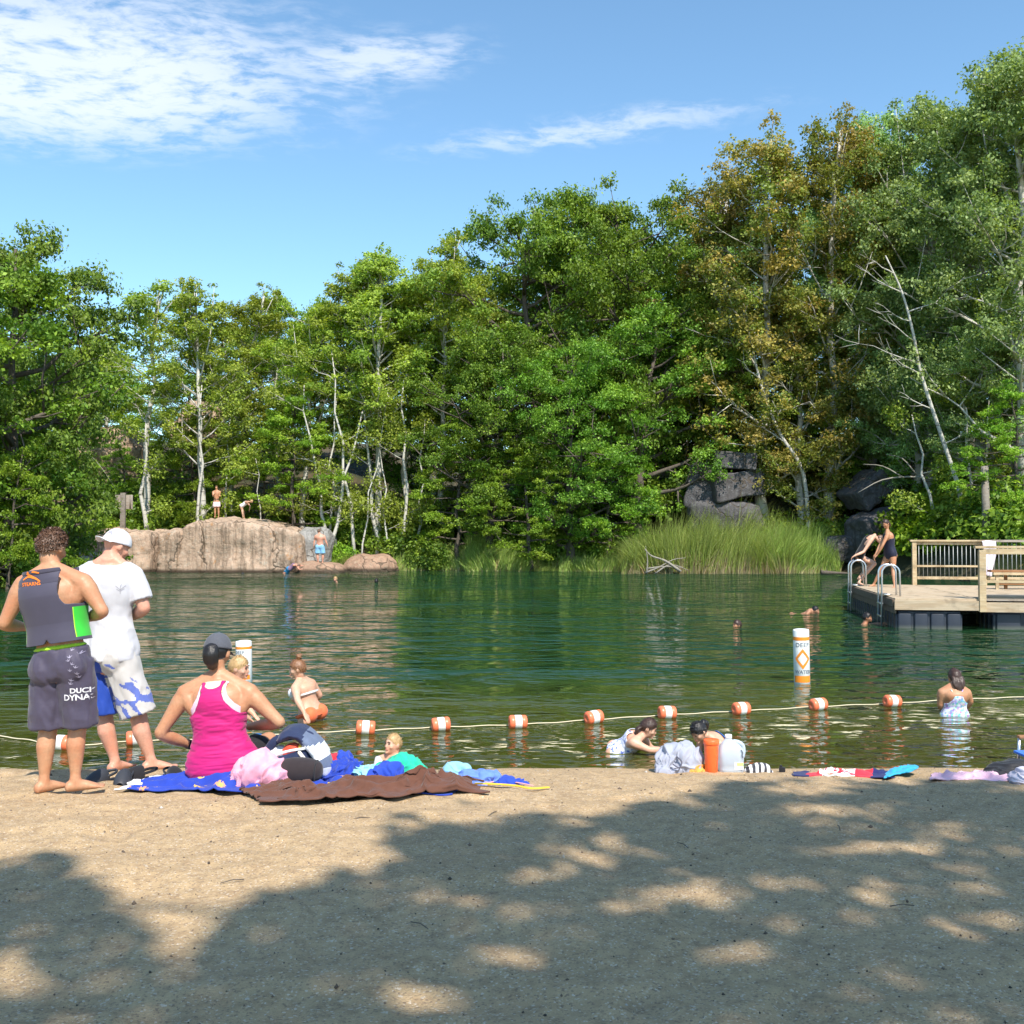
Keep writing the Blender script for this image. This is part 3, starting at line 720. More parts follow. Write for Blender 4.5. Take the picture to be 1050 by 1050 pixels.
# railings: back
def post(u, v, z0, z1, s_=.11, m=None): dk('railing_post', [((u, v, (z0 + z1) / 2), (s_, s_, z1 - z0))], m or M_RAIL, .008)
RB = V2 - .12
post(1.60, RB, DZ, DZ + 1.14); post(3.33, RB, DZ, DZ + 1.14); post(5.1, RB, DZ, DZ + 1.10); post(6.1, RB, DZ, DZ + 1.10)
dk('top_rail', [((2.47, RB, DZ + 1.165), (1.96, .16, .045)), ((2.46, RB, DZ + 1.10), (1.62, .05, .075))], M_RAIL)
dk('top_rail', [((4.85, RB + .01, DZ + 1.16), (2.78, .16, .06))], M_GREYWOOD)
for zr, hh in ((.50, .05), (.19, .075)): dk('middle_rail' if zr > .3 else 'bottom_rail', [((2.465, RB - .02, DZ + zr), (1.60, .04, hh))], M_RAIL)
M_ALU = plain('aluminium', (.62, .64, .67), .32, .85); M_BAL = plain('baluster_metal', (.42, .43, .42), .5, .4)
for i in range(15):
    bm = bmesh.new(); u = 1.72 + i * .107; tube(bm, [Vector((u, RB + .015, DZ + .14)), Vector((u, RB + .015, DZ + 1.07))], .0085, 6, False); from_bm('baluster', bm, M_BAL, dock)
for i in range(24):
    u = 3.48 + i * .107
    bm = bmesh.new(); tube(bm, [Vector((u, RB + .015, DZ + .14)), Vector((u, RB + .015, DZ + 1.12))], .0085, 6, False); from_bm('baluster', bm, M_BAL, dock)
for zr, hh in ((.19, .07),): dk('bottom_rail', [((4.7, RB - .02, DZ + zr), (2.6, .04, hh))], M_RAIL)
# front railing
post(1.66, -.01, DZ - .26, DZ + 1.0, .13); post(3.6, .06, DZ - .1, DZ + 1.02, .12); post(5.6, .06, DZ - .1, DZ + 1.02, .12)
dk('top_rail', [((3.9, .03, DZ + 1.06), (4.75, .17, .05))], M_RAIL)
dk('apron_rail', [((3.93, -.035, DZ + .97), (4.5, .04, .11))], M_RAIL)
dk('middle_rail', [((3.93, -.025, DZ + .36), (4.4, .04, .055))], M_RAIL)
# ladders
def ladder(v, sep, label):
    root = empty('dock_ladder', (0, 0, 0), 0, label, 'ladder', 'boarding ladders on the dock')
    root.matrix_world = dock.matrix_world
    root.location = dock.location + Matrix.Rotation(-TH, 3, 'Z') @ Vector((-.07, v, 0)); root.rotation_euler = (0, 0, -TH)
    for s_ in (-sep / 2, sep / 2):
        bm = bmesh.new(); hw = .18; cx_ = .10
        pts = [Vector((cx_ - hw - .02, s_, -.55)), Vector((cx_ - hw, s_, DZ + .50))] + [Vector((cx_ - hw * math.cos(a), s_, DZ + .50 + hw * .95 * math.sin(a))) for a in np.linspace(.25, PI - .25, 9)] + [Vector((cx_ + hw, s_, DZ + .50)), Vector((cx_ + hw + .01, s_, DZ + .0))]
        tube(bm, pts, .021, 10, False); from_bm('handrail', bm, M_ALU, root)
    for z in (-.35, -.08, .19, .46):
        bm = bmesh.new(); box(bm, (-.09, 0, z), (.07, sep, .03), bev=.008); from_bm('rung', bm, M_ALU, root)
    bm = bmesh.new(); box(bm, (.02, 0, DZ + .035), (.12, sep + .06, .02), bev=.004); from_bm('mounting_plate', bm, M_ALU, root)
ladder(1.0, .42, 'aluminium boarding ladder at the near left corner of the dock')
ladder(5.35, .42, 'aluminium boarding ladder at the far left corner of the dock beside the crouching girl')
# bench on dock
root = empty('dock_bench', dock.location + Matrix.Rotation(-TH, 3, 'Z') @ Vector((3.95, 4.3, DZ)), -TH, 'reddish wooden bench on the dock behind the front railing', 'bench')
for nm_, c_, s_, mm in (('seat', (0, 0, .44), (2.0, .36, .05), M_REDWOOD), ('apron', (0, -.16, .38), (1.9, .03, .07), M_RAIL), ('stretcher', (0, 0, .14), (1.7, .05, .07), M_REDWOOD)):
    bm = bmesh.new(); box(bm, c_, s_, bev=.006); from_bm(nm_, bm, mm, root, smooth=False)
for sx__ in (-.85, -.6, .6, .85):
    bm = bmesh.new(); box(bm, (sx__, -.1 if abs(sx__) > .7 else .1, .2), (.07, .07, .42), bev=.005); from_bm('leg', bm, M_RAIL if abs(sx__) > .7 else M_REDWOOD, root, smooth=False)

# ------------------------------------------------------------------ cloth helpers
def cloth(name, P4, m, label=None, cat=None, amp=.03, seed=0, nu=90, nv=50, folds=3.0, lift=None, thick=.008, group=None, edge=.03, zfn=None, parent=None, pat=None, base=.012):
    """rumpled cloth on the sand; P4 = near-left, near-right, far-right, far-left corners"""
    A, B, Cc, D = [np.array(p) for p in P4]
    u, v = np.meshgrid(np.linspace(0, 1, nu), np.linspace(0, 1, nv)); u_, v_ = u[..., None], v[..., None]
    P = (A * (1 - u_) + B * u_) * (1 - v_) + (D * (1 - u_) + Cc * u_) * v_
    P = P.astype(float)
    P[..., 0] += fbm(u * 4, v * 4, seed, 3, seed) * edge; P[..., 1] += fbm(u * 4, v * 4, seed + 9.3, 3, seed + 3) * edge
    gz = terr(P[..., 0], P[..., 1], False)
    rid = 1 - np.abs(fbm(P[..., 0] * folds + fbm(P[..., 0] * 3, P[..., 1] * 3, 0, 2, seed + 8) * .6, P[..., 1] * folds * 1.7, seed, 3, seed + 5)) * 1.6
    z = np.clip(rid, 0, 1) ** 1.6 * amp + np.clip(fbm(P[..., 0] * folds * 3, P[..., 1] * folds * 3, 0, 2, seed + 1), 0, 1) * amp * .3
    ed = np.minimum(np.minimum(u, 1 - u) * 6, np.minimum(v, 1 - v) * 5); z = z * (.35 + .65 * np.clip(ed, 0, 1))
    if lift is not None: z = z + lift(u, v)
    P[..., 2] = gz + base + z
    i = np.arange((nv - 1) * (nu - 1)); r = i // (nu - 1); c = i % (nu - 1)
    F = np.stack([r * nu + c, r * nu + c + 1, (r + 1) * nu + c + 1, (r + 1) * nu + c], -1)
    me = np_mesh(name, P.reshape(-1, 3), F)
    o = link(name, me, m, parent, world=parent is not None)
    if pat is not None:
        cu = (u[:-1, :-1] + 1 / nu / 2).ravel(); cv = (v[:-1, :-1] + 1 / nv / 2).ravel()
        o.data.polygons.foreach_set('material_index', pat(cu, cv).astype(np.int32))
    finish(o, solid=thick, soff=-1)
    if label: tag(o, label, cat, group)
    return o
def heap(name, c, s, m, label, cat, seed, amp=.03, fold=9.0, group=None, rot=0, vox=.008):
    """crumpled cloth heap: dome with sharp folds"""
    bm = bmesh.new(); bmesh.ops.create_icosphere(bm, subdivisions=6, radius=1)
    me = bpy.data.meshes.new(name); bm.to_mesh(me); bm.free(); U = verts(me).astype(float)
    P = U * np.array(s); P[:, 2] = np.where(P[:, 2] < 0, P[:, 2] * .25, P[:, 2])
    ca, sa = math.cos(rot), math.sin(rot)
    g2_ = np.random.default_rng(seed + 77); fw_ = np.zeros(len(P)); F_ = fold * 3.4
    for q_ in range(3):
        dv = g2_.normal(size=3) * np.array([1, 1, .8]); dv /= np.linalg.norm(dv); wv = fbm(P[:, 0] * F_ * .35, P[:, 1] * F_ * .35, P[:, 2] * F_ * .35 + q_, 2, seed + q_)
        a_ = P @ dv * F_ + wv * 1.1; o_ = P - (P @ dv)[:, None] * dv
        n_ = np.abs(vnoise(a_, o_[:, 0] * F_ * .16 + q_ * 7, o_[:, 2] * F_ * .16, seed + 31 * q_)); fw_ = np.maximum(fw_, (1 - n_ * 2.2) * (1 - .2 * q_))
    f = fw_ * 2.0 - .6
    g_ = fbm(P[:, 0] * fold, P[:, 1] * fold, P[:, 2] * fold, 2, seed + 3)
    P = P + U * (f * amp + g_ * amp * 1.5)[:, None]
    P = np.stack([P[:, 0] * ca - P[:, 1] * sa, P[:, 0] * sa + P[:, 1] * ca, P[:, 2]], 1)
    setverts(me, P); o = link(name, me, m); o.location = c
    if label: tag(o, label, cat, group)
    return o

# ------------------------------------------------------------------ rope line with floats
M_ORG = plain('float_orange', (.88, .19, .085), .35, var=.15); M_WHT = plain('float_white', (.82, .80, .76), .4); M_ROPE = fabric('rope', (.66, .58, .40), .8, .2, 80)
fl = [(62, 766), (140, 761), (375, 750), (452, 746.5), (531, 744), (609, 739), (684, 734), (760, 730), (839, 725.5), (915, 722)]
rp = [(-260, 742), (-40, 753), (30, 760)] + [(a, b) for a, b in fl[:2]] + [(225, 758), (300, 753)] + fl[2:] + [(985, 718), (1050, 715.5), (1200, 709)]
def wat(px, py, dz=.0):
    p = at(px, py, 10); k_ = (CAMZ - dz) / (CAMZ - p.z); return Vector((p.x * k_, p.y * k_, dz))
pts = smooth_pts([wat(a, b) for a, b in rp], 8)
for i, p in enumerate(pts): p.z = .010 + .004 * math.sin(i * 1.3)
bm = bmesh.new(); tube(bm, pts, .006, 6, False)
o = from_bm('lane_rope', bm, M_ROPE); tag(o, 'pale yellow rope floating across the swimming area, strung with orange floats', 'rope')
which = ['nearest the boy, leftmost on the rope', 'behind the legs of the man in the white cap', 'left of the blonde toddler, right of the wading woman', 'just right of the blonde toddler', 'fifth along the rope from the left', 'above and left of the girl in the floral suit', 'between the two dark-haired girls', 'above the milk jug', 'beside the right marker buoy', 'left of the girl with long wet hair']
for i, (a, b) in enumerate(fl):
    c_ = wat(a, b + 2.2, .0); c_.z = .055
    nxt = wat(*(fl[i + 1] if i < len(fl) - 1 else (985, 718))); prv = wat(*(fl[i - 1] if i > 2 else rp[3] if i == 1 else (300, 753) if i == 2 else rp[2]))
    d = (nxt - prv); az = math.atan2(d.y, d.x)
    root = empty('rope_float', c_, az, 'small orange and white rope float, ' + which[i], 'buoy', 'floats strung on the rope')
    root.rotation_euler = (i * 1.1, [.05, -.03, .08, -.06, .02, -.07, .04, .0, -.05, .06][i], az + [.0, .1, -.12, .05, -.06, .14, -.1, .03, .08, -.04][i]); root.scale = (.9, .9, .9)
    Mx = Matrix.Rotation(PI / 2, 4, 'Y')
    bm = bmesh.new(); lathe(bm, [(.075, -.040), (.0795, -.034), (.0795, .034), (.075, .040)], 24, Mx); from_bm('white_band', bm, M_WHT, root)
    for s_ in (-1, 1):
        bm = bmesh.new(); prof = [(.076, .0405), (.079, .05), (.078, .082), (.068, .096), (.045, .101), (.014, .101), (.012, .095)]
        lathe(bm, [(r_, s_ * z_) for r_, z_ in prof], 24, Mx)
        bmesh.ops.recalc_face_normals(bm, faces=bm.faces[:]); from_bm('orange_end', bm, M_ORG, root)

# ------------------------------------------------------------------ text helper
def text_mesh(s_, size, bold=.0, font_space=1.0):
    cu = bpy.data.curves.new('lettering', 'FONT'); cu.body = s_; cu.size = size; cu.align_x = 'CENTER'; cu.align_y = 'CENTER'; cu.offset = bold; cu.space_character = font_space; cu.resolution_u = 3
    o = bpy.data.objects.new('lettering', cu); C.objects.link(o)
    me = bpy.data.meshes.new_from_object(o.evaluated_get(DG())); bpy.data.objects.remove(o); return me
def wrap(me, Rr, off=.002, z=0.0, ang=0.0):
    for v in me.vertices:
        a = v.co.x / Rr + ang; r_ = Rr + off; v.co = Vector((r_ * math.sin(a), -r_ * math.cos(a), v.co.y + z))
    me.update(); return me
# marker buoys
M_BUOYW = plain('buoy_white', (.84, .84, .82), .35, var=.04); M_BAND = plain('buoy_orange', (.85, .26, .02), .4); M_INK = plain('buoy_ink', (.12, .14, .18), .6)
def marker(px, pyw, top, label, ang=0.0):
    c_ = wat(px, pyw); s_ = 1.0; Rr = .102 * c_.y / 13.3
    Hh = at(px, top, c_.y).z
    root = empty('marker_buoy', c_, 0, label, 'buoy'); root.rotation_euler = (R(.8), R(-1.2), 0)
    bm = bmesh.new(); lathe(bm, [(Rr, -.5), (Rr, Hh - .02), (Rr * .95, Hh - .004), (Rr * .6, Hh + .004), (.01, Hh + .006)], 40); from_bm('buoy_body', bm, M_BUOYW, root)
    def bandm(z0, z1, half=PI, a0=0.0, name='orange_band'):
        bm = bmesh.new(); n_ = 40; rows = []
        for i in range(n_ + 1):
            a = a0 - half + 2 * half * i / n_; r_ = Rr + .0018
            rows.append([bm.verts.new((r_ * math.sin(a), -r_ * math.cos(a), z)) for z in (z0, z1)])
        for p_, q_ in zip(rows, rows[1:]): bm.faces.new((p_[0], q_[0], q_[1], p_[1]))
        from_bm(name, bm, M_BAND, root)
    bandm(Hh * .80, Hh * .865); bandm(.015, Hh * .145, 1.15, -.15, 'lower_orange_band')
    me = text_mesh('DEEP', Hh * .112, .001, 1.05); wrap(me, Rr, .003, Hh * .715, ang); link('lettering', me, M_INK, root)
    me = text_mesh('WATER', Hh * .092, .001, 1.0); wrap(me, Rr, .003, Hh * .215, ang); link('lettering', me, M_INK, root)
    # diamond
    bm = bmesh.new(); n_ = 14; cz = Hh * .46; hw, hh = Rr * 1.0, Hh * .19
    cor = [Vector((0, hh, 0)), Vector((hw, 0, 0)), Vector((0, -hh, 0)), Vector((-hw, 0, 0))]
    outer = []; inner = []
    for a_, b_ in zip(cor, cor[1:] + cor[:1]):
        for i in range(n_): f = i / n_; outer.append(a_.lerp(b_, f)); inner.append(a_.lerp(b_, f) * .64)
    ov = [bm.verts.new(p_) for p_ in outer]; iv = [bm.verts.new(p_) for p_ in inner]; m_ = len(ov)
    for i in range(m_): j = (i + 1) % m_; bm.faces.new((ov[i], ov[j], iv[j], iv[i]))
    me = bpy.data.meshes.new('diamond'); bm.to_mesh(me); bm.free(); wrap(me, Rr, .003, cz, ang); link('orange_diamond', me, M_BAND, root)
marker(822.5, 700, 645, 'white cylindrical marker buoy with orange diamond reading DEEP WATER, standing alone on the right', -.12)
marker(250.5, 697, 657, 'white marker buoy half hidden behind the head of the woman in the pink tank top', -.35)
# ------------------------------------------------------------------ people
SK_TAN = skin('tan_skin', (.50, .265, .150)); SK_PINK = skin('pink_skin', (.62, .33, .235)); SK_FAIR = skin('fair_skin', (.66, .41, .29)); SK_BROWN = skin('brown_skin', (.40, .215, .13))
def hairmat(name, c):
    t = NT(name); co = t.coord('Object'); nz = t.noise(t.n('Mapping', None, Vector=co, Scale=(40, 40, 12)).outputs[0], 2.0, 3, .6)
    return t.done(t.pr(t.mix(nz, tuple(x * .5 for x in c), tuple(x * 1.5 for x in c)), .45, t.bump(nz, .004)))
H_BROWN = hairmat('brown_hair', (.12, .062, .036)); H_BLACK = hairmat('black_hair', (.012, .010, .010)); H_BLOND = hairmat('blonde_hair', (.42, .27, .12)); H_RED = hairmat('auburn_hair', (.22, .10, .045)); H_DK = hairmat('dark_brown_hair', (.045, .022, .015))
M_EYE = plain('eye', (.05, .035, .03), .25); M_LIP = plain('lips', (.45, .16, .13), .5)

class Pose:
    """H stature, pel pelvis centre, neck base of neck, head head centre, f hip facing, fs shoulder facing, fh face dir,
    limbs: le,lw,re,rw elbows and wrists; lk,la,rk,ra knees and ankles (l,r = the person's own left and right)"""
    def __init__(s, **k):
        s.w = 1.0; s.tw = 1.0; s.fem = False; s.bend = 0.0; s.shw = .108; s.__dict__.update(k)
        V_ = lambda a: Vector(a)
        s.f = V_(s.f).normalized(); s.fs = V_(getattr(s, 'fs', s.f)).normalized(); s.fh = V_(getattr(s, 'fh', s.fs)).normalized()
        up = (s.neck - s.pel).normalized(); s.up = up
        s.ru = (s.neck - s.pel).normalized()
        s.rh = s.f.cross(up).normalized(); s.rs = s.fs.cross(up).normalized()
        s.ff = up.cross(s.rh).normalized(); s.ffs = up.cross(s.rs).normalized()
        if not hasattr(s, 'rsh'): s.rsh = s.neck - up * .035 * s.H + s.rs * s.shw * s.H * s.w
        if not hasattr(s, 'lsh'): s.lsh = s.neck - up * .035 * s.H - s.rs * s.shw * s.H * s.w
        s.rhip = s.pel + s.rh * .052 * s.H * s.w - up * .01 * s.H; s.lhip = s.pel - s.rh * .052 * s.H * s.w - up * .01 * s.H
    TT = [-.20, -.12, 0, .12, .25, .40, .55, .70, .82, .90, .95, 1.0]
    WM = [.040, .078, .097, .096, .088, .081, .086, .095, .100, .092, .066, .036]
    WF = [.040, .080, .102, .100, .084, .070, .075, .086, .090, .084, .058, .031]
    DM = [.035, .060, .066, .064, .058, .055, .060, .066, .066, .056, .046, .036]
    def spine(s, t):
        a = s.pel; b = s.neck; m = (a + b) / 2 - (s.ff + s.ffs) * .5 * s.bend * s.H
        if t < 0: return a + (m - a).normalized() * (b - a).length * t
        return a * (1 - t) ** 2 + m * 2 * t * (1 - t) + b * t * t
    def ring(s, t, infl=0.0, wk=1.0):
        W = s.WF if s.fem else s.WM; tt_ = [t - .05, t - .025, t, t + .025, t + .05] if .02 < t < .93 else [t]; a = np.mean(np.interp(tt_, s.TT, W)) * s.H * s.w * (s.tw if t < .93 else 1); d = np.mean(np.interp(tt_, s.TT, s.DM)) * s.H * s.w
        k = min(1, max(0, t)); r = s.rh.lerp(s.rs, k).normalized(); fw = s.ff.lerp(s.ffs, k)
        tan = (s.spine(t + .03) - s.spine(t - .03)).normalized(); fw = (fw - tan * fw.dot(tan)).normalized(); r = (r - tan * r.dot(tan)).normalized()
        off = fw * s.H * float(np.interp(t, [-.15, 0, .12, .45, .75, .88, 1.0], [-.006, -.003, 0, 0, -.010, -.008, 0]))
        return s.spine(t) + off, r * (a * wk + infl), fw * (d * wk + infl)
    def leg_pts(s, side):
        h = s.lhip if side == 'l' else s.rhip; k = getattr(s, side + 'k'); a = getattr(s, side + 'a'); return h, k, a
    def arm_pts(s, side):
        return (s.lsh if side == 'l' else s.rsh), getattr(s, side + 'e'), getattr(s, side + 'w')

def hand(bm, w_, d, up_, H, curl=.5, side=1, fine=True):
    """palm + five fingers starting at wrist w_ pointing along d; up_ = back of the hand"""
    d = d.normalized(); r_, u_, d = frame(d, up_); r_ = r_ * side; L = .105 * H; hs = H / 1.75
    pc = w_ + d * .045 * hs
    loft(bm, [(w_ - d * .005, r_ * .026 * hs, u_ * .020 * hs), (w_ + d * .03 * hs, r_ * .036 * hs, u_ * .017 * hs), (w_ + d * .075 * hs, r_ * .042 * hs, u_ * .014 * hs), (w_ + d * .088 * hs, r_ * .036 * hs, u_ * .010 * hs)], 12)
    if not fine: 
        tube(bm, [w_ + d * .08 * hs, w_ + (d - u_ * curl * .5) * .13 * hs, w_ + (d * .9 - u_ * curl * 1.1) * .16 * hs], [.03 * hs, .026 * hs, .016 * hs], 8, flat=.5); return
    for i, (o_, l_) in enumerate([(-.030, .066), (-.010, .078), (.011, .072), (.031, .056)]):
        b = w_ + d * .078 * hs + r_ * o_ * hs; p = [b]; dd = d.copy()
        for j, fr_ in enumerate((.45, .32, .23)):
            dd = (dd - u_ * curl * (.35 + .25 * j)).normalized(); p.append(p[-1] + dd * l_ * hs * fr_)
        tube(bm, p, [.0095 * hs, .009 * hs, .0085 * hs, .0075 * hs], 8)
    b = w_ + d * .022 * hs - r_ * .026 * hs
    tube(bm, [b, b + (d * .6 - r_ * .75 - u_ * .2).normalized() * .035 * hs, b + (d * .6 - r_ * .75 - u_ * .2).normalized() * .035 * hs + (d * .9 - r_ * .2 - u_ * .3).normalized() * .032 * hs], [.013 * hs, .011 * hs, .009 * hs], 8)

def head_bm(bm, s, fine=True):
    c = s.head; H = getattr(s, 'hH', s.H); hs = H / 1.78
    fwd = s.fh; upv = getattr(s, 'uh', Vector((0, 0, 1))); r_, u_, fwd = frame(fwd, upv)
    r_ = fwd.cross(u_).normalized()
    Mh = Matrix((r_, fwd, u_)).transposed()
    vs = ball(bm, (0, 0, 0), (1, 1, 1), u=24, v=16)
    for v in vs:
        x, y, z = v.co
        X = x * .076; Y = y * .096; Z = z * .118
        if z < 0:
            X *= 1 + .30 * z * abs(1); Y = Y * (1 + .12 * z) + (.020 * -z if y > -.3 else .03 * -z)
            if y > .5: Y += .004
        if z > .2 and y < 0: Y *= 1.03
        v.co = c + Mh @ (Vector((X, Y, Z)) * hs)
    P = lambda x, y, z: c + Mh @ (Vector((x, y, z)) * hs)
    # nose, brow, lips, chin
    tube(bm, [P(0, .088, .018), P(0, .102, -.012), P(0, .112, -.028)], [.007 * hs, .010 * hs, .012 * hs], 8)
    tube(bm, [P(-.035, .083, .025), P(0, .092, .030), P(.035, .083, .025)], [.009 * hs, .011 * hs, .009 * hs], 8)
    tube(bm, [P(-.018, .094, -.056), P(0, .099, -.054), P(.018, .094, -.056)], [.006 * hs, .008 * hs, .006 * hs], 8)
    tube(bm, [P(-.012, .092, -.092), P(.012, .092, -.092)], [.014 * hs, .014 * hs], 8)
    for sg in (-1, 1):
        rot = Mh @ Matrix.Rotation(sg * R(-22), 3, 'Z')
        ball(bm, P(sg * .079, -.008, -.008), (.010 * hs, .020 * hs, .032 * hs), rot, 12, 8)
        ball(bm, P(sg * .045, .065, -.025), (.022 * hs, .024 * hs, .024 * hs), Mh, 10, 8)
    # neck
    nb = s.neck - s.up * .02 * s.H
    tube(bm, [nb, s.neck + (c - s.neck) * .35, P(0, -.02, -.06)], [.040 * s.H * (.85 if s.fem else 1) * s.w ** .5, .033 * s.H * (.85 if s.fem else 1), .034 * hs * 1.7], 14)
    return P, Mh, hs

def body(s, root, mat, vox=.010, hands=True, feet=True, finehand=False, name='body', bust=False):
    bm = bmesh.new(); H = s.H; w_ = s.w
    loft(bm, [s.ring(t) for t in (-.20, -.15, -.06, 0, .08, .16, .25, .33, .42, .5, .6, .7, .78, .84, .90, .95, 1.0, 1.06)], 24)
    # trapezius, shoulders
    for sd_ in 'lr':
        sh, el, wr = s.arm_pts(sd_)
        tube(bm, [s.neck + s.up * .03 * H, s.neck.lerp(sh, .55) + s.up * .012 * H, sh], [.026 * H * w_, .032 * H * w_, .038 * H * w_], 12)
        tube(bm, [s.spine(.62) + (sh - s.neck) * .48 - s.ffs * .006 * H, s.spine(.80) + (sh - s.neck) * .70 - s.ffs * .008 * H, sh - s.ffs * .002 * H], [.026 * H * w_, .033 * H * w_, .034 * H * w_], 12)
        ud = (el - sh)
        fat = .92 if s.fem else 1.0
        tube(bm, [sh, sh + ud * .22, sh + ud * .5, sh + ud * .8, el], [x * H * w_ * fat for x in (.036, .037, .031, .026, .0245)], 14)
        fd = (wr - el)
        tube(bm, [el, el + fd * .25, el + fd * .55, el + fd * .85, wr], [x * H * w_ * fat for x in (.0245, .0275, .024, .018, .0165)], 14)
        if hands:
            hint = getattr(s, sd_ + 'hu', Vector((0, 0, 1)))
            hand(bm, wr, getattr(s, sd_ + 'hd', fd), hint, H, getattr(s, 'curl', .5), 1 if sd_ == 'l' else -1, finehand)
        hp, kn, an = s.leg_pts(sd_)
        td = kn - hp; sdv = an - kn
        back = -(s.ff)
        tube(bm, [hp + s.up * .02 * H, hp + td * .2, hp + td * .45, hp + td * .75, kn], [x * H * w_ for x in (.052, .054, .048, .037, .034)], 16)
        bk = -(td.normalized() + s.ff * .0) ; 
        cb = (hp - kn).normalized() + (an - kn).normalized()
        cb = cb.normalized() * .012 * H if cb.length > .25 else back * .010 * H
        tube(bm, [kn, kn + sdv * .18 + cb * .6, kn + sdv * .36 + cb * .9, kn + sdv * .65 + cb * .2, kn + sdv * .88, an], [x * H * w_ for x in (.033, .0335, .0345, .0265, .0195, .0205)], 16)
        if feet:
            fdv = Vector(getattr(s, sd_ + 'f', s.f)).normalized(); dn = Vector((0, 0, -1))
            r_ = fdv.cross(Vector((0, 0, 1))).normalized(); u_ = r_.cross(fdv).normalized()
            hl = an - fdv * .030 * H - u_ * .022 * H
            loft(bm, [(hl - fdv * .006 * H, r_ * .010 * H, u_ * .010 * H), (hl, r_ * .019 * H, u_ * .019 * H), (hl + fdv * .03 * H + u_ * .004 * H, r_ * .020 * H, u_ * .024 * H), (hl + fdv * .07 * H, r_ * .022 * H, u_ * .019 * H), (hl + fdv * .100 * H - u_ * .006 * H, r_ * .027 * H, u_ * .012 * H), (hl + fdv * .112 * H - u_ * .008 * H, r_ * .026 * H, u_ * .009 * H)], 14)
            for i_ in range(5):
                o_ = (-.020 + i_ * .010) * H * (1 if sd_ == 'r' else -1)
                ln_ = (.025 - .003 * i_) * H
                b = hl + fdv * .116 * H - u_ * .010 * H - r_ * -o_ if False else hl + fdv * .116 * H - u_ * .010 * H + r_ * o_
                tube(bm, [b, b + fdv * ln_ * .6, b + fdv * ln_ - u_ * .001 * H], [.0065 * H if i_ == 0 else .005 * H] * 2 + [.0045 * H], 8)
            tube(bm, [an, an - u_ * .02 * H + fdv * .015 * H], [.0205 * H, .021 * H], 10)
        # buttock
        ball(bm, hp - s.ff * .030 * H + s.up * .0 * H, (.050 * H * w_, .045 * H * w_, .050 * H * w_), None, 14, 10)
        if bust: ball(bm, s.spine(.66) + (sh - s.neck) * .50 + s.ffs * .055 * H, (.036 * H,) * 3, None, 14, 10)
    P, Mh, hs = head_bm(bm, s)
    o = from_bm(name, bm, mat, root, world=True)
    finish(o, remesh=vox, smooth=3 if vox < .012 else 2)
    s.P = P; s.Mh = Mh; s.hs = hs
    return o

def face(s, root):
    P = s.P; hs = s.hs
    for sg in (-1, 1):
        bm = bmesh.new(); ball(bm, P(sg * .031, .0895, .008), (.013 * hs, .007 * hs, .0075 * hs), s.Mh, 12, 8); from_bm('eye', bm, M_EYE, root, world=True)
        bm = bmesh.new(); tube(bm, [P(sg * .014, .096, .028), P(sg * .032, .096, .033), P(sg * .050, .084, .027)], [.004 * hs, .005 * hs, .003 * hs], 6); from_bm('eyebrow', bm, H_BROWN, root, world=True)
    bm = bmesh.new(); tube(bm, [P(-.026, .094, -.057), P(0, .105, -.056), P(.026, .094, -.057)], [.003 * hs, .0075 * hs, .003 * hs], 8); from_bm('lips', bm, M_LIP, root, world=True)

def hair(s, root, mat, infl=.012, hairline=.035, nape=-.05, tuft=0, length=.03, seed=0, name='hair', side_low=-.02):
    """hair shell following the skull with optional tufts"""
    P = s.P; hs = s.hs; g = np.random.default_rng(seed)
    bm = bmesh.new(); nu_, nv_ = 40, 26; rows = []
    for j in range(nv_ + 1):
        row = []
        for i in range(nu_):
            a = 2 * PI * i / nu_; # a=0 front(+y)
            fr_ = (1 + math.cos(a)) / 2        # 1 at the front
            zl = hairline * fr_ ** 2 + nape * (1 - fr_) ** 1.5 * 1.0 + side_low * (4 * fr_ * (1 - fr_)) * .6
            low = math.asin(max(-.95, min(.95, zl / .118)))
            el_ = PI / 2 - (PI / 2 - low) * j / nv_
            x = math.sin(a) * math.cos(el_); y = math.cos(a) * math.cos(el_); z = math.sin(el_)
            th = infl * (.35 + .65 * min(1, (1 - j / nv_) * 4)) * (1 + .35 * float(vnoise(x * 5 + seed, y * 5, z * 5)))
            X, Y, Z = x * (.076 + th), y * (.096 + th) * (1.03 if y < 0 else 1), z * (.118 + th)
            if z < 0: X *= 1 + .2 * z; Y += .02 * -z
            row.append(bm.verts.new(P(X, Y, Z)))
        rows.append(row)
    for a_, b_ in zip(rows, rows[1:]):
        for i in range(nu_): jn = (i + 1) % nu_; bm.faces.new((a_[i], b_[i], b_[jn], a_[jn]))
    bm.faces.new(rows[-1])
    base = [v.co.copy() for r_ in rows[2:] for v in r_]
    cN = s.head
    for k_ in range(tuft):
        b = base[int(g.integers(0, len(base)))]; n_ = (b - cN).normalized()
        d = (n_ * .35 + Vector(g.normal(size=3) * .40) + Vector((0, 0, -.55))).normalized(); L = length * g.uniform(.6, 1.3) * hs
        sd_ = d.cross(n_).normalized() * .0035 * hs * g.uniform(.7, 1.6)
        p0 = b - n_ * .004; p1 = b + d * L * .6 + n_ * .004; p2 = b + d * L
        v_ = [bm.verts.new(p0 - sd_), bm.verts.new(p0 + sd_), bm.verts.new(p1 + sd_ * .7), bm.verts.new(p1 - sd_ * .7), bm.verts.new(p2)]
        bm.faces.new(v_[:4]); bm.faces.new((v_[3], v_[2], v_[4]))
    return from_bm(name, bm, mat, root, world=True)

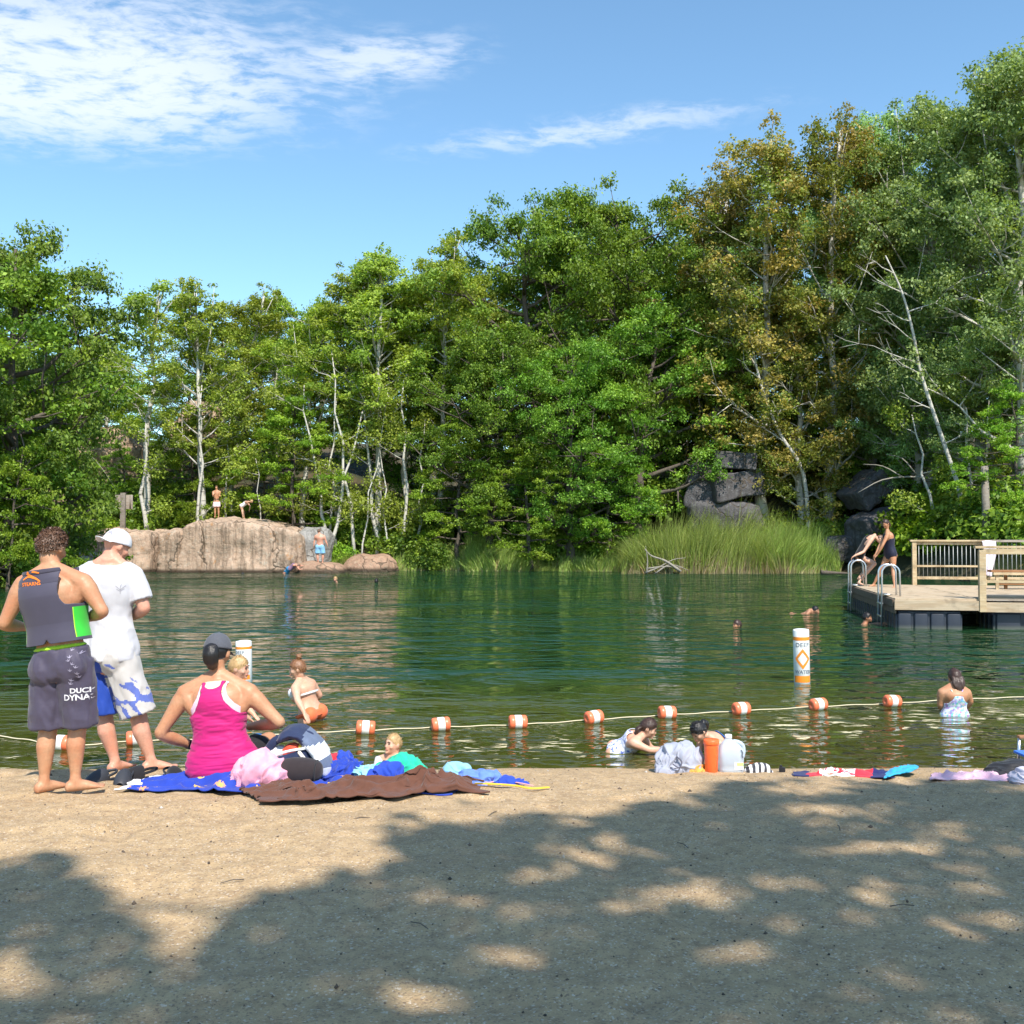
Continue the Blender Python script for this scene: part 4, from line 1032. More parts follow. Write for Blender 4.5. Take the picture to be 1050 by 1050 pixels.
def lock(root, pts, rad, mat, name='ponytail', amp=.006, flat=.7):
    bm = bmesh.new(); tube(bm, smooth_pts(pts, 5), list(np.interp(np.linspace(0, 1, (len(pts) - 1) * 5 + 1), np.linspace(0, 1, len(rad)), rad)), 14, flat=flat)
    o = from_bm(name, bm, mat, root, world=True); finish(o, sub=1)
    displace(o, lambda V: fbm(V[:, 0] * 60, V[:, 1] * 60, V[:, 2] * 18, 2, 4) * amp); return o

def shell(s, root, name, mat, t0, t1, keep, infl, thick=.004, nu=150, nt=110, pat=None, wr=0.0, wsc=(9, 3), seed=0, wk=1.0, belly=0.0):
    """garment grown over the torso: keep(t, x, front) -> bool mask ; x lateral position in units of H"""
    ts = np.linspace(t0, t1, nt + 1); V = np.zeros((nt + 1, nu, 3)); X = np.zeros((nt + 1, nu)); FR = np.zeros((nt + 1, nu)); an = np.arange(nu) / nu * 2 * PI
    for j, t_ in enumerate(ts):
        fl_ = infl(t_) if callable(infl) else infl
        c, A, B = s.ring(t_, fl_, wk)
        ca, sa = np.cos(an), np.sin(an)
        # squarer than an ellipse so that it covers the shoulder blades
        e = .86; ca2 = np.sign(ca) * np.abs(ca) ** e; sa2 = np.sign(sa) * np.abs(sa) ** e
        V[j] = np.array(c)[None] + ca2[:, None] * np.array(A)[None] + sa2[:, None] * np.array(B)[None]
        X[j] = ca2 * A.length / s.H; FR[j] = sa2
    if wr:
        N = V - V.mean(1, keepdims=True); N /= np.linalg.norm(N, axis=2)[..., None]
        tt = ts[:, None] + 0 * X; aa = an[None, :] + 0 * X
        f = fbm(np.cos(aa) * 1.2 * wsc[1] / 3, np.sin(aa) * 1.2 * wsc[1] / 3 + seed, tt * wsc[0], 3, seed); f = (1 - np.abs(f) * 1.8)
        V = V + N * (f * wr)[..., None]
    q_ = np.arange(nt * nu); r_ = q_ // nu; c_ = q_ % nu; n2 = (c_ + 1) % nu
    F = np.stack([r_ * nu + c_, r_ * nu + n2, (r_ + 1) * nu + n2, (r_ + 1) * nu + c_], -1)
    tm = (ts[r_] + ts[r_ + 1]) / 2; xm = (X[r_, c_] + X[r_ + 1, n2]) / 2; fm = (FR[r_, c_] + FR[r_, n2]) / 2
    k = keep(tm, xm, fm > 0) & np.ones(len(q_), bool)
    F = F[k]
    me = np_mesh(name, V.reshape(-1, 3), F)
    bm = bmesh.new(); bm.from_mesh(me); bmesh.ops.delete(bm, geom=[v for v in bm.verts if not v.link_faces], context='VERTS')
    # relax the stepped border
    bd = [v for v in bm.verts if v.is_boundary]
    for _ in range(6):
        nw = {}
        for v in bd:
            nb_ = [e.other_vert(v).co for e in v.link_edges if e.is_boundary]
            if len(nb_) == 2: nw[v] = v.co * .4 + (nb_[0] + nb_[1]) * .3
        for v, c in nw.items(): v.co = c
    bmesh.ops.recalc_face_normals(bm, faces=bm.faces[:])
    bm.to_mesh(me); bm.free()
    o = link(name, me, mat, root, world=True)
    if pat is not None:
        o.data.polygons.foreach_set('material_index', pat(tm[k], xm[k], fm[k]).astype(np.int32))
    finish(o, solid=thick, soff=1)
    return o

def shorts(s, root, mat, name='shorts', t_top=.12, frac=.80, infl=.018, flare=.03, vox=.009, wr=.006, seed=0, pat=None):
    bm = bmesh.new(); H = s.H
    loft(bm, [s.ring(t, infl) for t in (-.17, -.12, -.05, 0, .05, t_top)], 28)
    for sd_ in 'lr':
        hp, kn, an = s.leg_pts(sd_); td = kn - hp
        if frac > 1: e1 = kn + (an - kn) * (frac - 1)
        else: e1 = hp + td * frac
        r0 = .056 * H * s.w + infl
        path = [hp + s.up * .02 * H, hp + td * .3, hp + td * min(frac, .75) * .85, e1] if frac <= 1 else [hp + s.up * .02 * H, hp + td * .3, hp + td * .7, kn, e1]
        rr = [r0, r0 * 1.02, r0 * .98 + flare * .3, r0 * .9 + flare] if frac <= 1 else [r0, r0 * 1.02, r0 * .98 + flare * .4, r0 * .9 + flare * .8, r0 * .88 + flare]
        tube(bm, path, rr, 24, round_=False)
        ball(bm, hp - s.ff * .028 * H, (.054 * H * s.w + infl, .047 * H * s.w + infl, .060 * H * s.w + infl), None, 14, 10)
    o = from_bm(name, bm, mat, root, world=True); finish(o, remesh=vox, smooth=2)
    displace(o, lambda V: (1 - np.abs(fbm(V[:, 0] * 9 + V[:, 2] * 2, V[:, 1] * 9, V[:, 2] * 4.5, 3, seed)) * 1.9) * wr * 1.25 + fbm(V[:, 0] * 24, V[:, 1] * 24, V[:, 2] * 12, 2, seed) * wr * .3)
    if pat is not None:
        me = o.data; n_ = len(me.polygons); c_ = np.empty(n_ * 3, np.float32); me.polygons.foreach_get('center', c_); c_ = c_.reshape(-1, 3)
        me.polygons.foreach_set('material_index', pat(c_).astype(np.int32)); me.update()
    return o

def decal(root, me, mat, origin, right, up, direction, target, name='lettering', off=.003):
    """press flat lettering onto a garment by ray casting along direction"""
    bm = bmesh.new(); bm.from_mesh(target.data); tr_ = BVHTree.FromBMesh(bm)
    keep = []
    b2 = bmesh.new(); b2.from_mesh(me)
    bmesh.ops.triangulate(b2, faces=b2.faces[:]); bmesh.ops.subdivide_edges(b2, edges=[e for e in b2.edges if e.calc_length() > .02], cuts=1)
    bmesh.ops.triangulate(b2, faces=b2.faces[:])
    dead = []
    for v in b2.verts:
        p = origin + right * v.co.x + up * v.co.y
        h_, n_, _, _ = tr_.ray_cast(p - direction * .5, direction)
        if h_ is None: dead.append(v)
        else: v.co = h_ - direction * off
    bmesh.ops.delete(b2, geom=dead, context='VERTS'); bm.free()
    m2 = bpy.data.meshes.new(name); b2.to_mesh(m2); b2.free()
    return link(name, m2, mat, root, False, world=True)

def person(label, p0, group=None, cat='person'):
    return empty('person', p0, 0, label, cat, group)

X = Vector((1, 0, 0)); Yv = Vector((0, 1, 0)); Z = Vector((0, 0, 1))
def J(px, py, Y): return at(px, py, Y)

# ============ boy in life vest
Yb = 6.3
s = Pose(H=1.62, pel=J(64, 681, Yb), neck=J(53, 588, Yb + .02), head=J(53, 562, Yb + .07), f=(.12, 1, 0), fs=(.10, 1, 0), fh=(.25, 1, -.30), w=1.0, shw=.112,
         le=J(4, 640, Yb - .02), lw=J(26, 643, Yb + .22), re=J(105, 627, Yb - .02), rw=J(90, 634, Yb + .22),
         lk=J(50, 745, Yb + .03), la=J(45, 801, Yb - .02), rk=J(80, 743, Yb + .03), ra=J(77, 800, Yb + .0), lf=(.55, .8, 0), rf=(.85, .5, 0), hH=1.66)
s.lsh = J(24, 600, Yb); s.rsh = J(86, 598, Yb); s.lhd = Vector((.7, .6, .1)); s.rhd = Vector((-.7, .6, .1))
boy = person('barefoot boy seen from behind in a dark life vest with green sides', (s.pel.x, Yb, tz(s.pel.x, Yb)))
body(s, boy, SK_TAN, .0085)
hair(s, boy, H_BROWN, .016, .055, -.045, 4200, .019, 1, side_low=.02)
M_NEO = fabric('charcoal_neoprene', (.060, .055, .085), .7, .12, 12, .001); M_GREEN = fabric('green_panel', (.04, .50, .045), .55, .12, 20, .001); M_LIME = fabric('lime_trim', (.42, .72, .04), .7); M_ORANGE = plain('orange_print', (.90, .22, .02), .6)
bk = lambda t, x, fr: (t > .235 + .05 * np.clip(1 - np.abs(x) / .012, 0, 1) * ~fr) & (t < 1.04) & (np.abs(x + .012) < np.interp(t, [.1, .58, .64, .70, .80, .92, 1.0], [.3, .3, .092, .080, .076, .080, .08])) & (~((t > .93) & fr & (np.abs(x) < .03)))
shell(s, boy, 'life_vest', [M_NEO, M_GREEN, M_LIME], .22, 1.04, bk, lambda t: .024 + .008 * min(1, max(0, (t - .05) * 4)) + .045 * min(1.1, max(0, (t - .88) / .12)), .016, 190, 150,
      pat=lambda t, x, f: np.where((np.abs(f) < .62) & (t < .60) & (t > .27), np.where(np.abs(f) > .58, 2, 1), 0), wk=1.02)
vest = boy.children[-1]
dirn = Vector((0, 1, 0))
me = text_mesh('STEARNS', .030, .0006, 1.05); decal(boy, me, M_ORANGE, J(42, 598, Yb), Vector((1, 0, .10)).normalized(), Vector((-.1, 0, 1)).normalized(), dirn, vest)
bm = bmesh.new()
for pts_, w_ in (([(-.045, -.012), (-.015, .004), (.02, -.002), (.045, -.016)], .010), ([(.04, .022), (.0, .028), (-.022, .018), (-.004, .008), (.02, .000)], .011)):
    q_ = smooth_pts([Vector((a, b, 0)) * 1.3 for a, b in pts_], 4)
    for i in range(len(q_) - 1):
        a_, b_ = q_[i], q_[i + 1]; n_ = (b_ - a_).cross(Z).normalized() * w_ * .7 * (1 - abs(i / (len(q_) - 1) - .5) * .9); bm.faces.new([bm.verts.new(v) for v in (a_ - n_, b_ - n_, b_ + n_, a_ + n_)])
me = bpy.data.meshes.new('emblem'); bm.to_mesh(me); bm.free(); decal(boy, me, M_ORANGE, J(42, 591.5, Yb), X, Z, dirn, vest, 'emblem')
M_BOARD = fabric('plum_grey_trunks', (.062, .052, .085), .6, .2, 14, .003)
sh = shorts(s, boy, M_BOARD, t_top=.16, frac=1.0, infl=.016, flare=.016, wr=.008, seed=3)
bm = bmesh.new(); loft(bm, [s.ring(.14, .027), s.ring(.235, .024)], 40); o = from_bm('waistband', bm, M_LIME, boy, world=True); finish(o, sub=1)
M_PRINT = plain('white_print', (.72, .70, .74), .7)
me = text_mesh('DUCK', .042, .0012, 1.0); decal(boy, me, M_PRINT, J(89.5, 706, Yb), X, Z, dirn, sh)
me = text_mesh('DYNASTY', .050, .0012, .95); decal(boy, me, M_PRINT, J(91, 713, Yb), X, Z, dirn, sh)
M_PRINT2 = plain('faint_print', (.30, .27, .36), .7)
for i in range(11):
    g = np.random.default_rng(i); bm = bmesh.new(); a0 = g.uniform(-.5, .5)
    for w2 in (-1, 0, 1):
        v_ = Vector((math.sin(a0 + w2 * .9), math.cos(a0 + w2 * .9), 0)) * .017; n_ = v_.cross(Z) * .18; bm.faces.new([bm.verts.new(q_) for q_ in (-n_, n_, v_ + n_ * .3, v_ - n_ * .3)])
    me = bpy.data.meshes.new('print'); bm.to_mesh(me); bm.free(); decal(boy, me, M_PRINT2, J(80 + g.uniform(-2, 9), 665 + i * 3.4, Yb), X, Z, dirn, sh, 'bird_print')

# ============ man in white cap
Ym = 7.6
s = Pose(H=1.80, pel=J(113, 672, Ym), neck=J(113, 578, Ym), head=J(119, 560, Ym + .05), f=(.42, 1, 0), fs=(.30, 1, 0), fh=(.62, .75, -.42), w=1.03, shw=.118, hH=1.76,
         le=J(80, 628, Ym), lw=J(88, 628, Ym + .25), re=J(148, 624, Ym - .02), rw=J(134, 633, Ym + .22),
         lk=J(107, 732, Ym + .05), la=J(118, 781, Ym + .04), rk=J(142, 733, Ym - .02), ra=J(155, 780, Ym - .02), lf=(.3, .9, 0), rf=(.85, .5, 0))
s.lsh = J(86, 592, Ym); s.rsh = J(138, 593, Ym)
man = person('man seen from behind in a white cap, white t-shirt and blue and white swim shorts', (s.pel.x, Ym, tz(s.pel.x, Ym)))
body(s, man, SK_PINK, .009)
M_TEE = fabric('white_cotton', (.53, .52, .55), .9, .06, 18, .002)
bm = bmesh.new()
loft(bm, [s.ring(t, i_) for t, i_ in ((-.04, .050), (.03, .048), (.1, .044), (.2, .036), (.3, .030), (.42, .025), (.55, .023), (.68, .020), (.8, .018), (.88, .018), (.94, .016), (.98, .012))], 30)
for sd_ in 'lr':
    sh_, el, wr_ = s.arm_pts(sd_)
    tube(bm, [s.neck.lerp(sh_, .3), s.neck.lerp(sh_, .65) + s.up * .02, sh_ + s.up * .004], [.055, .068, .080], 18)
    tube(bm, [sh_, sh_ + (el - sh_) * .35, sh_ + (el - sh_) * .72], [.080, .078, .076], 20, round_=False)
o = from_bm('t_shirt', bm, M_TEE, man, world=True); finish(o, remesh=.009, smooth=4)
displace(o, lambda V: (1 - np.abs(fbm(V[:, 0] * 6 + V[:, 2] * 2.5, V[:, 1] * 6, V[:, 2] * 4 - V[:, 0] * 2, 3, 8)) * 1.8) * .014 * np.interp(V[:, 2], [.5, 1.0, 1.7], [1.2, 1.0, .45]))
tee = o
M_MARK = plain('grey_mark', (.30, .29, .33), .8)
bm = bmesh.new()
for a_, b_ in (((0, 0), (0, -.05)), ((0, -.02), (.03, .01)), ((0, -.02), (-.03, .01)), ((0, -.03), (.022, -.012)), ((0, -.03), (-.024, -.014)), ((0, 0), (.006, .02))):
    a_ = Vector((*a_, 0)); b_ = Vector((*b_, 0)); n_ = (b_ - a_).cross(Z).normalized() * .0018; bm.faces.new([bm.verts.new(v) for v in (a_ - n_, b_ - n_, b_ + n_, a_ + n_)])
me = bpy.data.meshes.new('print'); bm.to_mesh(me); bm.free(); decal(man, me, M_MARK, J(131, 601, Ym), X, Z, dirn, tee, 'small_print')
M_SBL = fabric('royal_blue_trunks', (.015, .055, .33), .55, .15, 12, .003); M_SWH = fabric('white_trunks', (.50, .47, .45), .7, .08, 12, .003); M_SSW = fabric('swirl_blue', (.10, .14, .42), .7, .3, 20, .003)
def pat_(c):
    px = c[:, 0] / c[:, 1] * 1050 + 525; pz = c[:, 2]
    xx = (px - 113) * Ym / 1050
    top = J(113, 667, Ym).z; f = (top - pz)
    left = px < 100 + f * 45 + fbm(c[:, 2] * 3, c[:, 0] * 2, 0, 2, 3) * 2
    n_ = fbm(c[:, 0] * 9 + c[:, 2] * 6, c[:, 1] * 3, c[:, 2] * 9, 3, 4)
    band = np.abs(n_ - .05) < .20
    band &= (f > .08) & ((f > .62 * (px - 100) / 40 * .30 + .02))
    return np.where(left, 0, np.where(band, 2, 1))
shorts(s, man, [M_SBL, M_SWH, M_SSW], t_top=.08, frac=.98, infl=.014, flare=.028, vox=.009, wr=.006, seed=6, pat=pat_)
def cap_(s, root, mat, back=False, brimmat=None, name='cap', tilt=0, gap=False):
    P = s.P; hs = s.hs; bm = bmesh.new(); nu_, nv_ = 40, 16; rows = []
    for j in range(nv_ + 1):
        row = []
        for i in range(nu_):
            a = 2 * PI * i / nu_; fr_ = (1 + math.cos(a)) / 2; low = (.018 if not back else .022) * fr_ + (-.002 if back else .018) * (1 - fr_)
            e0 = math.asin(low / .13); el_ = PI / 2 - (PI / 2 - e0) * j / nv_
            x = math.sin(a) * math.cos(el_) ** .92; y = math.cos(a) * math.cos(el_) ** .92; z = math.sin(el_) ** .9 if el_ > 0 else math.sin(el_)
            row.append(bm.verts.new(P(x * .090, y * .110 - .002, z * .130)))
        rows.append(row)
    for ji, (a_, b_) in enumerate(zip(rows, rows[1:])):
        for i in range(nu_):
            jn = (i + 1) % nu_; ang = 2 * PI * i / nu_
            if gap and abs(ang - PI) < .42 and ji > nv_ * .62: continue
            bm.faces.new((a_[i], b_[i], b_[jn], a_[jn]))
    bmesh.ops.remove_doubles(bm, verts=bm.verts[:], dist=.0005)
    bmesh.ops.recalc_face_normals(bm, faces=bm.faces[:])
    c = from_bm(name, bm, mat, root, world=True); finish(c, solid=.004, soff=1)
    sg = -1 if back else 1
    bm = bmesh.new(); rws = []
    for j in range(9):
        f = j / 8; row = []
        for i in range(21):
            a = -R(58) + R(116) * i / 20
            rr = 1 + f * .62 * math.cos(a * .9) ** .8
            x = math.sin(a) * .088 * (1 + f * .12 * 1); y = sg * (math.cos(a) * .106 * 1 + f * .066 * math.cos(a) ** .6)
            row.append(bm.verts.new(P(x, y, .016 + (.004 if back else 0) - f * .012 - abs(math.sin(a)) ** 2 * .022 * (.4 + f * .6))))
        rws.append(row)
    for a_, b_ in zip(rws, rws[1:]):
        for i in range(20): bm.faces.new((a_[i], a_[i + 1], b_[i + 1], b_[i]))
    b = from_bm('brim', bm, brimmat or mat, c, world=False); b.matrix_parent_inverse = Matrix(); finish(b, solid=.004, soff=0)
    bm = bmesh.new(); ball(bm, P(0, -.002, .132), (.008 * hs,) * 3, None, 10, 6); b = from_bm('button', bm, mat, c)
    return c
M_CAPW = fabric('white_cap_cloth', (.66, .66, .70), .9, .05, 30, .001)
cp = cap_(s, man, M_CAPW, back=True)
me = text_mesh('A', .075, .002); c0 = s.P(0, -.10, .07); nrm_ = -s.fh
r__ = Vector((s.fh.y, -s.fh.x, 0)).normalized(); decal(man, me, M_MARK, J(114, 545, Ym), r__ * 1.0, Z, Vector((s.fh.x * .4, .9, 0)).normalized(), cp, 'cap_logo')

# ============ woman in pink tank top, sitting
Yw = 6.72
zb = tz(J(228, 800, Yw).x, Yw)
pel = J(229, 783, Yw); pel.z = zb + .115
s = Pose(H=1.66, pel=pel, neck=J(224, 698, Yw + .06), head=J(223, 669, Yw + .10), f=(.05, 1, 0), fs=(.05, 1, 0), fh=(.12, 1, -.22), fem=True, w=1.05, tw=1.17, bend=.03, shw=.118, hH=1.74,
         le=J(164, 752, Yw - .02), lw=J(196, 764, Yw + .17), re=J(287, 741, Yw + .02), rw=J(256, 745, Yw + .26),
         lk=pel + Vector((-.17, .36, .12)), la=pel + Vector((.12, .42, -.05)), rk=pel + Vector((.22, .34, .10)), ra=pel + Vector((-.10, .52, -.05)), lf=(.9, .3, 0), rf=(-.9, .3, 0))
s.lsh = J(190, 712, Yw + .03); s.rsh = J(256, 711, Yw + .03); s.lhd = Vector((.8, .5, 0)); s.rhd = Vector((-.7, .6, 0))
wom = person('seated woman seen from behind in a pink racerback tank top and grey cap', (pel.x, Yw, zb))
body(s, wom, SK_TAN, .0085)
M_PINK = fabric('magenta_jersey', (.50, .010, .15), .65, .12, 10, .0015); M_PALE = fabric('pale_pink_strap', (.85, .55, .68), .8); M_CREAM = fabric('cream_top', (.78, .62, .42), .8); M_SEAM = fabric('dark_seam', (.26, .01, .09), .8)
lim = lambda t: np.interp(t, [.05, .56, .60, .66, .74, .82, .88, .95, 1.0], [.3, .3, .095, .072, .050, .040, .041, .046, .046])
shell(s, wom, 'inner_top', M_PALE, .50, .97, lambda t, x, fr: (np.abs(x) < lim(t - .05) + .012) & (t < .97) & ~((t > .86) & (np.abs(x) < .026)), .0065, .002, 170, 100)
def kp(t, x, fr): return (np.abs(x) < lim(t)) & (t < .965) & ~((t > np.where(fr, .72, .875) + (x / .03) ** 2 * .03) & (np.abs(x) < .031))
tk = shell(s, wom, 'tank_top', [M_PINK, M_SEAM], -.12, .965, kp, lambda t: .0165 + .055 * max(0, .30 - t), .004, 210, 190,
      pat=lambda t, x, f: (((np.abs(np.abs(x) - lim(t)) < .0035) & (t > .5) & (np.abs(x) < .09)) | ((t > .85) & (np.abs(x) < .036) & (t > .84 + (x / .03) ** 2 * .03) & (f < 0) & (t < .90) & False)).astype(int), wr=.0065, wsc=(11, 2.5), seed=3)
shell(s, wom, 'cream_collar', M_CREAM, .80, .99, lambda t, x, fr: (t > .83) & (t < .97 + 0 * x) & ((np.abs(x) < .047) | fr), .0105, .003, 120, 40)
M_BLK = fabric('black_cloth', (.014, .013, .016), .85, .2, 20)
shorts(s, wom, M_BLK, t_top=.05, frac=.7, infl=.010, flare=.006, wr=.003, seed=7)
bm = bmesh.new(); lp = [s.spine(.02) + s.rh * .04 - s.ff * .125, s.spine(.10) + s.rh * .035 - s.ff * .118, s.spine(.20) + s.rh * .055 - s.ff * .112, s.spine(.25) + s.rh * .10 - s.ff * .10]
hair(s, wom, H_BLACK, .007, .03, -.055, 0, .02, 3)
M_CAPG = fabric('heather_grey_cap', (.085, .088, .105), .9, .35, 120, .001)
cp = cap_(s, wom, M_CAPG, back=False)
lock(wom, [s.P(.005, -.09, .030), s.P(.006, -.118, .012), s.P(.006, -.124, -.025), s.P(.006, -.108, -.065), s.P(.004, -.075, -.10)], [.030, .050, .056, .052, .034], H_BLACK, 'hair_bun', .003, .8)
bm = bmesh.new(); wr_ = s.lw; fd = (s.lw - s.le).normalized(); tube(bm, [wr_ - fd * .035, wr_ - fd * .005], [.032, .031], 14, False); from_bm('wristband', bm, M_BLK, wom, world=True)

# ============ small child beside the woman
Yc = 7.5
zc = tz(J(247, 760, Yc).x, Yc)
hd = J(244.5, 685, Yc); nk = hd + Vector((-.03, -.01, -.115)); pl_ = nk + Vector((-.02, 0, -.33))
s = Pose(H=1.08, pel=pl_, neck=nk, head=hd, f=(1, .1, 0), fs=(1, -.1, 0), fh=(1, -.05, -.12), w=1.05, shw=.105, hH=1.28,
         le=nk + Vector((.04, .12, -.16)), lw=nk + Vector((.13, .08, -.24)), re=nk + Vector((.03, -.14, -.14)), rw=nk + Vector((.12, -.05, -.24)),
         lk=pl_ + Vector((.03, .06, -.24)), la=pl_ + Vector((0, .06, -.49)), rk=pl_ + Vector((.03, -.06, -.24)), ra=pl_ + Vector((0, -.06, -.49)))
dz = zc + .05 - (pl_.z - .49)
ch = person('small blonde child facing right, peeking out behind the head and shoulder of the seated woman', (pl_.x, Yc, zc))
body(s, ch, SK_FAIR, .009); face(s, ch); hair(s, ch, H_BLOND, .010, .05, -.05, 300, .014, 5)
M_BLUE = fabric('blue_swim_cloth', (.03, .16, .60), .7)
shell(s, ch, 'swimsuit', fabric('pale_swimsuit', (.80, .66, .62), .8), -.1, .9, lambda t, x, fr: np.abs(x) < np.interp(t, [0, .6, .75, .9], [.3, .3, .05, .04]), .006, .003, 80, 60)
shorts(s, ch, M_BLUE, t_top=.05, frac=.4, infl=.008, flare=.004, vox=.01, wr=.002)

# ============ wading woman in bikini
Y1 = 10.6
s = Pose(H=1.48, pel=J(319, 731, Y1), neck=J(310, 699, Y1 + .03), head=J(305.5, 686, Y1 + .0), f=(-.75, .45, 0), fs=(-.85, .35, 0), fh=(-1, -.1, -.12), fem=True, w=1.0, tw=1.08, shw=.098, hH=1.45,
         le=J(305, 718, Y1 - .22), lw=J(312, 731, Y1 - .28), re=J(328, 713, Y1 + .22), rw=J(318, 722, Y1 + .3),
         lk=J(310, 758, Y1 - .08), la=J(313, 783, Y1 - .05), rk=J(320, 758, Y1 + .1), ra=J(322, 783, Y1 + .1))
wd = person('woman with a hair bun wading hip-deep in a white and orange bikini', (s.pel.x, Y1, 0))
body(s, wd, SK_FAIR, .010, bust=True, finehand=True); face(s, wd); hair(s, wd, H_RED, .010, .045, -.045, 400, .015, 7)
lock(wd, [s.P(0, -.02, .12), s.P(0, -.035, .155), s.P(.0, -.055, .17)], [.026, .036, .020], H_RED, 'hair_bun', .005, 1)
M_BIKW = fabric('white_bikini', (.85, .84, .86), .8); M_BIKO = fabric('orange_bikini', (.90, .16, .06), .7)
shell(s, wd, 'bikini_top', M_BIKW, .55, .80, lambda t, x, fr: np.where(fr, (t > .57) & (t < .75), (t > .585) & (t < .64)), lambda t: .010 + .028 * (0.0), .004, 120, 50)
for sg in (-1, 1):
    bm = bmesh.new(); ball(bm, s.spine(.66) + (s.rsh - s.neck) * .5 * sg + s.ffs * .060 * s.H, (.040 * s.H,) * 3, None, 14, 10); from_bm('bikini_cup', bm, M_BIKW, wd, world=True)
shell(s, wd, 'bikini_bottom', M_BIKO, -.19, .06, lambda t, x, fr: (t < .05) & (np.abs(x) < np.interp(t, [-.2, -.05, .0, .05], [.045, .09, .3, .3])), .016, .004, 120, 60, wk=1.04)
bm = bmesh.new()
for sg in (-1, 1): ball(bm, (s.rhip if sg > 0 else s.lhip) - s.ff * .034 * s.H, (.056 * s.H,) * 3, None, 14, 10)
o = from_bm('bikini_seat', bm, M_BIKO, wd, world=True)

# ============ blonde toddler at the water edge
Yt = 8.15
hd = J(403.5, 763, Yt); nk = hd + Vector((-.01, .0, -.105)); pl_ = nk + Vector((0, .04, -.27))
s = Pose(H=.98, pel=pl_, neck=nk, head=hd, f=(-.25, -1, 0), fs=(-.2, -1, 0), fh=(-.75, -.75, .10), w=1.08, shw=.100, hH=1.24,
         re=nk + Vector((-.11, -.05, -.10)), rw=nk + Vector((-.13, -.16, -.13)), le=nk + Vector((.115, -.03, -.11)), lw=nk + Vector((.08, -.15, -.15)),
         lk=pl_ + Vector((.05, -.20, .08)), la=pl_ + Vector((.06, -.26, -.10)), rk=pl_ + Vector((-.08, -.22, .10)), ra=pl_ + Vector((-.08, -.28, -.10)))
td = person('blonde toddler in a black and white rash shirt sitting at the water behind the towels', (pl_.x, Yt, 0))
body(s, td, SK_FAIR, .008); face(s, td); hair(s, td, H_BLOND, .006, .06, -.05, 200, .012, 9)
lock(td, [s.P(.02, -.085, .02), s.P(.05, -.12, .0), s.P(.07, -.125, -.06), s.P(.07, -.11, -.11)], [.012, .026, .022, .008], H_BLOND)
bm = bmesh.new(); loft(bm, [s.ring(t, .012) for t in (-.05, .1, .3, .5, .7, .82, .9, .95)], 24)
o = from_bm('rash_shirt', bm, fabric('black_rash', (.03, .028, .035), .7), td, world=True); finish(o, remesh=.008, smooth=1)
bm = bmesh.new()
for sd_ in 'lr':
    sh_, el, wr_ = s.arm_pts(sd_); tube(bm, [s.neck.lerp(sh_, .6), sh_, sh_.lerp(el, .5), el, el.lerp(wr_, .7)], [.036, .047, .043, .038, .032], 14)
o = from_bm('sleeve', bm, fabric('white_sleeve', (.62, .60, .62), .7, .3), td, world=True); finish(o, remesh=.008, smooth=1)

# ============ girl in floral suit
Yg = 9.05
s = Pose(H=1.22, pel=J(632, 772, Yg + .1), neck=J(657, 755, Yg), head=J(664.5, 746.5, Yg - .02), f=(1, -.15, -.2), fs=(.9, -.35, -.1), fh=(1, -.15, -.42), fem=True, w=1.05, shw=.10, hH=1.30,
         re=J(666, 769, Yg - .14), rw=J(686, 769, Yg - .10), le=J(668, 768, Yg + .16), lw=J(684, 772, Yg + .12),
         lk=J(618, 775, Yg + .2) + Vector((0, 0, -.2)), la=J(600, 775, Yg + .3) + Vector((0, 0, -.3)), rk=J(640, 775, Yg) + Vector((0, 0, -.2)), ra=J(615, 778, Yg) + Vector((0, 0, -.25)))
s.uh = Vector((.25, 0, 1)); s.rhd = Vector((.9, 0, .35)); s.curl = .35
g1 = person('dark-haired girl in a blue and white floral swimsuit, reaching right in the shallows', (s.pel.x, Yg, 0))
body(s, g1, SK_FAIR, .0095, finehand=True); face(s, g1); hair(s, g1, H_DK, .010, .05, -.06, 300, .015, 11)
lock(g1, [s.P(.03, -.08, 0), s.P(.05, -.11, -.06), s.P(.03, -.11, -.14), s.P(.0, -.10, -.2)], [.02, .026, .02, .008], H_DK, 'wet_hair')
t = NT('blue_floral'); co = t.coord('Object'); nz = t.noise(co, 38, 3, .6); n2 = t.noise(co, 60, 2, .5)
M_FLOR = t.done(t.pr(t.mix(t.smooth(nz, .52, .58), (.72, .74, .85), t.mix(t.smooth(n2, .5, .6), (.08, .13, .48), (.35, .42, .75))), .7))
shell(s, g1, 'swimsuit', M_FLOR, -.18, .93, lambda t, x, fr: (np.abs(x) < np.interp(t, [-.2, -.05, .0, .62, .72, .86, .93], [.05, .07, .3, .3, .075, .055, .05])) & ~((t > .82) & (np.abs(x) < .03)), .007, .003, 120, 100, wr=.003)

# ============ second dark-haired girl behind the jug
Y2 = 8.95
s = Pose(H=1.2, pel=J(742, 776, Y2 + .25), neck=J(729, 757, Y2 + .02), head=J(717, 750, Y2), f=(-.7, -.4, 0), fs=(-.8, -.55, -.2), fh=(-.8, -.5, -.62), fem=True, w=1.05, shw=.105, hH=1.34,
         re=J(717, 772, Y2 + .1), rw=J(708, 778, Y2 + .0), le=J(738, 775, Y2 - .1), lw=J(722, 780, Y2 - .15),
         lk=J(730, 790, Y2), la=J(745, 792, Y2 + .2), rk=J(725, 790, Y2 + .3), ra=J(745, 790, Y2 + .5))
s.uh = Vector((-.45, -.2, 1))
g2 = person('dark-haired girl bending her head down in the water behind the orange cup and milk jug', (s.pel.x, Y2, 0))
body(s, g2, SK_FAIR, .0095); face(s, g2); hair(s, g2, H_BLACK, .011, .045, -.05, 300, .02, 12)
